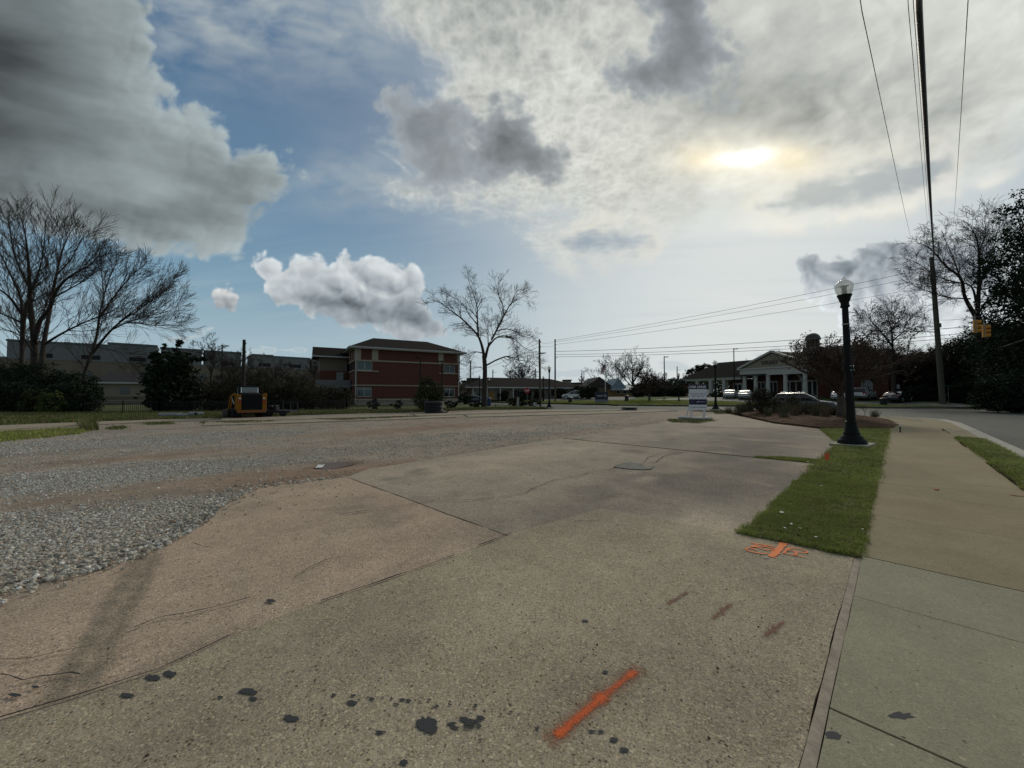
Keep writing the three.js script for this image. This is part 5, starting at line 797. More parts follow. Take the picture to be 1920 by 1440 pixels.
{ // flag
  const D = 66, x = PX(1135, D), y = rise(x, -D), h = HY(676, D) - y, t = thing('flagpole', 'white flagpole with a limp red white and blue striped flag', 'flagpole', [x, y, -D]);
  part(t, 'mast', new GB().cyl(0.09, 0.05, h, 0, h / 2, 0, 10).geo, mat(0.55, 0.55, 0.53, 0.5)); part(t, 'ball', new GB().at(new THREE.SphereGeometry(0.1, 10, 8), 0, h + 0.08, 0).geo, mat(0.5, 0.42, 0.15, 0.3));
  const g = new THREE.PlaneGeometry(1.5, 2.0, 16, 14), p = g.attributes.position; for (let i = 0; i < p.count; i++) { const u = p.getX(i) / 1.5 + 0.5, v = 0.5 - p.getY(i) / 2; p.setXYZ(i, -u * 0.62 - 0.05 - 0.1 * v * u, h - 0.35 - v * 1.15 - u * 1.15 - 0.12 * Math.sin(u * 6), 0.14 * Math.sin(u * 11 + v * 2)); } g.computeVertexNormals();
  part(t, 'flag_cloth', g, canvasMat(260, 156, (c, w, hh) => { for (let i = 0; i < 13; i++) { c.fillStyle = i % 2 ? '#e8e4e0' : '#a5222f'; c.fillRect(0, i * hh / 13, w, hh / 13 + 1); } c.fillStyle = '#24305e'; c.fillRect(0, 0, w * 0.42, hh * 7 / 13); c.fillStyle = '#e8e4e0'; for (let r = 0; r < 9; r++) for (let k = 0; k < (r % 2 ? 5 : 6); k++) { c.beginPath(); c.arc((k + (r % 2 ? 1 : 0.5)) * w * 0.42 / 6, (r + 0.7) * hh * 7 / 13 / 9.6, 2.4, 0, 7); c.fill(); } }, { side: THREE.DoubleSide }));
}
{ // stop sign seen on its post, and small street signs
  const D = 50, x = PX(988, D), t = thing('stop_sign', 'red octagonal stop sign on a thin post beside the shrubs', 'sign', [x, 0, -D], 0.1), h = HY(728, D);
  part(t, 'post', new GB().cyl(0.03, 0.03, h, 0, h / 2, 0, 8).geo, metalMat); const pl = part(t, 'plate', new GB().cyl(0.4, 0.4, 0.01, 0, h - 0.3, 0.04, 8, Math.PI / 2, 0, 0).geo, mat(0.3, 0.02, 0.02, 0.5));
  const g = new THREE.CircleGeometry(0.38, 8, Math.PI / 8).translate(0, h - 0.3, 0.049); part(pl, 'printed_face', g, canvasMat(128, 128, (c) => { c.fillStyle = '#a8222a'; c.fillRect(0, 0, 128, 128); c.fillStyle = '#eee'; c.font = 'bold 46px sans-serif'; c.textAlign = 'center'; c.textBaseline = 'middle'; c.fillText('STOP', 64, 66, 104); }));
  const sg = (label, px, d, yt, w, hh, col, y = 0) => { const q = thing('street_sign', label, 'sign', [PX(px, d), y, -d]), H = HY(yt, d) - y; part(q, 'post', new GB().cyl(0.03, 0.03, H, 0, H / 2, 0, 8).geo, metalMat); part(q, 'plate', new GB().box(w, hh, 0.02, 0, H - hh / 2, 0.04).geo, mat(...col, 0.5)); };
  sg('small white parking sign on a post by the black sedan', 1684, 54, 721, 0.4, 0.6, [0.5, 0.52, 0.52], 0.8); sg('small green street name sign at the far corner', 1778, 48, 722, 0.9, 0.22, [0.02, 0.1, 0.05]); sg('blank sign on a thin post near the low building', 999, 58, 735, 0.5, 0.5, [0.07, 0.06, 0.05]);
}
// pipe rolls, pallets, planter, curb inlet
const pipeMat = mat(0.24, 0.27, 0.28, 0.6);
function pipe(label, px, py, L, R, turn) { const [x, z] = G(px, py), t = thing('corrugated_pipe', label, 'pipe', [x, -0.02 + R, z], turn, 'pipe lengths in the weeds'), g = new THREE.CylinderGeometry(R, R, L, 18, 40, true), p = g.attributes.position; for (let i = 0; i < p.count; i++) { const k = 1 + 0.05 * Math.sin(p.getY(i) / L * 62); p.setX(i, p.getX(i) * k); p.setZ(i, p.getZ(i) * k); } g.rotateZ(Math.PI / 2); g.computeVertexNormals(); part(t, 'tube', g, new THREE.MeshStandardMaterial({ color: pipeMat.color, roughness: 0.6, side: THREE.DoubleSide })); for (const s of [-1, 1]) part(t, 'end_ring', new THREE.TorusGeometry(R, 0.02, 6, 18).rotateY(Math.PI / 2).translate(s * L / 2, 0, 0), pipeMat); return t; }
pipe('long grey corrugated pipe lying in the weeds', 320, 782, 1.3, 0.15, 0.1); pipe('short dark corrugated pipe at the end of the long one', 342, 782, 0.5, 0.13, 0.5); pipe('grey corrugated pipe stub, thicker, next to the loader', 362, 781, 0.5, 0.16, -0.3); pipe('grey corrugated pipe stub lying across its neighbour', 372, 780.5, 0.5, 0.16, 0.9);
{ const D = 27.2, t = thing('flat_trailer', 'low black equipment trailer with a tall side rack beside the loader', 'trailer', [PX(527, D), -0.02, -D], 0.08); const k = mat(0.02, 0.019, 0.024, 0.7); part(t, 'deck', new GB().box(1.7, 0.16, 1.2, 0.05, 0.34, 0).geo, k); part(t, 'side_rack', new GB().box(1.05, 0.09, 0.05, 0.38, 0.95, -0.55).box(0.05, 0.7, 0.05, 0.88, 0.7, -0.55).box(0.05, 0.7, 0.05, -0.12, 0.7, -0.55).box(0.05, 0.7, 0.05, 0.4, 0.7, -0.55).geo, k); part(t, 'toolbox', new GB().round(0.6, 0.36, 0.5, 0.03, -0.5, 0.6, 0).geo, k); part(t, 'latch', new GB().box(0.1, 0.05, 0.02, -0.42, 0.72, 0.255).geo, plateMat); for (const s of [-0.45, 0.45]) part(t, 'wheel', new GB().cyl(0.22, 0.22, 0.14, s, 0.22, 0.6, 16, Math.PI / 2).geo, tyreMat); }
{ const D = 31.5, t = thing('pipe_coil', 'stacked coil of thick black pipe standing before the small cedar', 'pipe coil', [PX(814, D), -0.03, -D]); const m = mat(0.008, 0.008, 0.012, 0.55); for (let i = 0; i < 8; i++) part(t, 'pipe_turn', new THREE.TorusGeometry(0.7 + 0.025 * Math.sin(i * 2.1), 0.062, 8, 36).rotateX(Math.PI / 2 + 0.02 * Math.sin(i * 3)).translate(0.01 * Math.sin(i), 0.07 + i * 0.12, 0), m); part(t, 'drum', new GB().cyl(0.64, 0.64, 0.98, 0, 0.5, 0, 24).geo, m); part(t, 'loose_end', new GB().bar([0.6, 0.06, 0.35], [1.1, 0.1, 0.2], 0.05).bar([1.1, 0.1, 0.2], [1.25, 0.3, 0.1], 0.05).geo, m); }
{ const [x, z] = G(1180, 768.5), t = thing('drain_inlet', 'low grey concrete drain inlet box at the road edge', 'drain', [x, 0, z], -0.2); part(t, 'box', new GB().round(1.4, 0.3, 0.8, 0.03, 0, 0.08, 0).geo, mat(0.16, 0.16, 0.15, 0.9)); part(t, 'lid', new GB().round(1.5, 0.06, 0.9, 0.02, 0, 0.26, 0).geo, concreteMat); part(t, 'opening', new GB().box(0.9, 0.12, 0.02, 0, 0.12, 0.402).geo, mat(0.01, 0.01, 0.01, 1)); }
{ const [x, z] = G(1752, 757.5), t = thing('yard_box', 'small white utility box on the grass beside the far corner', 'utility box', [PX(1730, 50), 0.1, -50]); part(t, 'case', new GB().round(0.6, 0.35, 0.4, 0.03, 0, 0.2, 0).geo, mat(0.45, 0.46, 0.46, 0.6)); part(t, 'lid', new GB().round(0.64, 0.05, 0.44, 0.01, 0, 0.4, 0).geo, mat(0.5, 0.5, 0.5, 0.6)); }
for (const [px, d, lab, c] of [[1069, 66, 'black trash bin with a white top on the low building lawn', [0.03, 0.03, 0.03]], [1175, 68, 'dark trash bin on the bank lawn before the brick house', [0.03, 0.03, 0.03]], [916, 50, 'blue plastic bin standing behind the large tree trunk', [0.02, 0.05, 0.14]], [1656, 47, 'black bin beside the black sedan at the kerb', [0.01, 0.01, 0.012]]]) { const x = PX(px, d), t = thing('trash_bin', lab, 'bin', [x, d > 52 ? rise(x, -d) : 0.02, -d]); part(t, 'drum', new GB().cyl(0.3, 0.36, 0.95, 0, 0.48, 0, 14).geo, mat(...c, 0.6)); part(t, 'lid', new GB().lathe([[0, 1.12], [0.2, 1.1], [0.38, 1.0], [0.38, 0.95], [0, 0.95]], 14).geo, mat(...(px === 1069 ? [0.5, 0.5, 0.5] : c), 0.5)); }
// small rubbish and boards near the big tree
for (const [px, d, w, h, lab] of [[935, 49, 1.2, 0.1, 'low grey plank bench lying behind the big tree'], [1003, 50, 0.5, 0.5, 'white stake board beside the stop sign shrubs'], [971, 50.5, 0.25, 1.1, 'white marker stake in the shrubs']]) { const t = thing('lumber_piece', lab, 'lumber', [PX(px, d), 0.0, -d], 0.4); part(t, 'board', new GB().box(w, h, 0.12, 0, h / 2 + (w > 1 ? 0.25 : 0), 0).geo, mat(0.45, 0.44, 0.4, 0.8)); part(t, 'prop', new GB().box(0.08, 0.3, 0.1, -w * 0.3, 0.12, -0.12).geo, mat(0.2, 0.18, 0.15, 0.9)); }

// ================================================================= BUILDINGS
TEX.brick = (() => { // brickwork too far away to tell the bricks apart: only courses and tone
  const N = 256, cb = new Uint8Array(N * N * 4), hb = new Uint8Array(N * N * 4), r = rng(8), rows = 28, per = 9, tone = Array.from({ length: rows * per }, () => 0.8 + 0.35 * r());
  for (let y = 0; y < N; y++) for (let x = 0; x < N; x++) { const ry = y / N * rows, row = Math.floor(ry), rx = (x / N * per + (row % 2) * 0.5) % per, col = Math.floor(rx), j = (ry - row < 0.14 || rx - col < 0.06) ? 1 : 0, k = (y * N + x) * 4, t = tone[row * per + col] * (0.94 + 0.12 * r()); const c = j ? [0.85, 0.9, 0.95] : [t * 0.75, t * 0.72, t * 0.7]; for (let q = 0; q < 3; q++) cb[k + q] = clamp(c[q] * 0.8) * 255; hb[k] = hb[k + 1] = hb[k + 2] = j ? 90 : 170; cb[k + 3] = hb[k + 3] = 255; }
  const mk = (b) => { const t = new THREE.DataTexture(b, N, N, THREE.RGBAFormat); t.wrapS = t.wrapT = THREE.RepeatWrapping; t.magFilter = t.minFilter = THREE.LinearFilter; t.repeat.set(1 / 2, 1 / 2.1); t.needsUpdate = true; return t; };
  return { map: mk(cb), bumpMap: mk(hb) };
})();
TEX.shingle = surfaceTexture(256, 2.2, { grain: 0.35, grains: [10, 30, 80], seed: 17 });
const brickMat = tinted(0.135, 0.048, 0.03, 'brick', 0.9, 0.01), brickDark = tinted(0.12, 0.045, 0.032, 'brick', 0.9, 0.01), tanBrick = tinted(0.27, 0.17, 0.07, 'brick', 0.9, 0.01), stoneMat = tinted(0.4, 0.35, 0.26, 'plaster', 0.85, 0.004), beigeMat = tinted(0.19, 0.155, 0.115, 'plaster', 0.9, 0.004), creamMat = tinted(0.3, 0.265, 0.2, 'plaster', 0.9, 0.003), paleMat = tinted(0.185, 0.19, 0.185, 'plaster', 0.85, 0.003), shingleMat = matte(tinted(0.03, 0.026, 0.023, 'shingle', 0.95, 0.02)), greyShingle = matte(tinted(0.045, 0.039, 0.032, 'shingle', 0.95, 0.02)), whiteTrim = mat(0.52, 0.52, 0.49, 0.55), blueRoof = mat(0.2, 0.27, 0.3, 0.5), winGlass = new THREE.MeshPhysicalMaterial({ color: lin(0.02, 0.026, 0.028), roughness: 0.05, specularIntensity: 1 }), tealGlass = new THREE.MeshPhysicalMaterial({ color: lin(0.045, 0.085, 0.085), roughness: 0.08, specularIntensity: 1 }), darkOpen = mat(0.012, 0.012, 0.012, 0.9);
function matte(m) { const q = new THREE.MeshPhysicalMaterial({ color: m.color, map: m.map, bumpMap: m.bumpMap, bumpScale: m.bumpScale, roughness: 1, specularIntensity: 0.1 }); return q; }
function wallFrame(A, B) {                                           // a vertical plane over the ground line A-B: picture place -> (along, height)
  const dx = B[0] - A[0], dz = B[1] - A[1], L = Math.hypot(dx, dz), u = [dx / L, dz / L];
  return { L, turn: Math.atan2(-dz, dx), at(px, py) { const r = rayOf(px, py), det = r[0] * -u[1] + u[0] * r[2], t = (A[0] * -u[1] + u[0] * A[1]) / det; return [(r[0] * t - A[0]) * u[0] + (r[2] * t - A[1]) * u[1], EYE + r[1] * t]; } };
}
function wallWith(holes, x0, x1, y0, y1, depth) { const s = new THREE.Shape([[x0, y0], [x1, y0], [x1, y1], [x0, y1]].map((p) => new THREE.Vector2(...p))); for (const [a, b, c, d] of holes) s.holes.push(new THREE.Path([[a, c], [a, d], [b, d], [b, c]].map((p) => new THREE.Vector2(...p)))); return new GB().add(new THREE.ExtrudeGeometry(s, { depth, bevelEnabled: false })).geo; }
function windowPart(t, a, b, c, d, z, glass, panes = 2, bar = 0) {   // frame, panes, sill in an opening
  const w = part(t, 'window', new GB().box(b - a, 0.09, 0.12, (a + b) / 2, d - 0.045, z).box(b - a, 0.09, 0.12, (a + b) / 2, c + 0.045, z).box(0.09, d - c - 0.18, 0.12, a + 0.045, (c + d) / 2, z).box(0.09, d - c - 0.18, 0.12, b - 0.045, (c + d) / 2, z).geo, whiteTrim);
  for (let i = 0; i < panes; i++) { const p0 = mix(a + 0.09, b - 0.09, i / panes), p1 = mix(a + 0.09, b - 0.09, (i + 1) / panes); part(w, 'pane', new GB().box(p1 - p0 - 0.06, d - c - 0.2, 0.03, (p0 + p1) / 2, (c + d) / 2, z - 0.02).geo, glass); if (i) part(w, 'mullion', new GB().box(0.07, d - c - 0.18, 0.1, p0, (c + d) / 2, z).geo, whiteTrim); }
  if (bar) part(w, 'mullion', new GB().box(b - a - 0.18, 0.07, 0.09, (a + b) / 2, bar, z + 0.003).geo, whiteTrim);
  return w;
}
function hip(x0, x1, z0, z1, y, h, in0, in1, zr = (z0 + z1) / 2) { const v = [[x0, y, z1], [x1, y, z1], [x1, y, z0], [x0, y, z0], [x0 + in0, y + h, zr], [x1 - in1, y + h, zr]], f = [[0, 1, 5], [0, 5, 4], [1, 2, 5], [2, 3, 4], [2, 4, 5], [3, 0, 4], [0, 3, 2], [0, 2, 1]], g = new THREE.BufferGeometry(); g.setAttribute('position', new THREE.Float32BufferAttribute(f.flat().flatMap((i) => v[i]), 3)); g.computeVertexNormals(); return new GB().add(g).geo; }
function gablePrism(x0, x1, y, h, z0, z1) { return new GB().add(new THREE.ExtrudeGeometry(new THREE.Shape([[x0, y], [x1, y], [(x0 + x1) / 2, y + h]].map((p) => new THREE.Vector2(...p))), { depth: z1 - z0, bevelEnabled: false }), new THREE.Matrix4().makeTranslation(0, 0, z0)).geo; }

{ // two-storey brick office
  const A = [PX(665, 55.7), -55.7], B = [PX(862, 63.7), -63.7], F = wallFrame(A, B), t = thing('brick_building', 'two-storey red brick office with dark hipped roof and beige stone bands', 'building', [A[0], -0.1, A[1]], F.turn), W = F.L, Dp = 13, He = 8.3;
  const q = (x0, y0, x1, y1) => { const [a, d] = F.at(x0, y0), [b, c] = F.at(x1, y1); return [a, b, c + 0.1, d + 0.1]; };
  const wins = [q(669.5, 725.5, 697, 744), q(670, 676.5, 698, 695), q(832, 727, 853, 744), q(832, 685, 853, 700)].map((w, i) => (i % 2 ? w : w));
  part(t, 'wall', wallWith(wins, 0, W, 0, He, 0.35), brickMat).position.z = -0.35;
  part(t, 'wall', new GB().box(0.35, He, Dp - 0.7, 0.175, He / 2, -Dp / 2).geo, brickMat); part(t, 'wall', new GB().box(0.35, He, Dp - 0.7, W - 0.175, He / 2, -Dp / 2).geo, brickMat); part(t, 'wall', new GB().box(W, He, 0.35, W / 2, He / 2, -Dp + 0.175).geo, brickMat);
  wins.forEach((w, i) => windowPart(t, ...w, -0.16, i === 1 || i === 0 ? tealGlass : winGlass, 2, i % 2 ? 0 : mix(w[2], w[3], 0.8)));
  const [, hb] = F.at(700, 676.5), hs = wins[1][2], [, hc] = F.at(700, 722.5);
  part(t, 'stone_base', new GB().box(W + 0.1, 1.0, 0.12, W / 2, 0.5, 0.04).geo, stoneMat);
  part(t, 'stone_band', new GB().box(W, 0.2, 0.1, W / 2, hb + 0.1, 0.05).geo, stoneMat); part(t, 'stone_band', new GB().box(W, 0.16, 0.1, W / 2, hc + 0.1, 0.05).geo, stoneMat);
  for (const [a, b] of [[wins[1][0] - 0.15, wins[1][1] + 0.9], [wins[3][0] - 0.8, W]]) part(t, 'window_sill', new GB().box(b - a, 0.16, 0.2, (a + b) / 2, (a < 5 ? hs : wins[3][2]) - 0.085, 0.07).geo, stoneMat);
  for (const [p0, p1] of [[697.5, 709], [822, 831]]) { const a = F.at(p0, 670)[0], b = F.at(p1, 670)[0]; part(t, 'pilaster', new GB().box(b - a, He - hb - 0.2, 0.08, (a + b) / 2, (He + hb + 0.2) / 2, 0.04).geo, stoneMat); }
  part(t, 'pilaster', new GB().box(0.8, He - hb - 0.2, 0.085, 0.4, (He + hb + 0.2) / 2, 0.04).geo, stoneMat); part(t, 'pilaster', new GB().box(0.4, He - hb - 0.2, 0.085, W - 0.3, (He + hb + 0.2) / 2, 0.04).geo, stoneMat);
  for (const x of [0.12, W - 0.25]) part(t, 'downspout', new GB().box(0.12, He - 0.1, 0.1, x, He / 2, 0.13).geo, whiteTrim);
  part(t, 'soffit', new GB().box(W + 1.7, 0.16, Dp + 1.7, W / 2, He + 0.08, -Dp / 2).geo, whiteTrim); part(t, 'gutter', new GB().box(W + 1.9, 0.16, 0.14, W / 2, He + 0.2, 0.92).geo, whiteTrim);
  part(t, 'roof', hip(-1, W + 1, -Dp - 1, 1, He + 0.17, 2.45, 4.6, 4.6), shingleMat);
  // narrow side: banded windows
  for (const [y0, y1, m] of [[hb + 0.15, He - 0.5, brickMat], [hs, hb - 0.1, winGlass]]) for (let i = 0; i < 4; i++) part(t, m === winGlass ? 'side_window' : 'side_panel', new GB().box(0.06, y1 - y0, 2.2, -0.03, (y0 + y1) / 2, -2 - i * 2.6).geo, m);
  for (const [y, h] of [[hb, 0.2], [hs - 0.1, 0.16], [hc, 0.16]]) part(t, 'stone_band', new GB().box(0.1, h, Dp, -0.05, y + 0.1, -Dp / 2).geo, stoneMat);
  for (let i = 0; i < 5; i++) part(t, 'pilaster', new GB().box(0.09, He - hb - 0.2, 0.36, -0.045, (He + hb + 0.2) / 2, -0.5 - i * 2.6).geo, stoneMat);
  // stair wing with its own gable, and the glazed entrance canopy
  const wx = -4.2, z0 = -13.5, z1 = -7.5, wg = part(t, 'wing', new GB().box(4.0, 5.4, z1 - z0, wx + 2.0, 2.7, (z0 + z1) / 2).geo, brickMat); part(wg, 'wing_top', new GB().box(3.9, 2.2, z1 - z0 - 0.1, wx + 2.02, 6.5, (z0 + z1) / 2).geo, beigeMat); part(wg, 'wing_window', new GB().box(1.2, 3.2, 0.08, wx + 3.0, 3.6, z1 + 0.02).geo, winGlass); part(wg, 'wing_window', new GB().box(0.08, 2.6, 2.0, wx - 0.02, 3.8, (z0 + z1) / 2).geo, winGlass);
  const rf = new THREE.ExtrudeGeometry(new THREE.Shape([[z0 - 0.9, 7.6], [z1 + 0.9, 7.6], [(z0 + z1) / 2, 9.4]].map((p) => new THREE.Vector2(-p[0], p[1]))), { depth: 5.6, bevelEnabled: false }).rotateY(Math.PI / 2); part(wg, 'wing_roof', new GB().add(rf, new THREE.Matrix4().makeTranslation(wx - 0.9, 0, 0)).geo, shingleMat); part(wg, 'wing_fascia', new GB().box(0.1, 0.25, z1 - z0 + 1.9, wx - 0.95, 7.66, (z0 + z1) / 2).box(5.6, 0.18, 0.1, wx + 1.9, 7.55, z1 + 0.92).geo, whiteTrim);
  const cn = part(t, 'entrance_canopy', new GB().box(4.6, 1.2, 3.0, -2.5, 3.2, -5).geo, paleMat); part(cn, 'canopy_edge', new GB().box(0.1, 1.25, 3.05, -0.18, 3.2, -4.97).geo, mat(0.03, 0.1, 0.22, 0.5)); for (const x of [-4.6, -2.5, -0.4]) part(t, 'canopy_post', new GB().box(0.18, 2.6, 0.18, x, 1.3, -3.7).geo, metalMat); part(t, 'entrance_glass', new GB().box(3.6, 2.4, 0.06, -2.4, 1.3, -6.4).geo, winGlass);
}
{ // long hospital-like block behind the trees
  const A = [PX(-60, 78), -78], B = [PX(612, 122), -122], F = wallFrame(A, B), t = thing('long_building', 'long beige block with pale set-back top storey behind the bare trees', 'building', [A[0], 0, A[1]], F.turn), W = F.L, h = (px, py) => F.at(px, py)[1], s = (px) => F.at(px, 700)[0], H = 9.2;
  part(t, 'wall', new GB().box(W, H, 20, W / 2, H / 2, -10).geo, beigeMat); part(t, 'coping', new GB().box(W + 0.2, 0.35, 20.2, W / 2, H + 0.17, -10).geo, paleMat);
  for (const [p0, p1, top, m] of [[8, 118, 641, paleMat], [118, 200, 646, paleMat], [200, 292, 646.5, paleMat], [300, 378, 655, paleMat], [384, 452, 660.5, paleMat], [474, 512, 666.5, paleMat], [512, 582, 671, paleMat], [586, 611, 675, paleMat]]) { const a = s(p0), b = s(p1), y1 = h((p0 + p1) / 2, top); const u = part(t, 'upper_storey', new GB().box(b - a, y1 - H - 0.35, 12, (a + b) / 2, (y1 + H + 0.35) / 2, -7).geo, m); part(u, 'roof_edge', new GB().box(b - a + 0.3, 0.4, 12.3, (a + b) / 2, y1 + 0.2, -7).geo, mat(0.12, 0.14, 0.14, 0.7)); const n = Math.max(1, Math.round((b - a) / 9)); for (let i = 0; i < n; i++) { const x = mix(a, b, (i + 0.6) / n); part(u, 'louver_opening', new GB().box(3.0, 0.95, 0.1, x, H + 1.0, -0.98).geo, darkOpen); } }
  for (let i = 0; i < 16; i++) { const x = 4 + i * W / 16.5; part(t, 'window', new GB().box(1.6, 1.5, 0.08, x, 6.2, 0.02).geo, winGlass); part(t, 'control_joint', new GB().box(0.08, H, 0.05, x + 2, H / 2, 0.02).geo, mat(0.17, 0.14, 0.1, 0.9)); }
  part(t, 'brick_bay', new GB().box(s(608) - s(575), 6.3, 2, (s(575) + s(608)) / 2, 3.15, 1.0).geo, brickMat); part(t, 'brick_bay_cap', new GB().box(s(608) - s(575) + 0.2, 0.3, 2.2, (s(575) + s(608)) / 2, 6.45, 1.0).geo, paleMat);
}
{ // low wing with dark roof and white gutter
  const A = [PX(150, 58), -58], B = [PX(298, 62), -62], F = wallFrame(A, B), t = thing('low_annex', 'low beige annex with dark roof and white gutter behind the fence', 'building', [A[0], 0, A[1]], F.turn), W = F.L;
  const he = F.at(200, 719)[1], hr = F.at(200, 702)[1]; part(t, 'wall', new GB().box(W, he, 9, W / 2, he / 2, -4.5).geo, creamMat); part(t, 'roof', hip(-0.6, W + 0.6, -9.6, 0.6, he + 0.22, (hr - he) * 1.25, 3, 3), mat(0.022, 0.02, 0.022, 0.95)); part(t, 'gutter', new GB().box(W + 1.2, 0.22, 0.16, W / 2, he + 0.1, 0.66).geo, whiteTrim); part(t, 'soffit', new GB().box(W + 1, 0.1, 10, W / 2, he + 0.06, -4.5).geo, mat(0.1, 0.085, 0.07, 0.9)); part(t, 'wall_band', new GB().box(W, 0.5, 0.06, W / 2, 1.0, 0.03).geo, beigeMat); for (let i = 0; i < 3; i++) part(t, 'window', new GB().box(1.2, 1.1, 0.06, 2 + i * W / 3, he - 1.1, 0.02).geo, winGlass);
}
{ // long low office across the street
  const A = [PX(880, 80), -80], B = [PX(1090, 92), -92], F = wallFrame(A, B), y = 0.3, t = thing('low_office', 'long low cream office with a dark hipped roof across the street', 'building', [A[0], y, A[1]], F.turn), W = F.L, he = F.at(985, 728)[1] - y, hr = F.at(985, 713)[1] - y;
  const holes = []; for (let i = 0; i < 9; i++) { const a = 1.4 + i * W / 9.2; holes.push([a, a + 1.15, 0.8, 2.3]); }
  part(t, 'wall', wallWith(holes, 0, W, 0, he, 0.3), creamMat).position.z = -0.3; part(t, 'wall', new GB().box(W, he, 9, W / 2, he / 2, -6).geo, creamMat); holes.forEach((w, i) => windowPart(t, ...w, -0.15, winGlass, i % 2 ? 2 : 1));
  part(t, 'fascia', new GB().box(W + 2.6, 0.3, 0.12, W / 2, he + 0.1, 1.35).geo, whiteTrim); part(t, 'soffit', new GB().box(W + 2.5, 0.08, 12.6, W / 2, he + 0.03, -5).geo, creamMat); part(t, 'roof', hip(-1.3, W + 1.3, -12, 1.45, he + 0.26, (hr - he) * 1.25, 7, 7), shingleMat);
  for (let i = 0; i < 10; i++) part(t, 'porch_post', new GB().box(0.22, he, 0.22, 0.4 + i * (W - 0.8) / 9, he / 2, 1.2).geo, i > 7 ? mat(0.3, 0.2, 0.1, 0.8) : whiteTrim); part(t, 'door', new GB().box(1.1, 2.1, 0.08, W * 0.37, 1.1, 0.03).geo, mat(0.06, 0.02, 0.015, 0.6)); part(t, 'yellow_door', new GB().box(0.9, 1.8, 0.08, 5.0, 1.0, 0.06).geo, mat(0.4, 0.2, 0.03, 0.6));
  for (const [x, w] of [[W * 0.33, 3], [W * 0.52, 2.2], [W * 0.1, 2.4]]) part(t, 'roof_unit', new GB().box(w, 0.9, 1.6, x, hr + 0.1, -6).geo, mat(0.04, 0.035, 0.03, 0.8));
}
{ // far buildings behind
  const far = (label, p0, p1, d, yt, m, y = 0.4, dep = 12) => { const x0 = PX(p0, d), x1 = PX(p1, d), h = HY(yt, d) - y, t = thing('far_building', label, 'building', [x0, y, -d], 0, 'far buildings'); part(t, 'wall', new GB().box(x1 - x0, h, dep, (x1 - x0) / 2, h / 2, -dep / 2).geo, m); part(t, 'roof_edge', new GB().box(x1 - x0 + 0.5, 0.35, dep + 0.5, (x1 - x0) / 2, h + 0.17, -dep / 2).geo, shingleMat); const n = Math.max(2, Math.round((x1 - x0) / 5)); for (let i = 0; i < n; i++) part(t, 'window', new GB().box(1.6, 1.7, 0.08, (i + 0.5) * (x1 - x0) / n, h * 0.62, 0.02).geo, winGlass); return t; };
  far('far grey building beyond the low office roof', 1055, 1095, 140, 719, beigeMat); far('far pale building with a stair tower beyond the low office', 1059, 1071, 138, 713.5, creamMat, 0.4, 6); far('far dark shed seen between trunk and brick building', 866, 905, 95, 716, beigeMat, 0.2); far('far flat-roofed block above the low office', 920, 975, 130, 714, brickDark); far('long dark far building between the street lamps', 1205, 1290, 125, 722, brickDark, 0.8);
  // dark house with a grey-blue metal roof wing
  const d = 92, y = 0.8, t = thing('brick_house', 'tan brick house with grey-blue metal roofs and a dark main gable', 'building', [PX(1108, d), y, -d], 0.05), s = (px) => PX(px, d) - PX(1108, d), H = (py) => HY(py, d) - y;
  part(t, 'wall', new GB().box(s(1192) - s(1140), H(731), 8, (s(1140) + s(1192)) / 2, H(731) / 2, -4).geo, tanBrick); part(t, 'wall', new GB().box(s(1150) - s(1104), H(722), 9, (s(1104) + s(1150)) / 2, H(722) / 2, -6.5).geo, beigeMat);
  part(t, 'wall_trim', new GB().box(s(1192) - s(1148), 0.25, 0.1, (s(1148) + s(1192)) / 2, H(732), 0.06).geo, whiteTrim);
  part(t, 'main_roof', gablePrism(s(1104), s(1150), H(723), H(706) - H(723), -12, -1), mat(0.05, 0.04, 0.033, 0.9)); part(t, 'metal_roof', gablePrism(s(1146), s(1178), H(728), H(708.5) - H(728), -8, -0.4), blueRoof); part(t, 'metal_roof', hip(s(1143), s(1196), -6, 1.2, H(731), H(721) - H(731), 3.5, 1.2), blueRoof);
  part(t, 'gable_wall', new GB().box(s(1112) - s(1104), H(716), 0.3, (s(1104) + s(1112)) / 2, H(716) / 2, -1.6).geo, paleMat); for (let i = 0; i < 3; i++) windowPart(t, s(1156) + i * 1.6, s(1156) + i * 1.6 + 0.9, 0.9, 2.1, 0.03, winGlass, 1);
}
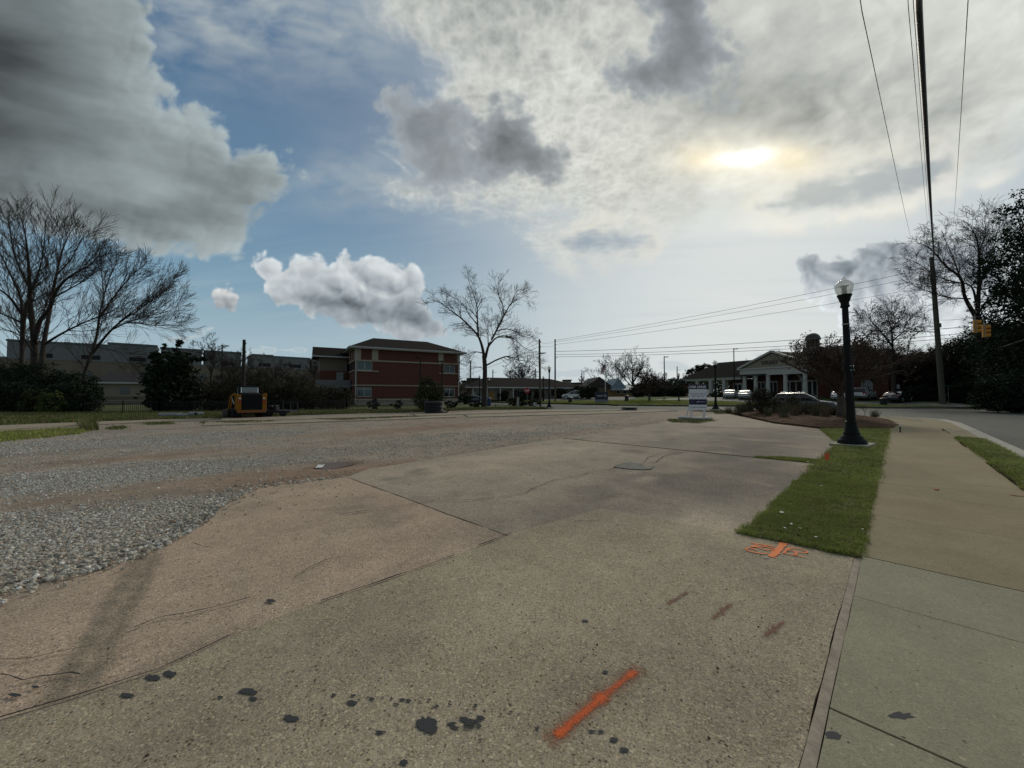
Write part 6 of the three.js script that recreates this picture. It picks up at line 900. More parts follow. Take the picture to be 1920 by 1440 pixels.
{ // bank: drive-through wing, columned portico, hipped main block with a cupola
  const A = [38.2, -84], B = [48.6, -62], F = wallFrame(A, B), y = 0.95, t = thing('bank_building', 'white-columned brick bank with pediment, drive-through wing and domed cupola', 'building', [A[0], y, A[1]], F.turn), s = (px) => F.at(px, 720)[0], h = (px, py) => F.at(px, py)[1] - y;
  const s1 = s(1389), s2 = s1 + 11.6, he = h(1340, 707.5), hw = he - 0.62;
  // drive-through
  part(t, 'wing_fascia', new GB().box(s1 + 0.4, 0.62, 0.3, s1 / 2 - 0.2, he - 0.31, 0).box(0.3, 0.62, 9, -0.25, he - 0.31, -4.65).geo, whiteTrim); part(t, 'wing_ceiling', new GB().box(s1, 0.12, 9, s1 / 2, hw + 0.1, -4.7).geo, creamMat);
  part(t, 'wing_roof', hip(-0.9, s1 + 5, -10.5, 0.7, he, h(1380, 679.5) * 1.1 - he, 5, 2), greyShingle);
  for (const px of [1307, 1332, 1357]) part(t, 'column', new GB().box(0.62, hw, 0.62, s(px), hw / 2, -0.2).box(0.8, 0.2, 0.8, s(px), 0.1, -0.2).geo, whiteTrim);
  for (const px of [1307, 1357]) part(t, 'column', new GB().box(0.5, hw, 0.5, s(px) + 1, hw / 2, -8).geo, whiteTrim);
  part(t, 'teller_wall', new GB().box(3.2, hw, 6, s1 - 1.8, hw / 2, -5).geo, brickDark); const dw = part(t, 'door', new GB().box(1.9, 2.8, 0.1, s1 - 1.9, 1.45, -1.95).geo, whiteTrim); for (const k of [-0.42, 0.42]) part(dw, 'pane', new GB().box(0.62, 2.2, 0.04, s1 - 1.9 + k, 1.4, -1.88).geo, winGlass); part(t, 'planter_wall', new GB().box(5, 0.5, 1.2, 3.5, 0.25, -1.2).geo, brickDark);
  // portico
  const eb = h(1400, 705), et = h(1400, 693.5), ap = h(1455, 659);
  part(t, 'entablature', new GB().box(11.6, et - eb, 0.8, s1 + 5.8, (eb + et) / 2, -0.1).box(0.8, et - eb, 3, s1 + 0.4, (eb + et) / 2, -2).box(0.8, et - eb, 3, s2 - 0.4, (eb + et) / 2, -2).geo, whiteTrim); part(t, 'cornice', new GB().box(12.4, 0.2, 1.2, s1 + 5.8, et + 0.1, 0.0).geo, whiteTrim);
  part(t, 'pediment', gablePrism(s1 + 0.2, s2 - 0.2, et + 0.21, ap - et - 0.5, -0.3, 0.0), creamMat); part(t, 'portico_roof', gablePrism(s1 - 0.5, s2 + 0.5, et + 0.24, ap - et - 0.05, -9, -0.35), greyShingle);
  for (const k of [-1, 1]) { const x0 = s1 + 5.8 + k * 6.2, L = Math.hypot(6.2, ap - et - 0.2), a = Math.atan2(ap - et - 0.2, 6.2); part(t, 'raking_cornice', new GB().box(L, 0.32, 0.7, (x0 + s1 + 5.8) / 2, (et + ap) / 2 + 0.2, 0.05, 0, 0, -k * a).geo, whiteTrim); }
  for (const k of [0.06, 0.24, 0.43, 0.68, 0.94]) { const x = mix(s1, s2, k); part(t, 'column', new GB().lathe([[0, 0], [0.46, 0], [0.46, 0.14], [0.4, 0.2], [0.36, 0.3], [0.35, 1.5], [0.31, eb - 0.3], [0.33, eb - 0.25], [0.36, eb - 0.2], [0.42, eb - 0.1], [0.42, eb], [0, eb]], 18, x, 0, -0.1).geo, whiteTrim); }
  part(t, 'porch_floor', new GB().box(12.4, 0.3, 4.6, s1 + 5.8, 0.0, -1.9).geo, concreteMat); part(t, 'porch_ceiling', new GB().box(10.6, 0.1, 3.4, s1 + 5.8, et - 0.3, -2.2).geo, creamMat);
  const mw = -3.6, m1 = s1 + 20; part(t, 'wall', new GB().box(m1 - s1, he + 0.3, 15, (s1 + m1) / 2, (he + 0.3) / 2, mw - 7.5).geo, brickDark);
  for (const [k, w2, arch] of [[0.14, 1.5, 0], [0.33, 1.5, 0], [0.62, 3.0, 1], [0.88, 1.5, 0]]) { const x = mix(s1, s2, k), H2 = 2.9; const d = part(t, arch ? 'entrance_door' : 'window', new GB().box(w2, H2, 0.12, x, H2 / 2 + 0.15, mw + 0.04).geo, whiteTrim); const n = arch ? 3 : 2; for (let i = 0; i < n; i++) part(d, 'pane', new GB().box(w2 / n - 0.22, H2 - 0.5, 0.05, x + (i - (n - 1) / 2) * w2 / n, H2 / 2 + 0.15, mw + 0.1).geo, winGlass); if (arch) { part(d, 'arch_frame', new GB().add(new THREE.RingGeometry(1.1, 1.55, 24, 1, 0, Math.PI), new THREE.Matrix4().makeTranslation(x, H2 + 0.15, mw + 0.12)).geo, whiteTrim); part(d, 'fanlight', new GB().add(new THREE.CircleGeometry(1.1, 24, 0, Math.PI), new THREE.Matrix4().makeTranslation(x, H2 + 0.15, mw + 0.09)).geo, winGlass); } }
  for (let i = 0; i < 2; i++) { const x = s2 + 2 + i * 3.3; windowPart(t, x, x + 1.3, 0.9, 3.0, mw + 0.06, winGlass, 2); }
  part(t, 'main_fascia', new GB().box(m1 - s1 + 1.4, 0.5, 0.2, (s1 + m1) / 2, he + 0.55, mw + 0.6).geo, whiteTrim); part(t, 'main_roof', hip(s1 - 0.8, m1 + 0.8, mw - 16, mw + 0.8, he + 0.8, 4.3, 6.5, 7), greyShingle);
  const cx = 19.3, cz = -10.2, cy = he + 4.2; const cu = part(t, 'cupola', new GB().box(2.3, 1.2, 2.3, cx, cy + 0.4, cz).cyl(1.0, 1.0, 1.5, cx, cy + 1.7, cz, 8).geo, mat(0.16, 0.155, 0.14, 0.8)); for (let i = 0; i < 8; i++) part(cu, 'louver', new GB().box(0.55, 1.1, 0.06, cx + Math.sin(i * 0.785) * 0.94, cy + 1.7, cz + Math.cos(i * 0.785) * 0.94, 0, i * 0.785).geo, darkOpen); part(cu, 'dome', new GB().lathe([[1.2, 2.4], [1.22, 2.5], [1.12, 2.9], [0.9, 3.3], [0.5, 3.6], [0, 3.7]], 16, cx, cy, cz).geo, mat(0.06, 0.065, 0.06, 0.6));
  const font = await new FontLoader().loadAsync('fonts/droid/droid_sans_bold.typeface.json'); part(t, 'lettering', new GB().add(new TextGeometry('TRUIST', { font, size: 0.62, depth: 0.06, curveSegments: 3 }), new THREE.Matrix4().makeTranslation(s1 + 3.9, et + 0.75, 0.02)).geo, mat(0.05, 0.045, 0.05, 0.5));
  { const q = new GB(), x = s1 + 7.6, yy = et + 0.75; q.box(0.6, 0.08, 0.06, x, yy + 0.58, 0.05).box(0.6, 0.08, 0.06, x, yy + 0.3, 0.05).box(0.08, 0.2, 0.06, x - 0.26, yy + 0.44, 0.05).box(0.08, 0.2, 0.06, x + 0.26, yy + 0.44, 0.05).box(0.08, 0.22, 0.06, x - 0.1, yy + 0.15, 0.05).box(0.08, 0.22, 0.06, x + 0.1, yy + 0.15, 0.05); part(t, 'logo', q.geo, mat(0.05, 0.045, 0.05, 0.5)); }
}
// iron fences
function fence(label, p, h, group = 'black iron fences') {
  const t = thing('iron_fence', label, 'fence', [p[0][0], 0, p[0][1]], 0, group), iron = mat(0.01, 0.01, 0.011, 0.6), pk = new GB(), [ox, oz] = p[0];
  for (let i = 0; i < p.length - 1; i++) { const [ax, az] = p[i], [bx, bz] = p[i + 1], L = Math.hypot(bx - ax, bz - az), n = Math.round(L / 0.14), np = Math.round(L / 2.4); for (const y of [0.12, h - 0.18, h - 0.04]) part(t, 'rail', new GB().bar([ax - ox, y, az - oz], [bx - ox, y, bz - oz], 0.018, 0.018, 4).geo, iron); for (let k = 0; k < n; k++) pk.box(0.018, h - 0.08, 0.018, mix(ax, bx, k / n) - ox, h / 2, mix(az, bz, k / n) - oz); for (let k = 0; k <= np; k++) part(t, 'post', new GB().box(0.06, h + 0.12, 0.06, mix(ax, bx, k / np) - ox, (h + 0.12) / 2 - 0.03, mix(az, bz, k / np) - oz).geo, iron); }
  part(t, 'pickets', pk.geo, iron, 'stuff');
}
fence('black iron picket fence between the hedge and the magnolia', [[PX(160, 31.5), -31.5], [PX(300, 32.5), -32.5], [PX(430, 33.5), -33.5]], 0.95); fence('black iron picket fence in front of the brick office', [[PX(500, 35), -35], [PX(650, 36.5), -36.5], [PX(800, 38), -38]], 0.98);

// ================================================================= TREES AND SHRUBS
const barkDark = tinted(0.045, 0.037, 0.03, 'bark', 0.95, 0.02), barkGrey = tinted(0.085, 0.072, 0.06, 'bark', 0.95, 0.02), twigMat = mat(0.045, 0.036, 0.03, 0.95), twigBrown = mat(0.075, 0.05, 0.038, 0.95);
class Tubes {
  constructor() { this.p = []; this.n = []; this.u = []; this.i = []; }
  add(pts, rad, sides) {
    const n = pts.length, base = this.p.length / 3, d = new THREE.Vector3(), a = new THREE.Vector3(), b = new THREE.Vector3(); let len = 0;
    for (let k = 0; k < n; k++) {
      d.copy(pts[Math.min(n - 1, k + 1)]).sub(pts[Math.max(0, k - 1)]).normalize();
      a.set(Math.abs(d.y) > 0.9 ? 1 : 0, Math.abs(d.y) > 0.9 ? 0 : 1, 0).cross(d).normalize(); b.copy(d).cross(a);
      if (k) len += pts[k].distanceTo(pts[k - 1]);
      for (let s = 0; s <= sides; s++) { const th = s / sides * 6.2832, c = Math.cos(th), q = Math.sin(th), nx = a.x * c + b.x * q, ny = a.y * c + b.y * q, nz = a.z * c + b.z * q; this.p.push(pts[k].x + nx * rad[k], pts[k].y + ny * rad[k], pts[k].z + nz * rad[k]); this.n.push(nx, ny, nz); this.u.push(s / sides * 6.28 * rad[k], len); }
    }
    for (let k = 0; k < n - 1; k++) for (let s = 0; s < sides; s++) { const A = base + k * (sides + 1) + s, B = A + sides + 1; this.i.push(A, A + 1, B, A + 1, B + 1, B); }
  }
  get geo() { const g = new THREE.BufferGeometry(); g.setAttribute('position', new THREE.Float32BufferAttribute(this.p, 3)); g.setAttribute('normal', new THREE.Float32BufferAttribute(this.n, 3)); g.setAttribute('uv', new THREE.Float32BufferAttribute(this.u, 2)); g.setIndex(this.i); return g; }
}
function grow(T, r, pos, dir, len, rad, lvl, o) {                     // one branch and what springs from it
  const n = Math.max(3, Math.min(9, Math.round(len / o.step))), pts = [pos.clone()], rr = [rad], d = dir.clone(), p = pos.clone();
  for (let k = 1; k <= n; k++) { d.x += (r() - 0.5) * o.wiggle; d.y += (r() - 0.5) * o.wiggle + o.up * (lvl > 1 ? 0.7 : 1); d.z += (r() - 0.5) * o.wiggle; d.normalize(); p.addScaledVector(d, len / n); pts.push(p.clone()); rr.push(Math.max(o.minR, rad * mix(1, 0.35, k / n))); }
  T.add(pts, rr, rad > 0.08 ? 6 : rad > 0.03 ? 4 : 3);
  if (lvl >= o.levels || len < o.shortest) { if (o.tips) o.tips.push(p.clone()); return; }
  const c = Math.round(o.kids * (0.7 + 0.6 * r()));
  for (let k = 0; k < c; k++) { const t = mix(0.25, 1, (k + 0.5 * r()) / c), i = Math.min(n - 1, Math.floor(t * n)), q = pts[i].clone().lerp(pts[i + 1], t * n - i); grow(T, r, q, spread(r, pts[i + 1].clone().sub(pts[i]).normalize(), mix(o.a0, o.a1, r())), len * mix(o.k0, o.k1, r()) * (1 - 0.35 * t), Math.max(o.minR, rr[i] * 0.6), lvl + 1, o); }
}
function spread(r, d, ang) { const a = new THREE.Vector3(r() - 0.5, r() - 0.5, r() - 0.5).cross(d).normalize(); return d.clone().applyAxisAngle(a, ang); }
const BARE = { step: 0.6, wiggle: 0.35, up: 0.05, minR: 0.012, levels: 3, shortest: 0.35, kids: 5, a0: 0.45, a1: 0.95, k0: 0.4, k1: 0.65 };
function guidedTree(name, label, depth, guides, o = {}, map = (x, y) => [x, y], group = 'bare trees') {     // main limbs follow the seen tree; depth varies limb by limb
  const opt = { ...BARE, childLen: 3, every: 0.75, from: 0.22, ...o }, r = rng(opt.seed || 1), limbs = new Tubes(), fine = new Tubes(), trunk = new Tubes(); let origin = null;
  guides.forEach(({ p, r0, r1, z = 0, kids = 1, zs = 0 }, gi) => {
    const c = new THREE.CatmullRomCurve3(p.map(([x, y], i) => V(...map(x, y), depth + zs + z * i / (p.length - 1)))), L = c.getLength(), n = Math.max(6, Math.round(L / 0.6)), pts = c.getSpacedPoints(n), rad = pts.map((_, i) => mix(r0, r1, (i / n) ** 0.8));
    if (gi === 0) { origin = pts[0].clone(); origin.y = 0; const f = pts[0].clone(); f.y = -0.15; pts.unshift(f); rad.unshift(r0 * 1.35); rad[1] = r0 * 1.12; }
    (gi === 0 ? trunk : limbs).add(pts, rad, 8);
    if (!kids) return;
    const m = Math.round(L / opt.every * kids);
    for (let k = 0; k < m; k++) { const t = mix(opt.from, 1, (k + r()) / m), q = c.getPointAt(Math.min(1, t)), d = c.getTangentAt(Math.min(1, t)); grow(fine, r, q, spread(r, d, mix(opt.a0, opt.a1 + 0.15, r())), opt.childLen * mix(0.55, 1.15, r()) * mix(1.05, 0.6, t), Math.max(opt.minR, Math.min(opt.twigR || 0.05, mix(r0, r1, t) * 0.5)), 1, opt); }
  });
  const t = thing(name, label, 'tree', [origin.x, 0, origin.z], 0, group), shift = (g) => g.translate(-origin.x, 0, -origin.z);
  part(t, 'trunk', shift(trunk.geo), opt.bark || barkDark); const cr = part(t, 'crown', shift(limbs.geo), opt.bark || barkDark); part(cr, 'twigs', shift(fine.geo), opt.twig || twigMat);
  return t;
}
function bareTree(label, x, z, y, h, o = {}, group = 'bare trees', name = 'bare_tree') {
  const opt = { ...BARE, limbs: 6, fork: 0.28, trunkR: h * 0.018, lean: 0, open: 0.55, ...o }, r = rng(opt.seed || 3), tr = new Tubes(), fine = new Tubes(), t = thing(name, label, 'tree', [x, y, z], 0, group);
  const stems = opt.stems || 1;
  for (let s = 0; s < stems; s++) {
    const base = new THREE.Vector3(stems > 1 ? (r() - 0.5) * 0.5 : 0, -0.1, stems > 1 ? (r() - 0.5) * 0.5 : 0), top = new THREE.Vector3(base.x + opt.lean * h + (stems > 1 ? (r() - 0.5) * h * 0.4 : 0), h * opt.fork, base.z + (stems > 1 ? (r() - 0.5) * h * 0.3 : 0)), mid = base.clone().lerp(top, 0.5); mid.x += (r() - 0.5) * 0.1 * h * opt.fork;
    const pts = [base, base.clone().lerp(mid, 0.5), mid, mid.clone().lerp(top, 0.5), top], R = opt.trunkR / Math.sqrt(stems); tr.add(pts, [R * 1.5, R * 1.1, R, R * 0.92, R * 0.85], 8);
    const n = Math.max(2, Math.round(opt.limbs / stems));
    for (let k = 0; k < n; k++) { const a = (k + r() * 0.6) / n * 6.283, up = mix(0.2, 1, r()), d = new THREE.Vector3(Math.cos(a) * opt.open * mix(1.5, 0.4, up), 0.55 + 0.5 * up, Math.sin(a) * opt.open * mix(1.5, 0.4, up)).normalize(); grow(fine, r, top.clone().lerp(mid, r() * 0.35), d, h * (1 - opt.fork) * mix(0.55, 0.85, r()), R * 0.6, 0, opt); }
  }
  part(t, 'trunk', tr.geo, opt.bark || barkDark); const c = part(t, 'crown', fine.geo, opt.twig || twigMat);
  if (opt.leaf) part(c, 'seed_heads', leaves(opt.tips.flatMap((p) => Array.from({ length: opt.leafN || 3 }, () => [p.x + (r() - 0.5) * 0.3, p.y + (r() - 0.5) * 0.3, p.z + (r() - 0.5) * 0.3])), opt.leaf, opt.leafTone, r), leafMat);
  return t;
}
const leafMat = new THREE.MeshPhysicalMaterial({ color: lin(1, 1, 1), vertexColors: true, roughness: 0.75, specularIntensity: 0.35, side: THREE.DoubleSide, transmission: 0.15, thickness: 0 });
function leaves(points, size, tone, r) {
  const pos = [], col = [], idx = [], a = new THREE.Vector3(), b = new THREE.Vector3();
  for (const [x, y, z] of points) {
    const s = size * (0.6 + 0.8 * r()); a.set(r() - 0.5, (r() - 0.5) * 0.8, r() - 0.5).normalize().multiplyScalar(s); b.set(r() - 0.5, r() - 0.5, r() - 0.5).cross(a).normalize().multiplyScalar(s * 0.5);
    const k = pos.length / 3, c = tone(r, x, y, z); pos.push(x - a.x, y - a.y, z - a.z, x + b.x, y + b.y, z + b.z, x + a.x, y + a.y - s * 0.2, z + a.z, x - b.x, y - b.y, z - b.z); for (let q = 0; q < 4; q++) col.push(...c); idx.push(k, k + 1, k + 2, k, k + 2, k + 3);
  }
  const g = new THREE.BufferGeometry(); g.setAttribute('position', new THREE.Float32BufferAttribute(pos, 3)); g.setAttribute('color', new THREE.Float32BufferAttribute(col, 3)); g.setIndex(idx); g.computeVertexNormals(); return g;
}
const T_DARK = (r) => { const k = 0.6 + 0.8 * r(); return [0.022 * k, 0.034 * k, 0.017 * k]; }, T_OLIVE = (r) => { const k = 0.6 + 0.8 * r(); return [0.05 * k, 0.06 * k, 0.022 * k]; }, T_FRESH = (r) => { const k = 0.6 + 0.8 * r(); return [0.085 * k, 0.11 * k, 0.028 * k]; }, T_BROWN = (r) => { const k = 0.5 + 0.9 * r(); return [0.075 * k, 0.05 * k, 0.035 * k]; }, T_STRAW = (r) => { const k = 0.6 + 0.8 * r(); return [0.17 * k, 0.13 * k, 0.075 * k]; };
function bush(name, label, x, z, y, lobes, n, size, tone, seed, o = {}) {   // lobes: [dx, height of centre, dz, rx, ry, rz]; leaf clumps gather on lobes with gaps
  const r = rng(seed), t = thing(name, label, o.category || 'shrub', [x, y, z], 0, o.group || 'shrubs and evergreens'), st = new Tubes(), pts = [], total = lobes.reduce((s, l) => s + l[3] * l[4] * l[5], 0);
  for (const [dx, cy, dz, rx, ry, rz] of lobes) {
    const m = Math.round(n * rx * ry * rz / total), clumps = Math.max(5, Math.round(m / 26)), K = [];
    for (let k = 0; k < clumps; k++) { const a = r() * 6.283, c = 2 * r() - 1, q = 0.55 + 0.5 * r(), s = Math.sqrt(1 - c * c); K.push([dx + Math.cos(a) * s * rx * q, Math.max(0.05, cy + c * ry * q), dz + Math.sin(a) * s * rz * q]); }
    const cr = (o.clump || 0.26) * Math.cbrt(rx * ry * rz);
    for (let k = 0; k < m; k++) { const c = K[(r() * clumps) | 0], g = () => (r() + r() + r() - 1.5) * cr; const yy = c[1] + g() * 0.8; if (yy > 0.02) pts.push([c[0] + g(), yy, c[2] + g()]); }
    for (let k = 0; k < Math.min(14, clumps); k++) { const c = K[k], b = new THREE.Vector3((o.trunk ? 0 : dx * 0.5) + (r() - 0.5) * 0.1, o.trunk ? Math.max(0.1, cy - ry * 0.9) : 0, (o.trunk ? 0 : dz * 0.5)), e = new THREE.Vector3(...c), mm = b.clone().lerp(e, 0.5); mm.x += (r() - 0.5) * 0.3 * rx; mm.y += 0.1 * ry; st.add([b, mm, e], [0.04, 0.028, 0.012].map((v) => v * (o.stem || 1)), 4); }
  }
  if (o.trunk) st.add([new THREE.Vector3(0, -0.1, 0), new THREE.Vector3(0.05, o.trunk * 0.5, 0), new THREE.Vector3(0, o.trunk, 0)], [o.trunkR * 1.3, o.trunkR, o.trunkR * 0.75], 8);
  part(t, o.trunk ? 'trunk' : 'stems', st.geo, o.bark || barkDark); part(t, o.trunk ? 'crown' : 'foliage', leaves(pts, size, tone, r), leafMat); return t;
}
const g1 = (x, y) => [x / 3.131, 380 + y / 3.131], g3 = (x, y) => [780 + x / 4.8, 500 + y / 4.8], g7 = (x, y) => [1640 + x / 3.132, 340 + y / 3.132], g8 = (x, y) => [1480 + x / 8, 580 + y / 8];
guidedTree('bare_tree', 'large spreading bare pecan standing alone beside the brick office', 44, [
  { p: [[613, 1262], [618, 1080], [620, 900], [612, 800]], r0: 0.3, r1: 0.24, kids: 0 }, { p: [[615, 830], [600, 740], [560, 625], [480, 535], [390, 450], [300, 385], [220, 322], [140, 298]], r0: 0.19, r1: 0.02, z: -2 }, { p: [[562, 630], [553, 500], [548, 360], [520, 255], [485, 165], [470, 110]], r0: 0.12, r1: 0.015, z: 1.5 }, { p: [[552, 520], [470, 420], [430, 345], [360, 290], [280, 250]], r0: 0.07, r1: 0.015, z: 3 },
  { p: [[625, 820], [650, 720], [700, 620], [745, 535], [800, 425], [870, 300], [910, 215], [980, 200]], r0: 0.17, r1: 0.02, z: 2 }, { p: [[790, 445], [778, 340], [740, 250], [725, 165]], r0: 0.07, r1: 0.015, z: -3 }, { p: [[650, 720], [722, 640], [800, 622], [900, 660], [965, 722], [1040, 755]], r0: 0.11, r1: 0.015, z: -3 }, { p: [[640, 885], [740, 832], [830, 806], [920, 842], [1000, 850], [1090, 890]], r0: 0.1, r1: 0.012, z: 3 },
  { p: [[605, 780], [545, 766], [485, 775], [440, 805], [400, 790]], r0: 0.07, r1: 0.012, z: 2 }, { p: [[735, 580], [800, 560], [880, 580], [960, 630], [1030, 640]], r0: 0.07, r1: 0.012, z: 4 }, { p: [[605, 915], [545, 902], [490, 925], [450, 1000]], r0: 0.05, r1: 0.012, z: -2 }, { p: [[650, 730], [648, 600], [650, 520], [690, 440]], r0: 0.07, r1: 0.012, z: 4 }, { p: [[870, 310], [930, 290], [1010, 245]], r0: 0.035, r1: 0.01, z: 1 },
], { seed: 5, childLen: 2.3, every: 0.36, minR: 0.009, kids: 4, wiggle: 0.42, k0: 0.55, k1: 0.85, a0: 0.4, a1: 0.9, twigR: 0.035, levels: 3 }, g3);
guidedTree('bare_tree', 'huge many-stemmed bare tree rising from the dark hedge', 37, [
  { p: [[205, 1240], [205, 1000], [200, 800], [178, 600], [170, 400], [150, 200], [120, 70]], r0: 0.42, r1: 0.02, z: 1 }, { p: [[205, 830], [232, 700], [290, 620], [330, 520], [400, 440], [520, 370], [590, 300]], r0: 0.24, r1: 0.02, z: -3 }, { p: [[240, 1000], [262, 800], [292, 640], [320, 480], [352, 330], [400, 200], [445, 130]], r0: 0.24, r1: 0.02, z: 3 },
  { p: [[130, 1240], [130, 900], [130, 700], [122, 560], [60, 420], [10, 320], [-60, 230]], r0: 0.28, r1: 0.02, z: 2, zs: 1 }, { p: [[130, 800], [155, 600], [230, 400], [258, 250], [268, 100]], r0: 0.16, r1: 0.02, z: -2, zs: 1 }, { p: [[125, 650], [40, 540], [-80, 470], [-200, 420]], r0: 0.14, r1: 0.02, z: -2 }, { p: [[262, 830], [360, 770], [480, 710], [600, 660], [740, 600]], r0: 0.12, r1: 0.015, z: -2 },
  { p: [[172, 500], [90, 320], [60, 180], [50, 90]], r0: 0.12, r1: 0.015, z: 3 }, { p: [[310, 560], [420, 500], [520, 440], [560, 380]], r0: 0.09, r1: 0.015, z: 2 }, { p: [[120, 700], [-20, 640], [-150, 600]], r0: 0.1, r1: 0.015, z: 1 }, { p: [[215, 900], [120, 780], [20, 740], [-100, 700]], r0: 0.09, r1: 0.015, z: -3 }, { p: [[335, 420], [420, 330], [480, 210], [520, 190]], r0: 0.07, r1: 0.015, z: -1 },
], { seed: 8, childLen: 3.6, every: 0.4, up: 0.07, a0: 0.22, a1: 0.6, minR: 0.01, twigR: 0.034, levels: 3, kids: 4, wiggle: 0.2, k0: 0.6, k1: 0.95, step: 0.5 }, g1);
guidedTree('bare_tree', 'bare tree leaning away from the hedge with a fan of fine branches', 38, [
  { p: [[470, 1250], [500, 1000], [560, 815], [592, 620], [640, 450], [700, 320]], r0: 0.2, r1: 0.02, z: 2 }, { p: [[545, 880], [640, 762], [720, 690], [800, 640], [900, 560], [1000, 500]], r0: 0.13, r1: 0.015, z: -2 }, { p: [[660, 745], [760, 702], [900, 720], [1050, 722]], r0: 0.07, r1: 0.012, z: -3 }, { p: [[580, 680], [650, 580], [720, 490], [800, 400], [850, 370]], r0: 0.1, r1: 0.015, z: -1 }, { p: [[570, 850], [640, 862], [710, 890], [765, 940]], r0: 0.06, r1: 0.012, z: -1 }, { p: [[610, 560], [600, 440], [600, 330], [640, 300]], r0: 0.06, r1: 0.012, z: 2 }, { p: [[700, 700], [830, 600], [950, 480], [1020, 450]], r0: 0.07, r1: 0.012, z: 2 }, { p: [[700, 720], [850, 670], [980, 640], [1060, 590]], r0: 0.06, r1: 0.012, z: 1 },
], { seed: 12, childLen: 3.1, every: 0.36, up: 0.05, a0: 0.22, a1: 0.6, minR: 0.01, twigR: 0.03, kids: 4, wiggle: 0.2, k0: 0.6, k1: 0.95, step: 0.5 }, g1);
guidedTree('bare_tree', 'tall dark bare tree behind the traffic signals', 47, [
  { p: [[640, 1310], [628, 1100], [620, 900], [598, 780]], r0: 0.45, r1: 0.36, kids: 0 }, { p: [[600, 800], [612, 620], [612, 420], [585, 300], [520, 225]], r0: 0.26, r1: 0.02, z: 2 }, { p: [[590, 790], [530, 680], [505, 570], [420, 500], [330, 400], [230, 350]], r0: 0.24, r1: 0.02, z: -2 }, { p: [[612, 620], [690, 450], [745, 420], [810, 340]], r0: 0.14, r1: 0.02, z: -2 }, { p: [[612, 420], [650, 300], [645, 210]], r0: 0.09, r1: 0.015, z: 3 }, { p: [[510, 590], [450, 420], [400, 320]], r0: 0.1, r1: 0.015, z: 2 }, { p: [[600, 720], [560, 610], [470, 590], [370, 560], [250, 480], [170, 450]], r0: 0.13, r1: 0.015, z: 3 }, { p: [[560, 690], [420, 680], [300, 640], [200, 600]], r0: 0.1, r1: 0.015, z: -3 }, { p: [[612, 500], [700, 380], [720, 300], [760, 240]], r0: 0.08, r1: 0.015, z: 3 }, { p: [[620, 760], [700, 650], [790, 600]], r0: 0.1, r1: 0.015, z: 1 },
], { seed: 17, childLen: 3.4, every: 0.4, minR: 0.013, wiggle: 0.38, twigR: 0.045, levels: 3, kids: 4, k0: 0.55, k1: 0.9 }, g7);
guidedTree('bare_tree', 'mid-sized dark bare tree between the lamp post and the tall pole', 52, [
  { p: [[1570, 1340], [1560, 900], [1550, 600], [1530, 300], [1490, 180], [1460, 50]], r0: 0.3, r1: 0.02, z: 1 }, { p: [[1550, 560], [1400, 370], [1270, 225], [1150, 80]], r0: 0.14, r1: 0.015, z: -2 }, { p: [[1545, 520], [1300, 440], [1150, 400], [1000, 380]], r0: 0.1, r1: 0.015, z: 2 }, { p: [[1530, 320], [1620, 200], [1760, 110]], r0: 0.12, r1: 0.015, z: 2 }, { p: [[1545, 480], [1680, 360], [1850, 250], [1950, 200]], r0: 0.11, r1: 0.015, z: -2 }, { p: [[1500, 220], [1540, 80], [1530, -40]], r0: 0.07, r1: 0.015, z: -1 }, { p: [[1555, 640], [1400, 580], [1250, 500]], r0: 0.08, r1: 0.015, z: 1 },
], { seed: 23, childLen: 3.2, every: 0.34, minR: 0.013, k0: 0.5, k1: 0.8, wiggle: 0.5, kids: 6, twigR: 0.045 }, g8);
// crape myrtles with dry seed heads
const myrtle = (label, x, z, y, h, seed, o = {}) => bareTree(label, x, z, y, h, { seed, fork: 0.26, limbs: 12, open: 0.8, trunkR: 0.19, levels: 4, kids: 4, wiggle: 0.35, minR: 0.006, step: 0.4, shortest: 0.25, k0: 0.45, k1: 0.7, tips: [], leaf: 0.06, leafN: 2, leafTone: T_BROWN, twig: twigBrown, bark: barkGrey, ...o }, 'crape myrtles', 'crape_myrtle');
{ const [x, z] = G(1577, 787); myrtle('bare crape myrtle with dry seed heads in the pine straw bed', x, z, 0.1, 6.1, 31, { limbs: 15, open: 0.95 }); }
for (const [px, d, h, sd, lab] of [[1640, 58, 9, 32, 'dense brown crape myrtle behind the white SUV'], [1700, 60, 9.5, 33, 'dense brown crape myrtle behind the black sedan'], [1738, 56, 8.5, 34, 'dense brown crape myrtle beside the tall pole'], [1560, 62, 8, 35, 'brown crape myrtle in front of the bank main block'], [1217, 66, 5.2, 36, 'small round brown crape myrtle on the bank lawn'], [1600, 64, 8.5, 37, 'brown crape myrtle between the parked white cars and bank']]) myrtle(lab, PX(px, d), -d, rise(PX(px, d), -d), h, sd, { minR: 0.014, levels: 3, kids: 5, limbs: 14, leaf: 0.1, open: 0.9 });
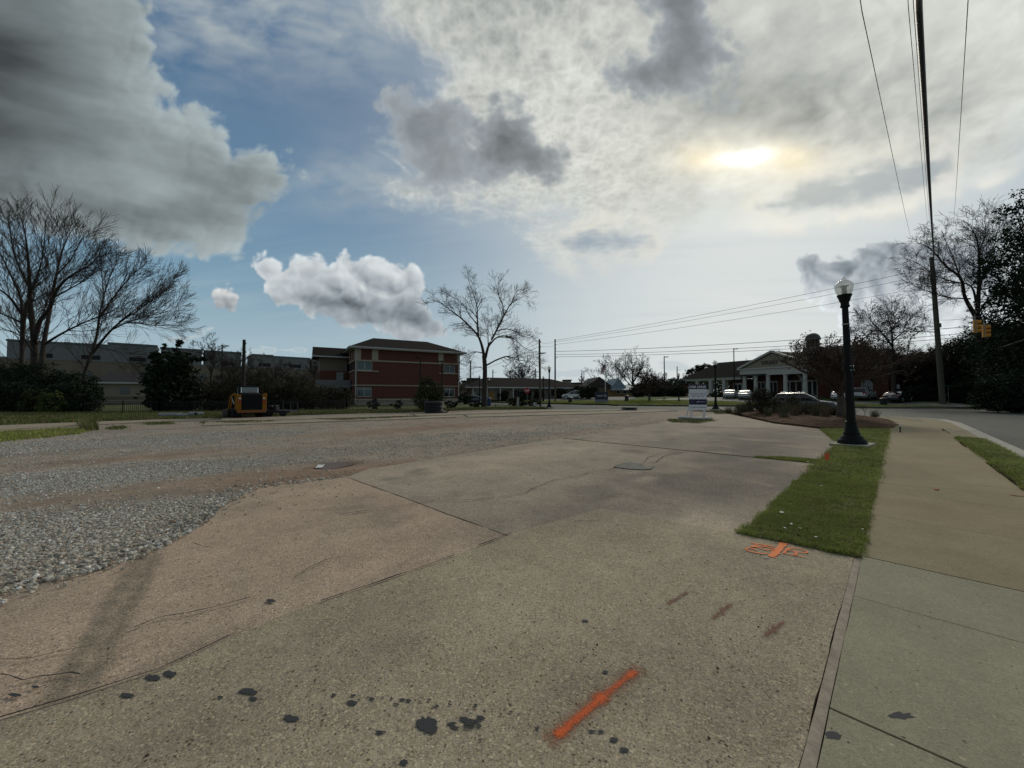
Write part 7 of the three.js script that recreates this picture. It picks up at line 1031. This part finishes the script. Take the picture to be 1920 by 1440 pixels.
// distant bare trees
for (const [px, d, yt, sd, lab, o] of [[1148, 112, 652, 41, 'broad far bare tree behind the flagpole', { stems: 3, limbs: 12, open: 0.8 }], [1186, 112, 649, 42, 'tall far bare tree behind the metal roofs', { limbs: 9, open: 0.7 }], [1216, 112, 684, 43, 'shorter far bare tree beside the tall parking light', { limbs: 9, open: 0.8 }], [975, 100, 668, 44, 'upright vase-shaped bare tree behind the low office', { stems: 4, limbs: 16, open: 0.35, fork: 0.2 }], [1240, 130, 690, 45, 'thin pale far bare tree by the street lamp', { open: 0.3, limbs: 5 }], [396, 37, 612, 46, 'slim upright bare sapling in the scrub', { open: 0.25, limbs: 7, fork: 0.45, trunkR: 0.07, minR: 0.012 }], [440, 39, 640, 47, 'scrubby bare tree beside the dark pole', { open: 0.7, limbs: 8, trunkR: 0.1, fork: 0.4 }], [492, 40, 640, 48, 'scrubby bare tree with long limbs above the trailer', { open: 0.8, limbs: 8, trunkR: 0.12, fork: 0.35, lean: 0.12 }], [592, 75, 665, 49, 'small bare tree before the far brick bay', { open: 0.4, limbs: 7 }], [1098, 118, 700, 50, 'low far bare tree next to the twin-head light', { open: 0.7, limbs: 8 }], [1860, 58, 560, 52, 'bare tree with dark limbs beside the evergreen', { limbs: 9, open: 0.7 }], [540, 42, 690, 53, 'low twiggy bare tree in the scrub by the canopy', { stems: 3, limbs: 9, open: 0.6, trunkR: 0.08 }], [360, 39, 690, 54, 'low twiggy bare tree beside the magnolia', { stems: 3, limbs: 9, open: 0.6, trunkR: 0.08 }], [870, 85, 708, 55, 'small bare tree beyond the brick office corner', { limbs: 8, open: 0.6 }], [1400, 100, 676, 56, 'bare treetop behind the bank wing roof', { limbs: 8, open: 0.6 }]]) { const y = d > 60 && px > 1000 ? rise(PX(px, d), -d) * 0.5 : 0; bareTree(lab, PX(px, d), -d, y, HY(yt, d) - y, { seed: sd, minR: d > 70 ? 0.024 : 0.012, levels: 3, kids: 5, wiggle: 0.4, ...o }); }
// evergreens
bush('magnolia_tree', 'dense dark magnolia with a ragged top beside the fence', PX(325, 34), -34, 0, [[0, 1.6, 0, 1.9, 1.7, 1.6], [-0.4, 3.2, 0, 1.8, 1.3, 1.5], [0.7, 4.2, 0.2, 1.0, 1.0, 1], [-1.5, 4.4, 0, 0.6, 0.9, 0.6], [0.2, 5.5, 0, 0.5, 0.9, 0.5], [-0.7, 5.4, 0, 0.35, 0.7, 0.4], [1.8, 4.6, 0, 0.9, 0.4, 0.5], [1.0, 5.0, 0, 0.3, 0.4, 0.3]], 9000, 0.17, T_DARK, 61, { trunk: 3, trunkR: 0.16, category: 'tree', group: 'evergreen trees', clump: 0.3 });
bush('cedar_tree', 'small dark cedar behind the black pipe coil', PX(803, 35), -35, 0, [[0, 1.1, 0, 1.25, 1.1, 1.2], [-0.1, 2.1, 0, 0.8, 1.0, 0.8], [0.0, 3.0, 0, 0.35, 0.6, 0.35], [0.9, 1.5, 0.2, 0.7, 1.1, 0.7]], 7000, 0.075, T_OLIVE, 62, { trunk: 2, trunkR: 0.08, category: 'tree', group: 'evergreen trees' });
bush('broadleaf_evergreen', 'towering dark evergreen at the edge of the road', PX(1945, 40), -40, 0, [[0, 8, 0, 4.6, 7.0, 4], [-1.0, 14.5, 0, 3.6, 5, 3.2], [-0.2, 19.5, 0, 2.4, 3.6, 2.2], [-3.5, 5, 1, 3.2, 4.5, 3], [3, 10, 0, 4, 8, 3.5], [2, 17, 0, 3, 4.5, 3]], 32000, 0.16, T_DARK, 63, { trunk: 10, trunkR: 0.4, category: 'tree', group: 'evergreen trees', clump: 0.24, stem: 2 });
for (const [px, d, h, w, sd, n, lab] of [[1690, 66, 8, 4.5, 79, 12000, 'dark evergreen behind the black sedan'], [1640, 72, 8.5, 4.5, 80, 12000, 'dark evergreen beyond the bank main block'], [1735, 64, 8, 4, 81, 11000, 'dark evergreen beside the brown myrtles'], [1720, 53, 2.2, 2.6, 82, 7000, 'low dark evergreen thicket behind the utility box'], [1868, 50, 11, 4.2, 64, 16000, 'wide dark evergreen under the traffic signals'], [1808, 56, 9.5, 4.0, 65, 14000, 'rounded dark evergreen behind the leaning pole'], [1765, 60, 8.5, 3.6, 66, 11000, 'dark evergreen beside the far street name sign'], [1930, 56, 12, 4.6, 67, 14000, 'dark evergreen behind the towering one'], [1905, 34, 3.4, 2.6, 68, 9000, 'low dark evergreen thicket at the far kerb'], [1838, 47, 3.4, 2.6, 69, 8000, 'low dark evergreen thicket beside the bare trunk']]) { const y = d > 50 ? 0.5 : 0; bush('broadleaf_evergreen', lab, PX(px, d), -d, y, [[0, h * 0.32, 0, w, h * 0.34, w * 0.9], [-w * 0.3, h * 0.62, 0, w * 0.75, h * 0.28, w * 0.7], [w * 0.35, h * 0.66, 0, w * 0.62, h * 0.3, w * 0.6], [0, h * 0.85, 0, w * 0.42, h * 0.15, w * 0.4]], Math.round(n * 1.5), 0.15, T_DARK, sd, { trunk: h * 0.5, trunkR: 0.2, category: 'tree', group: 'evergreen trees', clump: 0.24, stem: 2 }); }
bush('pine_tree', 'flat-topped far pine rising behind the bank wing', PX(1312, 108), -108, 0.8, [[-1.5, 7.0, 0, 2.2, 1.1, 2], [1.5, 8.2, 0, 2.6, 1.0, 2], [-3.0, 5.2, 0, 1.5, 1.2, 1.5], [0, 5.6, 0, 2, 1, 2]], 5000, 0.22, T_DARK, 70, { trunk: 6, trunkR: 0.22, category: 'tree', group: 'evergreen trees', stem: 2 });
// hedge and scrub along the fence
{ const r = rng(90); for (const [px, d, h, w, sd, lab, tone] of [[-20, 34, 3.4, 2.4, 71, 'dark hedge shrub at the far end of the hedge', T_DARK], [30, 33, 2.7, 2.1, 72, 'dark leafy hedge shrub beside the olive ones', T_DARK], [70, 31.5, 1.9, 1.2, 73, 'olive green shrub with a pointed top in the hedge', T_OLIVE], [98, 31, 1.7, 0.9, 74, 'small olive green shrub with pale new leaves', T_FRESH], [128, 33, 2.6, 1.9, 75, 'dark leafy hedge shrub at the fence end', T_DARK], [60, 35, 4.4, 2.4, 76, 'tall dark hedge shrub under the huge bare tree', T_DARK], [140, 36, 3.6, 2.0, 77, 'tall dark hedge shrub around the leaning trunk', T_DARK], [5, 36, 4.6, 2.5, 83, 'tall dark hedge shrub behind the hedge end', T_DARK], [-110, 36, 3.8, 2.6, 84, 'broad dark hedge shrub beyond the hedge end', T_DARK], [-230, 38, 4.2, 3.0, 85, 'broad dark hedge shrub further along the fence line', T_DARK], [-360, 40, 4.6, 3.2, 86, 'broad dark hedge shrub at the end of the fence line', T_DARK], [160, 32, 1.7, 1.1, 78, 'low dark shrub touching the iron fence', T_DARK]]) bush('hedge_shrub', lab, PX(px, d), -d, 0, [[0, h * 0.4, 0, w, h * 0.45, w * 0.8], [w * 0.3, h * 0.75, 0, w * 0.6, h * 0.28, w * 0.6], [-w * 0.4, h * 0.68, 0, w * 0.55, h * 0.3, w * 0.5]], Math.round(2100 * w * Math.sqrt(h)), 0.085, tone, sd); }
{ const sc = [[396, 36, 2.6, 1.5], [425, 38, 3.0, 1.7], [455, 36, 3.6, 1.4], [488, 38, 3.2, 1.7], [520, 37, 2.8, 1.6], [550, 38, 3.0, 1.8], [582, 37, 2.5, 1.6], [612, 40, 2.4, 1.6], [640, 39, 2.2, 1.3], [480, 42, 4.2, 2.0], [560, 44, 4.0, 2.0], [430, 44, 4.4, 2.0]], words = ['under the slim sapling', 'behind the area light', 'wrapped round the dark pole', 'behind the loader cab', 'behind the trailer rack', 'beside the trailer', 'below the entrance canopy', 'against the canopy posts', 'at the brick office corner', 'high behind the loader', 'high below the pale canopy', 'high beside the magnolia']; sc.forEach(([px, d, h, w], i) => bush('scrub_shrub', 'tangled brownish green scrub ' + words[i], PX(px, d), -d, 0, [[0, h * 0.4, 0, w, h * 0.42, w], [w * 0.3, h * 0.75, 0, w * 0.6, h * 0.3, w * 0.6], [-w * 0.5, h * 0.6, 0, w * 0.5, h * 0.35, w * 0.5]], Math.round(1900 * w * h ** 0.6), 0.07, (r) => (r() < 0.45 ? T_BROWN(r) : r() < 0.65 ? T_DARK(r) : T_OLIVE(r)), 100 + i, { clump: 0.34, stem: 0.7, group: 'scrub along the fence' })); }
for (const [px, d, h, w, sd, lab] of [[700, 40, 1.0, 0.7, 120, 'thin weedy shrub at the office fence'], [745, 40, 0.9, 0.6, 121, 'thin weedy shrub by the fence below the brick wall'], [845, 42, 0.9, 0.8, 122, 'weedy shrub between the coil and the office corner'], [872, 60, 1.8, 1.2, 123, 'rounded dark shrub at the office corner'], [890, 44, 0.7, 0.9, 124, 'low weedy shrub near the big trunk'], [945, 82, 2.2, 1.2, 125, 'clipped dark shrub by the low office window'], [984, 83, 2.4, 1.2, 126, 'clipped dark shrub by the low office door'], [1010, 85, 2.2, 1.2, 127, 'clipped dark shrub behind the wooden utility pole'], [1051, 86, 2.3, 1.5, 128, 'clipped dark shrub next to the tall utility pole'], [1082, 84, 2.5, 1.5, 129, 'clipped dark shrub in front of the white pickup'], [1104, 80, 2.7, 2.2, 130, 'wide dark shrub beside the monument sign'], [1197, 84, 2.6, 2.2, 131, 'dark shrub at the end of the tan brick house'], [1230, 86, 2.5, 3.0, 132, 'wide dark hedge below the far dark building'], [1265, 88, 2.4, 3.0, 133, 'wide dark hedge between the street lamps'], [962, 51, 1.1, 0.9, 134, 'low shrub left of the stop sign post'.replace('left of', 'next to')], [1000, 51, 0.9, 1.3, 135, 'low green mound below the stop sign'], [980, 52, 1.0, 0.9, 136, 'dark low shrub behind the white marker stake'], [1345, 76, 1.0, 1.6, 137, 'low green hedge beside the drive-through columns'], [1790, 62, 1.0, 4, 138, 'long low hedge beyond the far corner'], [1445, 70, 1.0, 1.6, 139, 'low dark hedge before the portico columns']]) { const y = d > 55 ? rise(PX(px, d), -d) * (px > 1000 ? 1 : 0.3) : 0; bush('shrub', lab, PX(px, d), -d, y, [[0, h * 0.5, 0, w, h * 0.5, w * 0.8], [w * 0.2, h * 0.7, 0, w * 0.6, h * 0.35, w * 0.6]], Math.round(700 * w * h), 0.07 + d * 0.0009, d === 51 || d > 75 && px > 1300 ? T_OLIVE : T_DARK, sd); }
// planting bed at the corner
{ const q = (px, py) => { const [x, z] = G(px, py); return [x, z, bedH(x, z)]; };
  const [bx, bz, by] = q(1428, 778.5); bush('bed_bush', 'dense dark twiggy bush in the pine straw bed', bx, bz, by, [[0, 0.75, 0, 0.95, 0.75, 0.9], [0.1, 1.35, 0, 0.7, 0.5, 0.6]], 5200, 0.05, (r) => (r() < 0.6 ? T_DARK(r) : T_BROWN(r)), 150, { clump: 0.34, group: 'bed plants' });
  const [cx, cz, cy] = q(1500, 781); bush('bed_bush', 'loose low bush in front of the dark SUV', cx, cz, cy, [[0, 0.5, 0, 0.9, 0.5, 0.7], [-0.5, 0.9, 0, 0.4, 0.5, 0.4]], 1900, 0.045, (r) => (r() < 0.6 ? T_OLIVE(r) : T_BROWN(r)), 151, { clump: 0.4, group: 'bed plants' });
  for (const [px, py, w, h, sd, lab] of [[1460, 776, 0.8, 0.9, 152, 'brown twiggy bush hiding the SUV rear wheel'], [1535, 777, 0.8, 0.8, 153, 'brown twiggy bush hiding the SUV front bumper'], [1565, 783, 0.6, 0.5, 154, 'small twiggy bush at the small tree trunk'], [1395, 774, 0.7, 0.6, 155, 'small twiggy bush at the end of the bed']]) { const [x, z, y] = q(px, py); bush('bed_bush', lab, x, z, y, [[0, h * 0.5, 0, w, h * 0.5, w * 0.8], [w * 0.3, h * 0.8, 0, w * 0.5, h * 0.35, w * 0.5]], 1800, 0.045, (r) => (r() < 0.5 ? T_BROWN(r) : r() < 0.5 ? T_STRAW(r) : T_OLIVE(r)), sd, { clump: 0.4, group: 'bed plants' }); }
  const blade = (x, z, y, h, w, n, seed, label) => { const g = tuftGeometry(n, h, 0.006, w, seed, 0.9), t = thing('ornamental_grass', label, 'plant', [x, y, z], seed, 'ornamental grasses'); part(t, 'blades', g, seed % 2 ? strawMat : strawGreen); part(t, 'root_crown', new GB().at(new THREE.SphereGeometry(w * 0.3, 8, 5), 0, 0, 0).geo, soilMat); return t; };
  const strawMat = new THREE.MeshStandardMaterial({ color: lin(0.16, 0.125, 0.07), roughness: 0.9, side: THREE.DoubleSide }), strawGreen = new THREE.MeshStandardMaterial({ color: lin(0.1, 0.105, 0.05), roughness: 0.9, side: THREE.DoubleSide });
  [[1385, 777, 0.75, 'arching straw-coloured grass clump beside the dark bush'], [1366, 774, 0.6, 'small straw-coloured grass clump near the lamp post'], [1470, 787, 0.9, 'green arching grass clump at the slab edge of the bed'], [1490, 784, 0.85, 'pale arching grass clump beside the green one'], [1530, 784, 0.9, 'broad green grass clump before the small tree'], [1548, 786, 0.8, 'pale grass clump at the foot of the small tree'], [1515, 781, 0.8, 'grass clump in front of the SUV wheel'], [1455, 778, 0.7, 'thin grass clump behind the dark bush'], [1640, 782, 0.55, 'sparse dry grass clump near the crossing'], [1405, 775, 0.7, 'dry grass clump tucked behind the dark bush'], [1440, 783, 0.65, 'low green grass clump in front of the dark bush'], [1478, 777, 0.9, 'tall dry grass clump before the SUV rear door'], [1540, 779, 0.9, 'tall dry grass clump before the SUV front wheel'], [1590, 790, 0.5, 'short dry grass clump beside the small tree trunk']].forEach(([px, py, h, lab], i) => { const [x, z, y] = q(px, py); blade(x, z, y, h, 0.42, 150, 160 + i, lab); });
  for (const [px, py, h, sd, lab] of [[1605, 783, 0.9, 171, 'thin leafless seedling beside the lamp post'], [1622, 784, 1.0, 172, 'thin leafless seedling nearer the sidewalk'], [1560, 780, 1.1, 173, 'thin leafless seedling behind the small tree']]) { const [x, z, y] = q(px, py); bareTree(lab, x, z, y, h, { seed: sd, trunkR: 0.012, limbs: 5, levels: 2, kids: 3, minR: 0.004, step: 0.15, shortest: 0.08, open: 0.6 }, 'seedlings in the bed', 'seedling'); }
}

{ // wooded skyline far beyond the street
  const r = rng(300), pts = []; for (let i = 0; i < 26000; i++) { const px = mix(840, 1720, r()), d = 150 + 40 * r(), x = PX(px, d), h = 5.5 + 5 * fbm(x / 9, d / 30, 4, 3) + (px > 1240 ? 2 : 0); const y = h * Math.sqrt(r()); pts.push([x + (r() - 0.5), Math.max(0.2, y), -d + (r() - 0.5) * 4]); }
  const m = new THREE.Mesh(leaves(pts, 0.55, T_DARK, r), leafMat); m.name = 'treeline'; tag(m, 'dark line of distant woods beyond the street', 'woods', null, 'stuff'); scene.add(m);
}
{ let n = 0, k = 0; scene.traverse((o) => { if (o.isInstancedMesh) k += o.count; else if (o.isMesh) n += (o.geometry.index ? o.geometry.index.count : o.geometry.attributes.position.count) / 3; }); console.log('tris', Math.round(n), 'copies', k); }
scene.traverse((o) => { if (o.isMesh) { o.castShadow = true; o.receiveShadow = true; } });
renderer.render(scene, camera);
